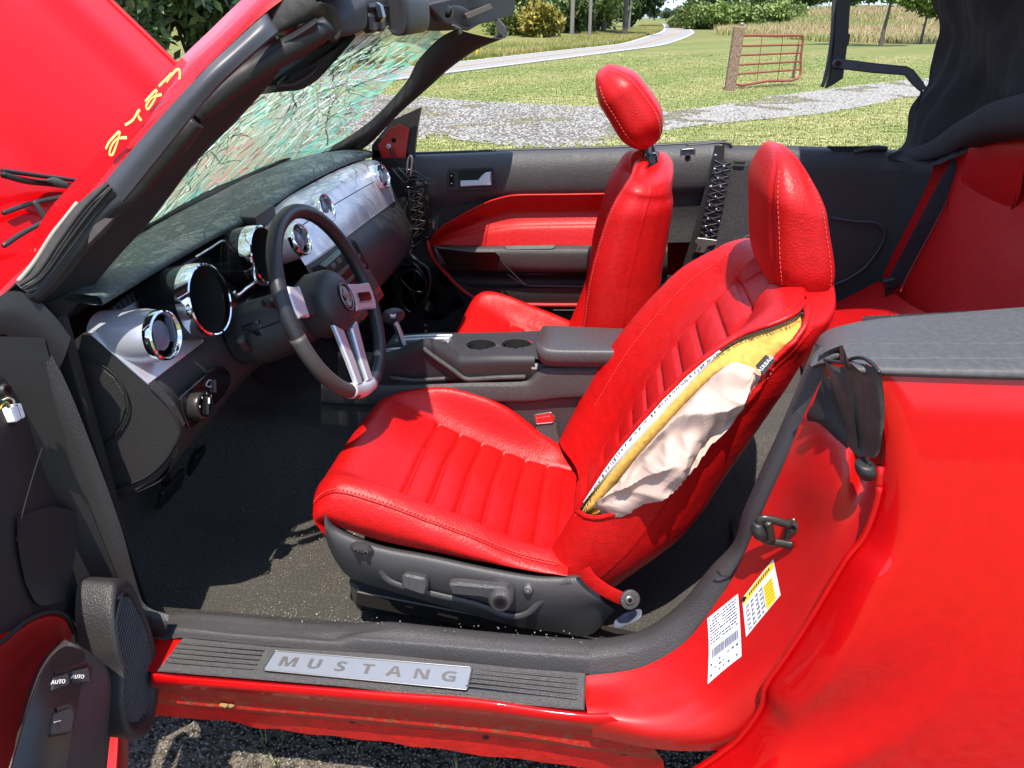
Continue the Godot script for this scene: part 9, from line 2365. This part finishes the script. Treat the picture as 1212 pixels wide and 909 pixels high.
	write_on("lettering", "AUTO", 0.0042, 0.0006, fr, M.white, sw)
	fr = frame(v3(-.6441,.6124,1.0336), v3(-.6484,.5974,1.0174) - v3(-.6399,.6267,1.0492), Vector3(0.85, 0.35, 0.4))
	write_on("lettering", "AUTO", 0.0042, 0.0006, fr, M.white, sw)
	put("switch_mark", bar(v3(-.625,.6159,1.1049), v3(-.6282,.6039,1.0927), 0.0012, 0.001), M.white, ls)
	# speaker pod at the foot of the door
	var sp := part("door_speaker", d)
	var rim_o := [v3(-.7347,.592,.8479),v3(-.7406,.586,.8259),v3(-.749,.5566,.7944),v3(-.7527,.5087,.7808),v3(-.7556,.4328,.7699),v3(-.7528,.3629,.7803),v3(-.7447,.3131,.8104),v3(-.7336,.2949,.852),v3(-.724,.3091,.8877),v3(-.7175,.336,.912),v3(-.7125,.3791,.9309),v3(-.7144,.4296,.9235),v3(-.7209,.4654,.8994),v3(-.7222,.5113,.8945),v3(-.7266,.5631,.878)]
	rows = [shift(rim_o, Vector3(-0.042, 0, 0)), shift(rim_o, Vector3(0.012, 0, 0.0))]
	var ctr := Vector3.ZERO
	for p in rim_o: ctr += p
	ctr /= rim_o.size()
	var lip := []
	var inn := []
	var inn2 := []
	for p in rim_o:
		lip.append(ctr + (p - ctr) * 0.93 + Vector3(0.020, 0, 0))
		inn.append(ctr + (p - ctr) * 0.85 + Vector3(0.016, 0, 0))
		inn2.append(ctr + (p - ctr) * 0.80 + Vector3(0.006, 0, 0))
	rows.append(lip); rows.append(inn); rows.append(inn2)
	var pod := MB.new()
	pod.sheet(smooth_rows(rows, 5, 6, true), false, true)
	put("pod", pod, M.plastic, sp)
	put("grille_back", plate(spl(inn2, 4, true), Vector3(-0.003, 0, 0), 0.0), M.black, sp)
	# grille of fine slanting ribs
	var lo := 1e9; var hi := -1e9
	var zlo := 1e9; var zhi := -1e9
	var poly := PackedVector2Array()
	for p in inn2:
		poly.append(Vector2(p.z, p.y))
		lo = minf(lo, p.y); hi = maxf(hi, p.y)
	var fit := []
	for p in inn2: fit.append(p)
	for k in 34:
		var y := lerpf(lo - 0.06, hi, k / 33.0)
		var a := Vector2(0.4, y + 0.22)
		var b := Vector2(1.6, y - 0.38)
		var cut := Geometry2D.intersect_polyline_with_polygon(PackedVector2Array([a, b]), poly)
		for c in cut:
			if c.size() < 2 or c[0].distance_to(c[c.size() - 1]) < 0.01: continue
			var e0: Vector2 = c[0]
			var e1: Vector2 = c[c.size() - 1]
			put("grille_rib", bar(spk_point(fit, e0), spk_point(fit, e1), 0.0034, 0.004, Vector3.RIGHT, 0.0008), M.plastic_shield, sp)
	put("bright_edge", tube(shift(inn.slice(0, 2) + [inn[14], inn[13], inn[12]], Vector3(0.002, 0, 0)), 0.003, 6, 4), M.slate, sp)
	# lower red door shell and map pocket edge
	rows = [
		[v3(-.8328,.4093,.8294),v3(-.8422,.3316,.7944),v3(-.8423,.2685,.7941),v3(-.835,.215,.8213),v3(-.8188,.1632,.8818)],
		[v3(-.8123,.4076,.829),v3(-.819,.3365,.8037),v3(-.8192,.2733,.8029),v3(-.812,.2204,.8299),v3(-.7957,.1568,.8906)],
		[v3(-.8308,.3658,.7985),v3(-.8376,.2885,.7732),v3(-.837,.2036,.7752),v3(-.832,.1479,.794),v3(-.8185,.0886,.8444)]]
	put("lower_shell", sheet(rows, 4, 5), M.jamb, d)
	# shell of the door behind the trim, with its hem
	var sh := []
	for s in [-0.02, 0.10, 0.35, 0.7, 1.05]:
		var r := []
		for y in [0.98, 0.85, 0.65, 0.45, 0.28]:
			var o := 0.10 + 0.05 * sin(PI * clampf((0.98 - y) / 0.8, 0, 1))
			r.append(Vector3(-0.83, 0, 0.84) + Vector3(0.259, 0, 0.966) * s + Vector3(-0.966, 0, 0.259) * o + Vector3(0, y, 0))
		sh.append(r)
	put("outer_skin", sheet(sh, 4, 4), M.paint, d)
	# wiring plug hanging at the hinge edge
	var pg := part("wiring_plug", car, "white wiring plug dangling at the door's hinge edge")
	put("plug", box(Vector3(0.016, 0.022, 0.024), frame(v3(-.8137,.8761,.8236), Vector3(0.9, 0.1, -0.2), Vector3(0.2, 0.2, 1)), 0.002), M.white, pg)
	put("plug_gap", box(Vector3(0.0166, 0.0226, 0.001), frame(v3(-.8137,.8761,.8236), Vector3(0.9, 0.1, -0.2), Vector3(0.2, 0.2, 1)), 0.0002), M.plastic_fine, pg)
	for q in [[[v3(-.8071,.8907,.8328),v3(-.8061,.9007,.8366),v3(-.8038,.9026,.8452),v3(-.8009,.9007,.856)], Color(0.85, 0.7, 0.25)], [[v3(-.8093,.8877,.8246),v3(-.8104,.8947,.8202),v3(-.8079,.9037,.8298),v3(-.8034,.9085,.8464)], Color(0.85, 0.82, 0.7)], [[v3(-.8059,.8918,.8372),v3(-.8048,.9007,.8415),v3(-.8034,.9085,.8464),v3(-.8009,.9161,.8559)], Color(0.1, 0.5, 0.45)]]:
		put("wire", tube(q[0], 0.0013, 6, 5), mat(q[1], 0.5), pg)
	put("grommet", lathe([Vector2(0, 0.006), Vector2(0.008, 0.005), Vector2(0.010, 0)], v3(-.8131,.9132,.8258), Vector3(1, 0.2, 0), 14), M.rubber, pg)
func spk_point(fit: Array, q: Vector2) -> Vector3:   # a (z, y) place on the speaker face
	var best := Vector3.ZERO
	var w := 0.0
	for p in fit:
		var k := 1.0 / (Vector2(p.z, p.y).distance_squared_to(q) + 0.0008)
		best += p * k
		w += k
	best /= w
	return Vector3(best.x + 0.003, q.y, q.x)


# ---- broken glass and grit inside the car
func build_debris():
	var rng := RandomNumberGenerator.new()
	rng.seed = 91
	var cm := MB.new()
	box(Vector3(1, 0.7, 0.9), Transform3D(), 0.15, cm)
	var crumb := cm.mesh()
	var gm := mat(Color(0.56, 0.60, 0.58), 0.15)
	gm.metallic_specular = 0.8
	var P := []
	for k in 220:   # driver's floor, thickest by the seat rail
		var p := Vector3(rng.randf_range(-0.95, -0.25), 0.303, rng.randf_range(0.15, 0.68))
		if rng.randf() < 0.45: p = Vector3(-0.52 + rng.randfn() * 0.07, 0.303, 0.60 + rng.randfn() * 0.04)
		var s := rng.randf_range(0.0008, 0.0028) * (1.6 if rng.randf() < 0.1 else 1.0)
		P.append(Transform3D(Basis(Vector3(rng.randf(), rng.randf(), rng.randf()).normalized(), rng.randf() * TAU).scaled(Vector3(s, s * 0.7, s)), p))
	for k in 200:   # along the dash below the screen
		var z := rng.randf_range(-0.66, 0.60)
		var p := Vector3(rng.randf_range(-0.86, -0.775), 0, z)
		p.y = 1.004 + 0.012 * smoothstep(0.6, 0.0, absf(z + 0.1)) + 0.002
		var s := rng.randf_range(0.001, 0.0034)
		P.append(Transform3D(Basis(Vector3(rng.randf(), rng.randf(), rng.randf()).normalized(), rng.randf() * TAU).scaled(Vector3(s, s * 0.6, s)), p))
	for k in 60:   # a few on the sill
		var x := rng.randf_range(-0.6, 0.0)
		P.append(Transform3D(Basis(Vector3.UP, rng.randf() * TAU).scaled(Vector3.ONE * rng.randf_range(0.0008, 0.002)), Vector3(x, 0.428 + 0.02 * (x + 0.6), rng.randf_range(0.695, 0.722))))
	tag(many("glass_crumbs", crumb, gm, P), "tiny crumbs of shattered windshield glass on the floor and dash", "broken glass")
	P = []
	var C := []
	var blot := FastNoiseLite.new()
	blot.seed = 14; blot.frequency = 6.0
	for k in 5000:
		var p := Vector3(rng.randf_range(-0.9, -0.3), 0.3015, rng.randf_range(0.3, 0.685))
		var w := blot.get_noise_2d(p.x, p.z) + 0.5 * dent(p.x + 0.56, 0.12) + 0.25 * dent(p.z - 0.62, 0.05)
		if w < rng.randf_range(0.12, 0.5): continue
		var s := rng.randf_range(0.0008, 0.0022)
		P.append(Transform3D(Basis(Vector3.UP, rng.randf() * TAU).scaled(Vector3(s, s * 0.7, s)), p))
		var g := rng.randf_range(0.12, 0.28)
		C.append(Color(g, g * 0.86, g * 0.62))
	var sm := mat(Color(1, 1, 1), 0.95)
	sm.vertex_color_use_as_albedo = true
	tag(many("floor_sand", crumb, sm, P, null, C), "tan sand trodden into the driver's floor carpet", "sand")
	for q in [[Vector3(-0.545, 0.306, 0.625), 0.02], [Vector3(-0.515, 0.306, 0.64), 0.026], [Vector3(-0.49, 0.307, 0.615), 0.016]]:
		var o := thing("glass_shard", "", "glass shard", q[0], "larger glass shards on the driver's floor")
		o.set_meta("label", "%s flat shard of glass lying by the sill on the driver's floor" % ["small", "largest", "middle-sized"][0 if q[1] < 0.018 else 1 if q[1] > 0.022 else 2])
		var r: float = q[1]
		var ol := []
		for k in 5: ol.append(Vector3(cos(k * 1.25 + r * 90) * r * rng.randf_range(0.5, 1.1), 0, sin(k * 1.25 + r * 90) * r * 0.6 * rng.randf_range(0.6, 1.1)))
		var pl := put("shard", plate(ol, Vector3(0, 0.003, 0.0005), 0.0008), glassy(Color(0.70, 0.85, 0.80, 0.55), 0.08), o)
		pl.rotation = Vector3(0.2, r * 50, 0.15)
